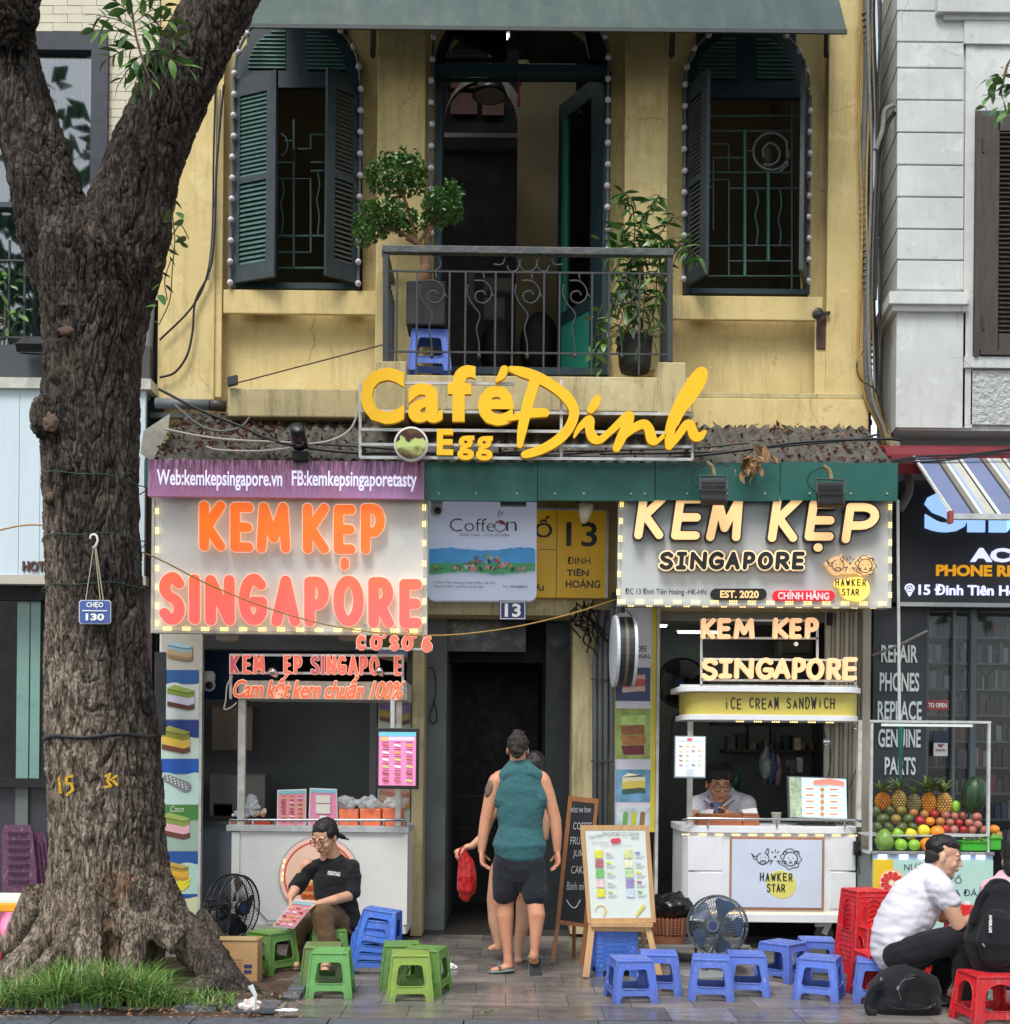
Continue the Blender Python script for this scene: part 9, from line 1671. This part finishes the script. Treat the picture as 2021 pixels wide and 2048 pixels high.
m = MB(); tb_(m, [(1858, 1758), (1838, 1790), (1812, 1835), (1793, 1878), (1791, 1896)], YG + .03, [.115, .165, .175, .175, .166], .95, Y0, 24); tb_(m, [(1872, 1772, -.1), (1866, 1765, .03), (1872, 1772, .16)], YG, [.075, .09, .075]); tb_(m, [(1880, 1780, -.12), (1898, 1803, -.15)], YG, [.085, .074]); tb_(m, [(1880, 1780, .17), (1896, 1805, .2)], YG, [.08, .07]); bod('t_shirt', m, WHITEC, pg, .007, .016, 2, 6.5, (1.2, 1, 1.6))
m = MB(); tb_(m, [(1796, 1902, 0), (1815, 1912, 0)], YG + .02, [.135, .135], 1.05, Y0, 20); tb_(m, [(1805, 1908, -.08), (1870, 1888, -.12), (1924, 1876, -.14)], YG, [.12, .1, .085]); tb_(m, [(1924, 1878, -.14), (1928, 1935, -.14), (1930, 1992, -.14)], YG, [.085, .075, .07]); tb_(m, [(1805, 1912, .1), (1860, 1900, .12), (1905, 1895, .14)], YG, [.12, .1, .08]); tb_(m, [(1905, 1895, .14), (1885, 1945, .12), (1873, 1988, .1)], YG, [.08, .07, .06]); bod('trousers', m, DKC, pg, .007, .012, 2, 8)
for x, y, dY in ((1922, 2008, -.16), (1877, 1998, .06)): m = MB(); tb_(m, [(x - 12, y, dY), (x + 8, y + 1, dY), (x + 24, y + 6, dY - .04)], YG, [.045, .045, .032], .9, Y0); tb_(m, [(x - 12, y + 8, dY), (x + 26, y + 10, dY - .04)], YG, [.04, .036], .5, (0, 0, 1)); bod('shoe', m, BLKSH, pg, .007)
hair(pg, hc, Q, s_, [((0, .012, .072), (.072, .09, .054)), ((0, .045, .045), (.078, .07, .062)), ((0, .03, .04), (.0785, .05, .04))], wr=.005); hair(pg, hc, Q, s_, [((0, .055, .0), (.072, .052, .05)), ((0, .075, -.03), (.045, .028, .04))], HAIRF, .001)
# --- backpack on the pavement
bkp = thing('backpack', 'slumped black backpack lying on the pavement by the crouching man', 'backpack', gp(1800, 2028)); m = MB(); tb_(m, [(1778, 1992), (1812, 1975), (1840, 1985)], 7.85, [.15, .17, .14], .75, Y0, 20); tb_(m, [(1765, 2012), (1815, 2010), (1855, 2010)], 7.82, [.085, .1, .09], 1.2, Y0, 18); bod('bag_body', m, BAGC, bkp, .007, .016, 2, 6); m = MB(); pk_ = [(1812, 1962), (1822, 1952), (1840, 1952), (1854, 1966), (1866, 1992), (1866, 2006), (1858, 2012), (1816, 2010), (1809, 2002), (1806, 1980)]; fill_px(m, [pk_], 7.68, .07); m.build('front_pocket', BAGC, bkp, bevel=.02); MB().tube([at(x, y, 7.678) for x, y in sm(pk_ + pk_[:1], 3)], .0035, 6).build('pocket_piping', BLKP, bkp); MB().tube([at(x, y, 7.7) for x, y in sm([(1766, 2008), (1800, 2018), (1850, 2018), (1872, 2008)], 4)], .006, 6).build('base_seam', BLKP, bkp)
MB().tube([at(x, y, 7.72) for x, y in sm([(1768, 1962), (1745, 1975), (1732, 2000), (1735, 2022), (1752, 2026)], 5)], .022, 10, .4, (1, 0, 0)).build('strap', BAGC, bkp, smooth=True); MB().tube([at(x, y, 7.66) for x, y in sm([(1803, 2000), (1798, 1980), (1806, 1962), (1830, 1955)], 5)], .003, 5).build('zip', flat(90, 92, 94), bkp); MB().bar(at(1764, 1955, 7.72), at(1762, 1962, 7.7), .012, .006).bar(at(1797, 1972, 7.66), at(1795, 1980, 7.65), .014, .006).build('zip_pull', CHROME, bkp)
# --- customer in pink at the right edge
YX = 7.85; px_ = thing('person', 'customer in pink top and jeans cut off by the right edge, wearing a backpack', 'person', gp(2010, 2045)); m = MB(); hc = at(2036, 1722, YX); Q = headq(150, 8, 0); head(m, hc, Q, 1.1); tb_(m, [(2034, 1740), (2030, 1765)], YX, [.055, .06]); tb_(m, [(2025, 1780), (2020, 1850), (2018, 1910)], YX, [.14, .14, .15], .8, Y0, 18); tb_(m, [(1985, 1780, 0), (1972, 1830, .1), (1962, 1850, .3)], YX, [.055, .045, .035]); hand(m, at(1962, 1850, YX + .3), (-.3, 1, 0), (0, 0, -1), 1, .5); bod('body', m, SKINC, px_, .007)
m = MB(); tb_(m, [(2025, 1785), (2022, 1850), (2020, 1915)], YX, [.155, .16, .165], .8, Y0, 20); tb_(m, [(1982, 1778), (2028, 1765), (2070, 1778)], YX, [.07, .085, .07]); tb_(m, [(1984, 1780), (1974, 1812, .06)], YX, [.075, .065]); bod('pink_top', m, PINKC, px_, .008, .008)
m = MB(); tb_(m, [(1985, 1938), (2045, 1938)], YX + .02, [.13, .13], 1, None, 18); tb_(m, [(1985, 1940, 0), (1958, 1935, .25)], YX, [.1, .085]); tb_(m, [(1958, 1935, .2), (1957, 1975, .1), (1955, 2008, .04)], YX - .02, [.08, .065, .055]); bod('jeans', m, JEANC, px_, .008, .008); m = MB(); tb_(m, [(1955, 2018, .0), (1944, 2022, -.05)], YX - .1, [.042, .034], .8, (0, 0, 1)); bod('shoe', m, WHSH, px_, .006)
hair(px_, hc, Q, 1.12, [((0, .02, .04), (.086, .096, .085)), ((0, .06, -.03), (.07, .05, .08))])
bp2 = thing('backpack', 'large black backpack worn by the customer in pink at the right edge', 'backpack', at(1990, 1920, YX - .25)); m = MB(); tb_(m, [(1998, 1792), (1995, 1830), (1990, 1880), (1992, 1905)], YX - .24, [.11, .16, .19, .17], .6, Y0, 22); bod('bag_body', m, BAGC, bp2, .007, .012, 2, 6); MB().tube([at(x, y, YX - .26) for x, y in sm([(1978, 1778), (1990, 1762), (2012, 1764), (2024, 1780)], 5)], .014, 8).build('handle', BAGC, bp2, smooth=True); m = MB(); tb_(m, [(1996, 1850), (1993, 1885), (1994, 1900)], YX - .34, [.1, .13, .11], .5, Y0, 18); bod('front_pocket', m, BAGC, bp2, .007, .006)
MB().bar(at(1965, 1887, YX - .4), at(1970, 1893, YX - .4), .012, .006).build('zip_pull', CHROME, bp2); m = MB(); text(m, 'SWISSBLADE', 1964, 1845, 1999, 1851, YX - .425, .003, .04, rot=-math.pi / 2); m.build('bag_print', WINK, bp2); MB().tube([at(x, y, YX - .3) for x, y in sm([(1975, 1778), (1958, 1800), (1948, 1840), (1940, 1845)], 5)], .02, 8, .4).build('strap', BAGC, bp2, smooth=True)
# blue stool on the balcony carrying the bonsai pot
bz = at(859, 747, 10.5).z; o = put(BS, (at(859, 747, 10.5).x, 10.55, bz), R(3), 'blue plastic stool on the balcony carrying the bonsai pot'); o.scale = (1.22, 1.0, 1.3)
# ---------------------------------------------------------------- trees across the street behind the viewer (seen in the window glass)
rt_ = random.Random(8)
for k, (x, y, h) in enumerate(((-13, -9, 12), (-6, -11, 14), (1, -9, 12), (8, -11, 14), (15, -9, 12))):
    t = thing('street_tree', 'leafy tree across the street, %s of five' % ORD[k].replace('leftmost', 'first'), 'tree', (x, y, -.13), 'trees across the street'); MB().tube([(x, y, -.13), (x + .3, y, 3), (x, y, h)], [.4, .3, .12], 10).build('trunk', BARK, t); m = MB()
    for q in range(1500):
        v = V((rt_.gauss(0, 2.6), rt_.gauss(0, 1.8), rt_.gauss(0, 3))) + V((x, y, h)); e = Euler((rt_.uniform(-1, 1), rt_.uniform(-1, 1), rt_.uniform(0, 6))).to_matrix(); s_ = rt_.uniform(.2, .42); m.add([v + e @ V(w) * s_ for w in ((-1, 0, 0), (0, -.6, .2), (1, 0, 0), (0, .6, .2))], [(0, 1, 2, 3)])
    m.build('crown', LEAF, t)
# shelf with stock inside the right stall
for (x0, x1, y, Y, lb) in ((1452, 1640, 1500, 12.6, 'right stall'),):
    sh_ = thing('wall_shelf', 'dark wall shelf with stock at the back of the ' + lb, 'shelf', at((x0 + x1) / 2, y, Y)); MB().pb(x0, y, x1, y + 4, Y, .35).build('board', flat(72, 66, 58), sh_)
    x = x0 + 4
    while x < x1 - 16: w = rt_.uniform(9, 20); h = rt_.uniform(12, 34); MB().pb(x, y - h, x + w, y, Y + .05, .2).build('carton', flat(*rt_.choice([(120, 100, 74), (96, 98, 100), (130, 128, 120), (70, 50, 44), (60, 76, 88)])), sh_, bevel=.006); x += w + rt_.uniform(1, 9)
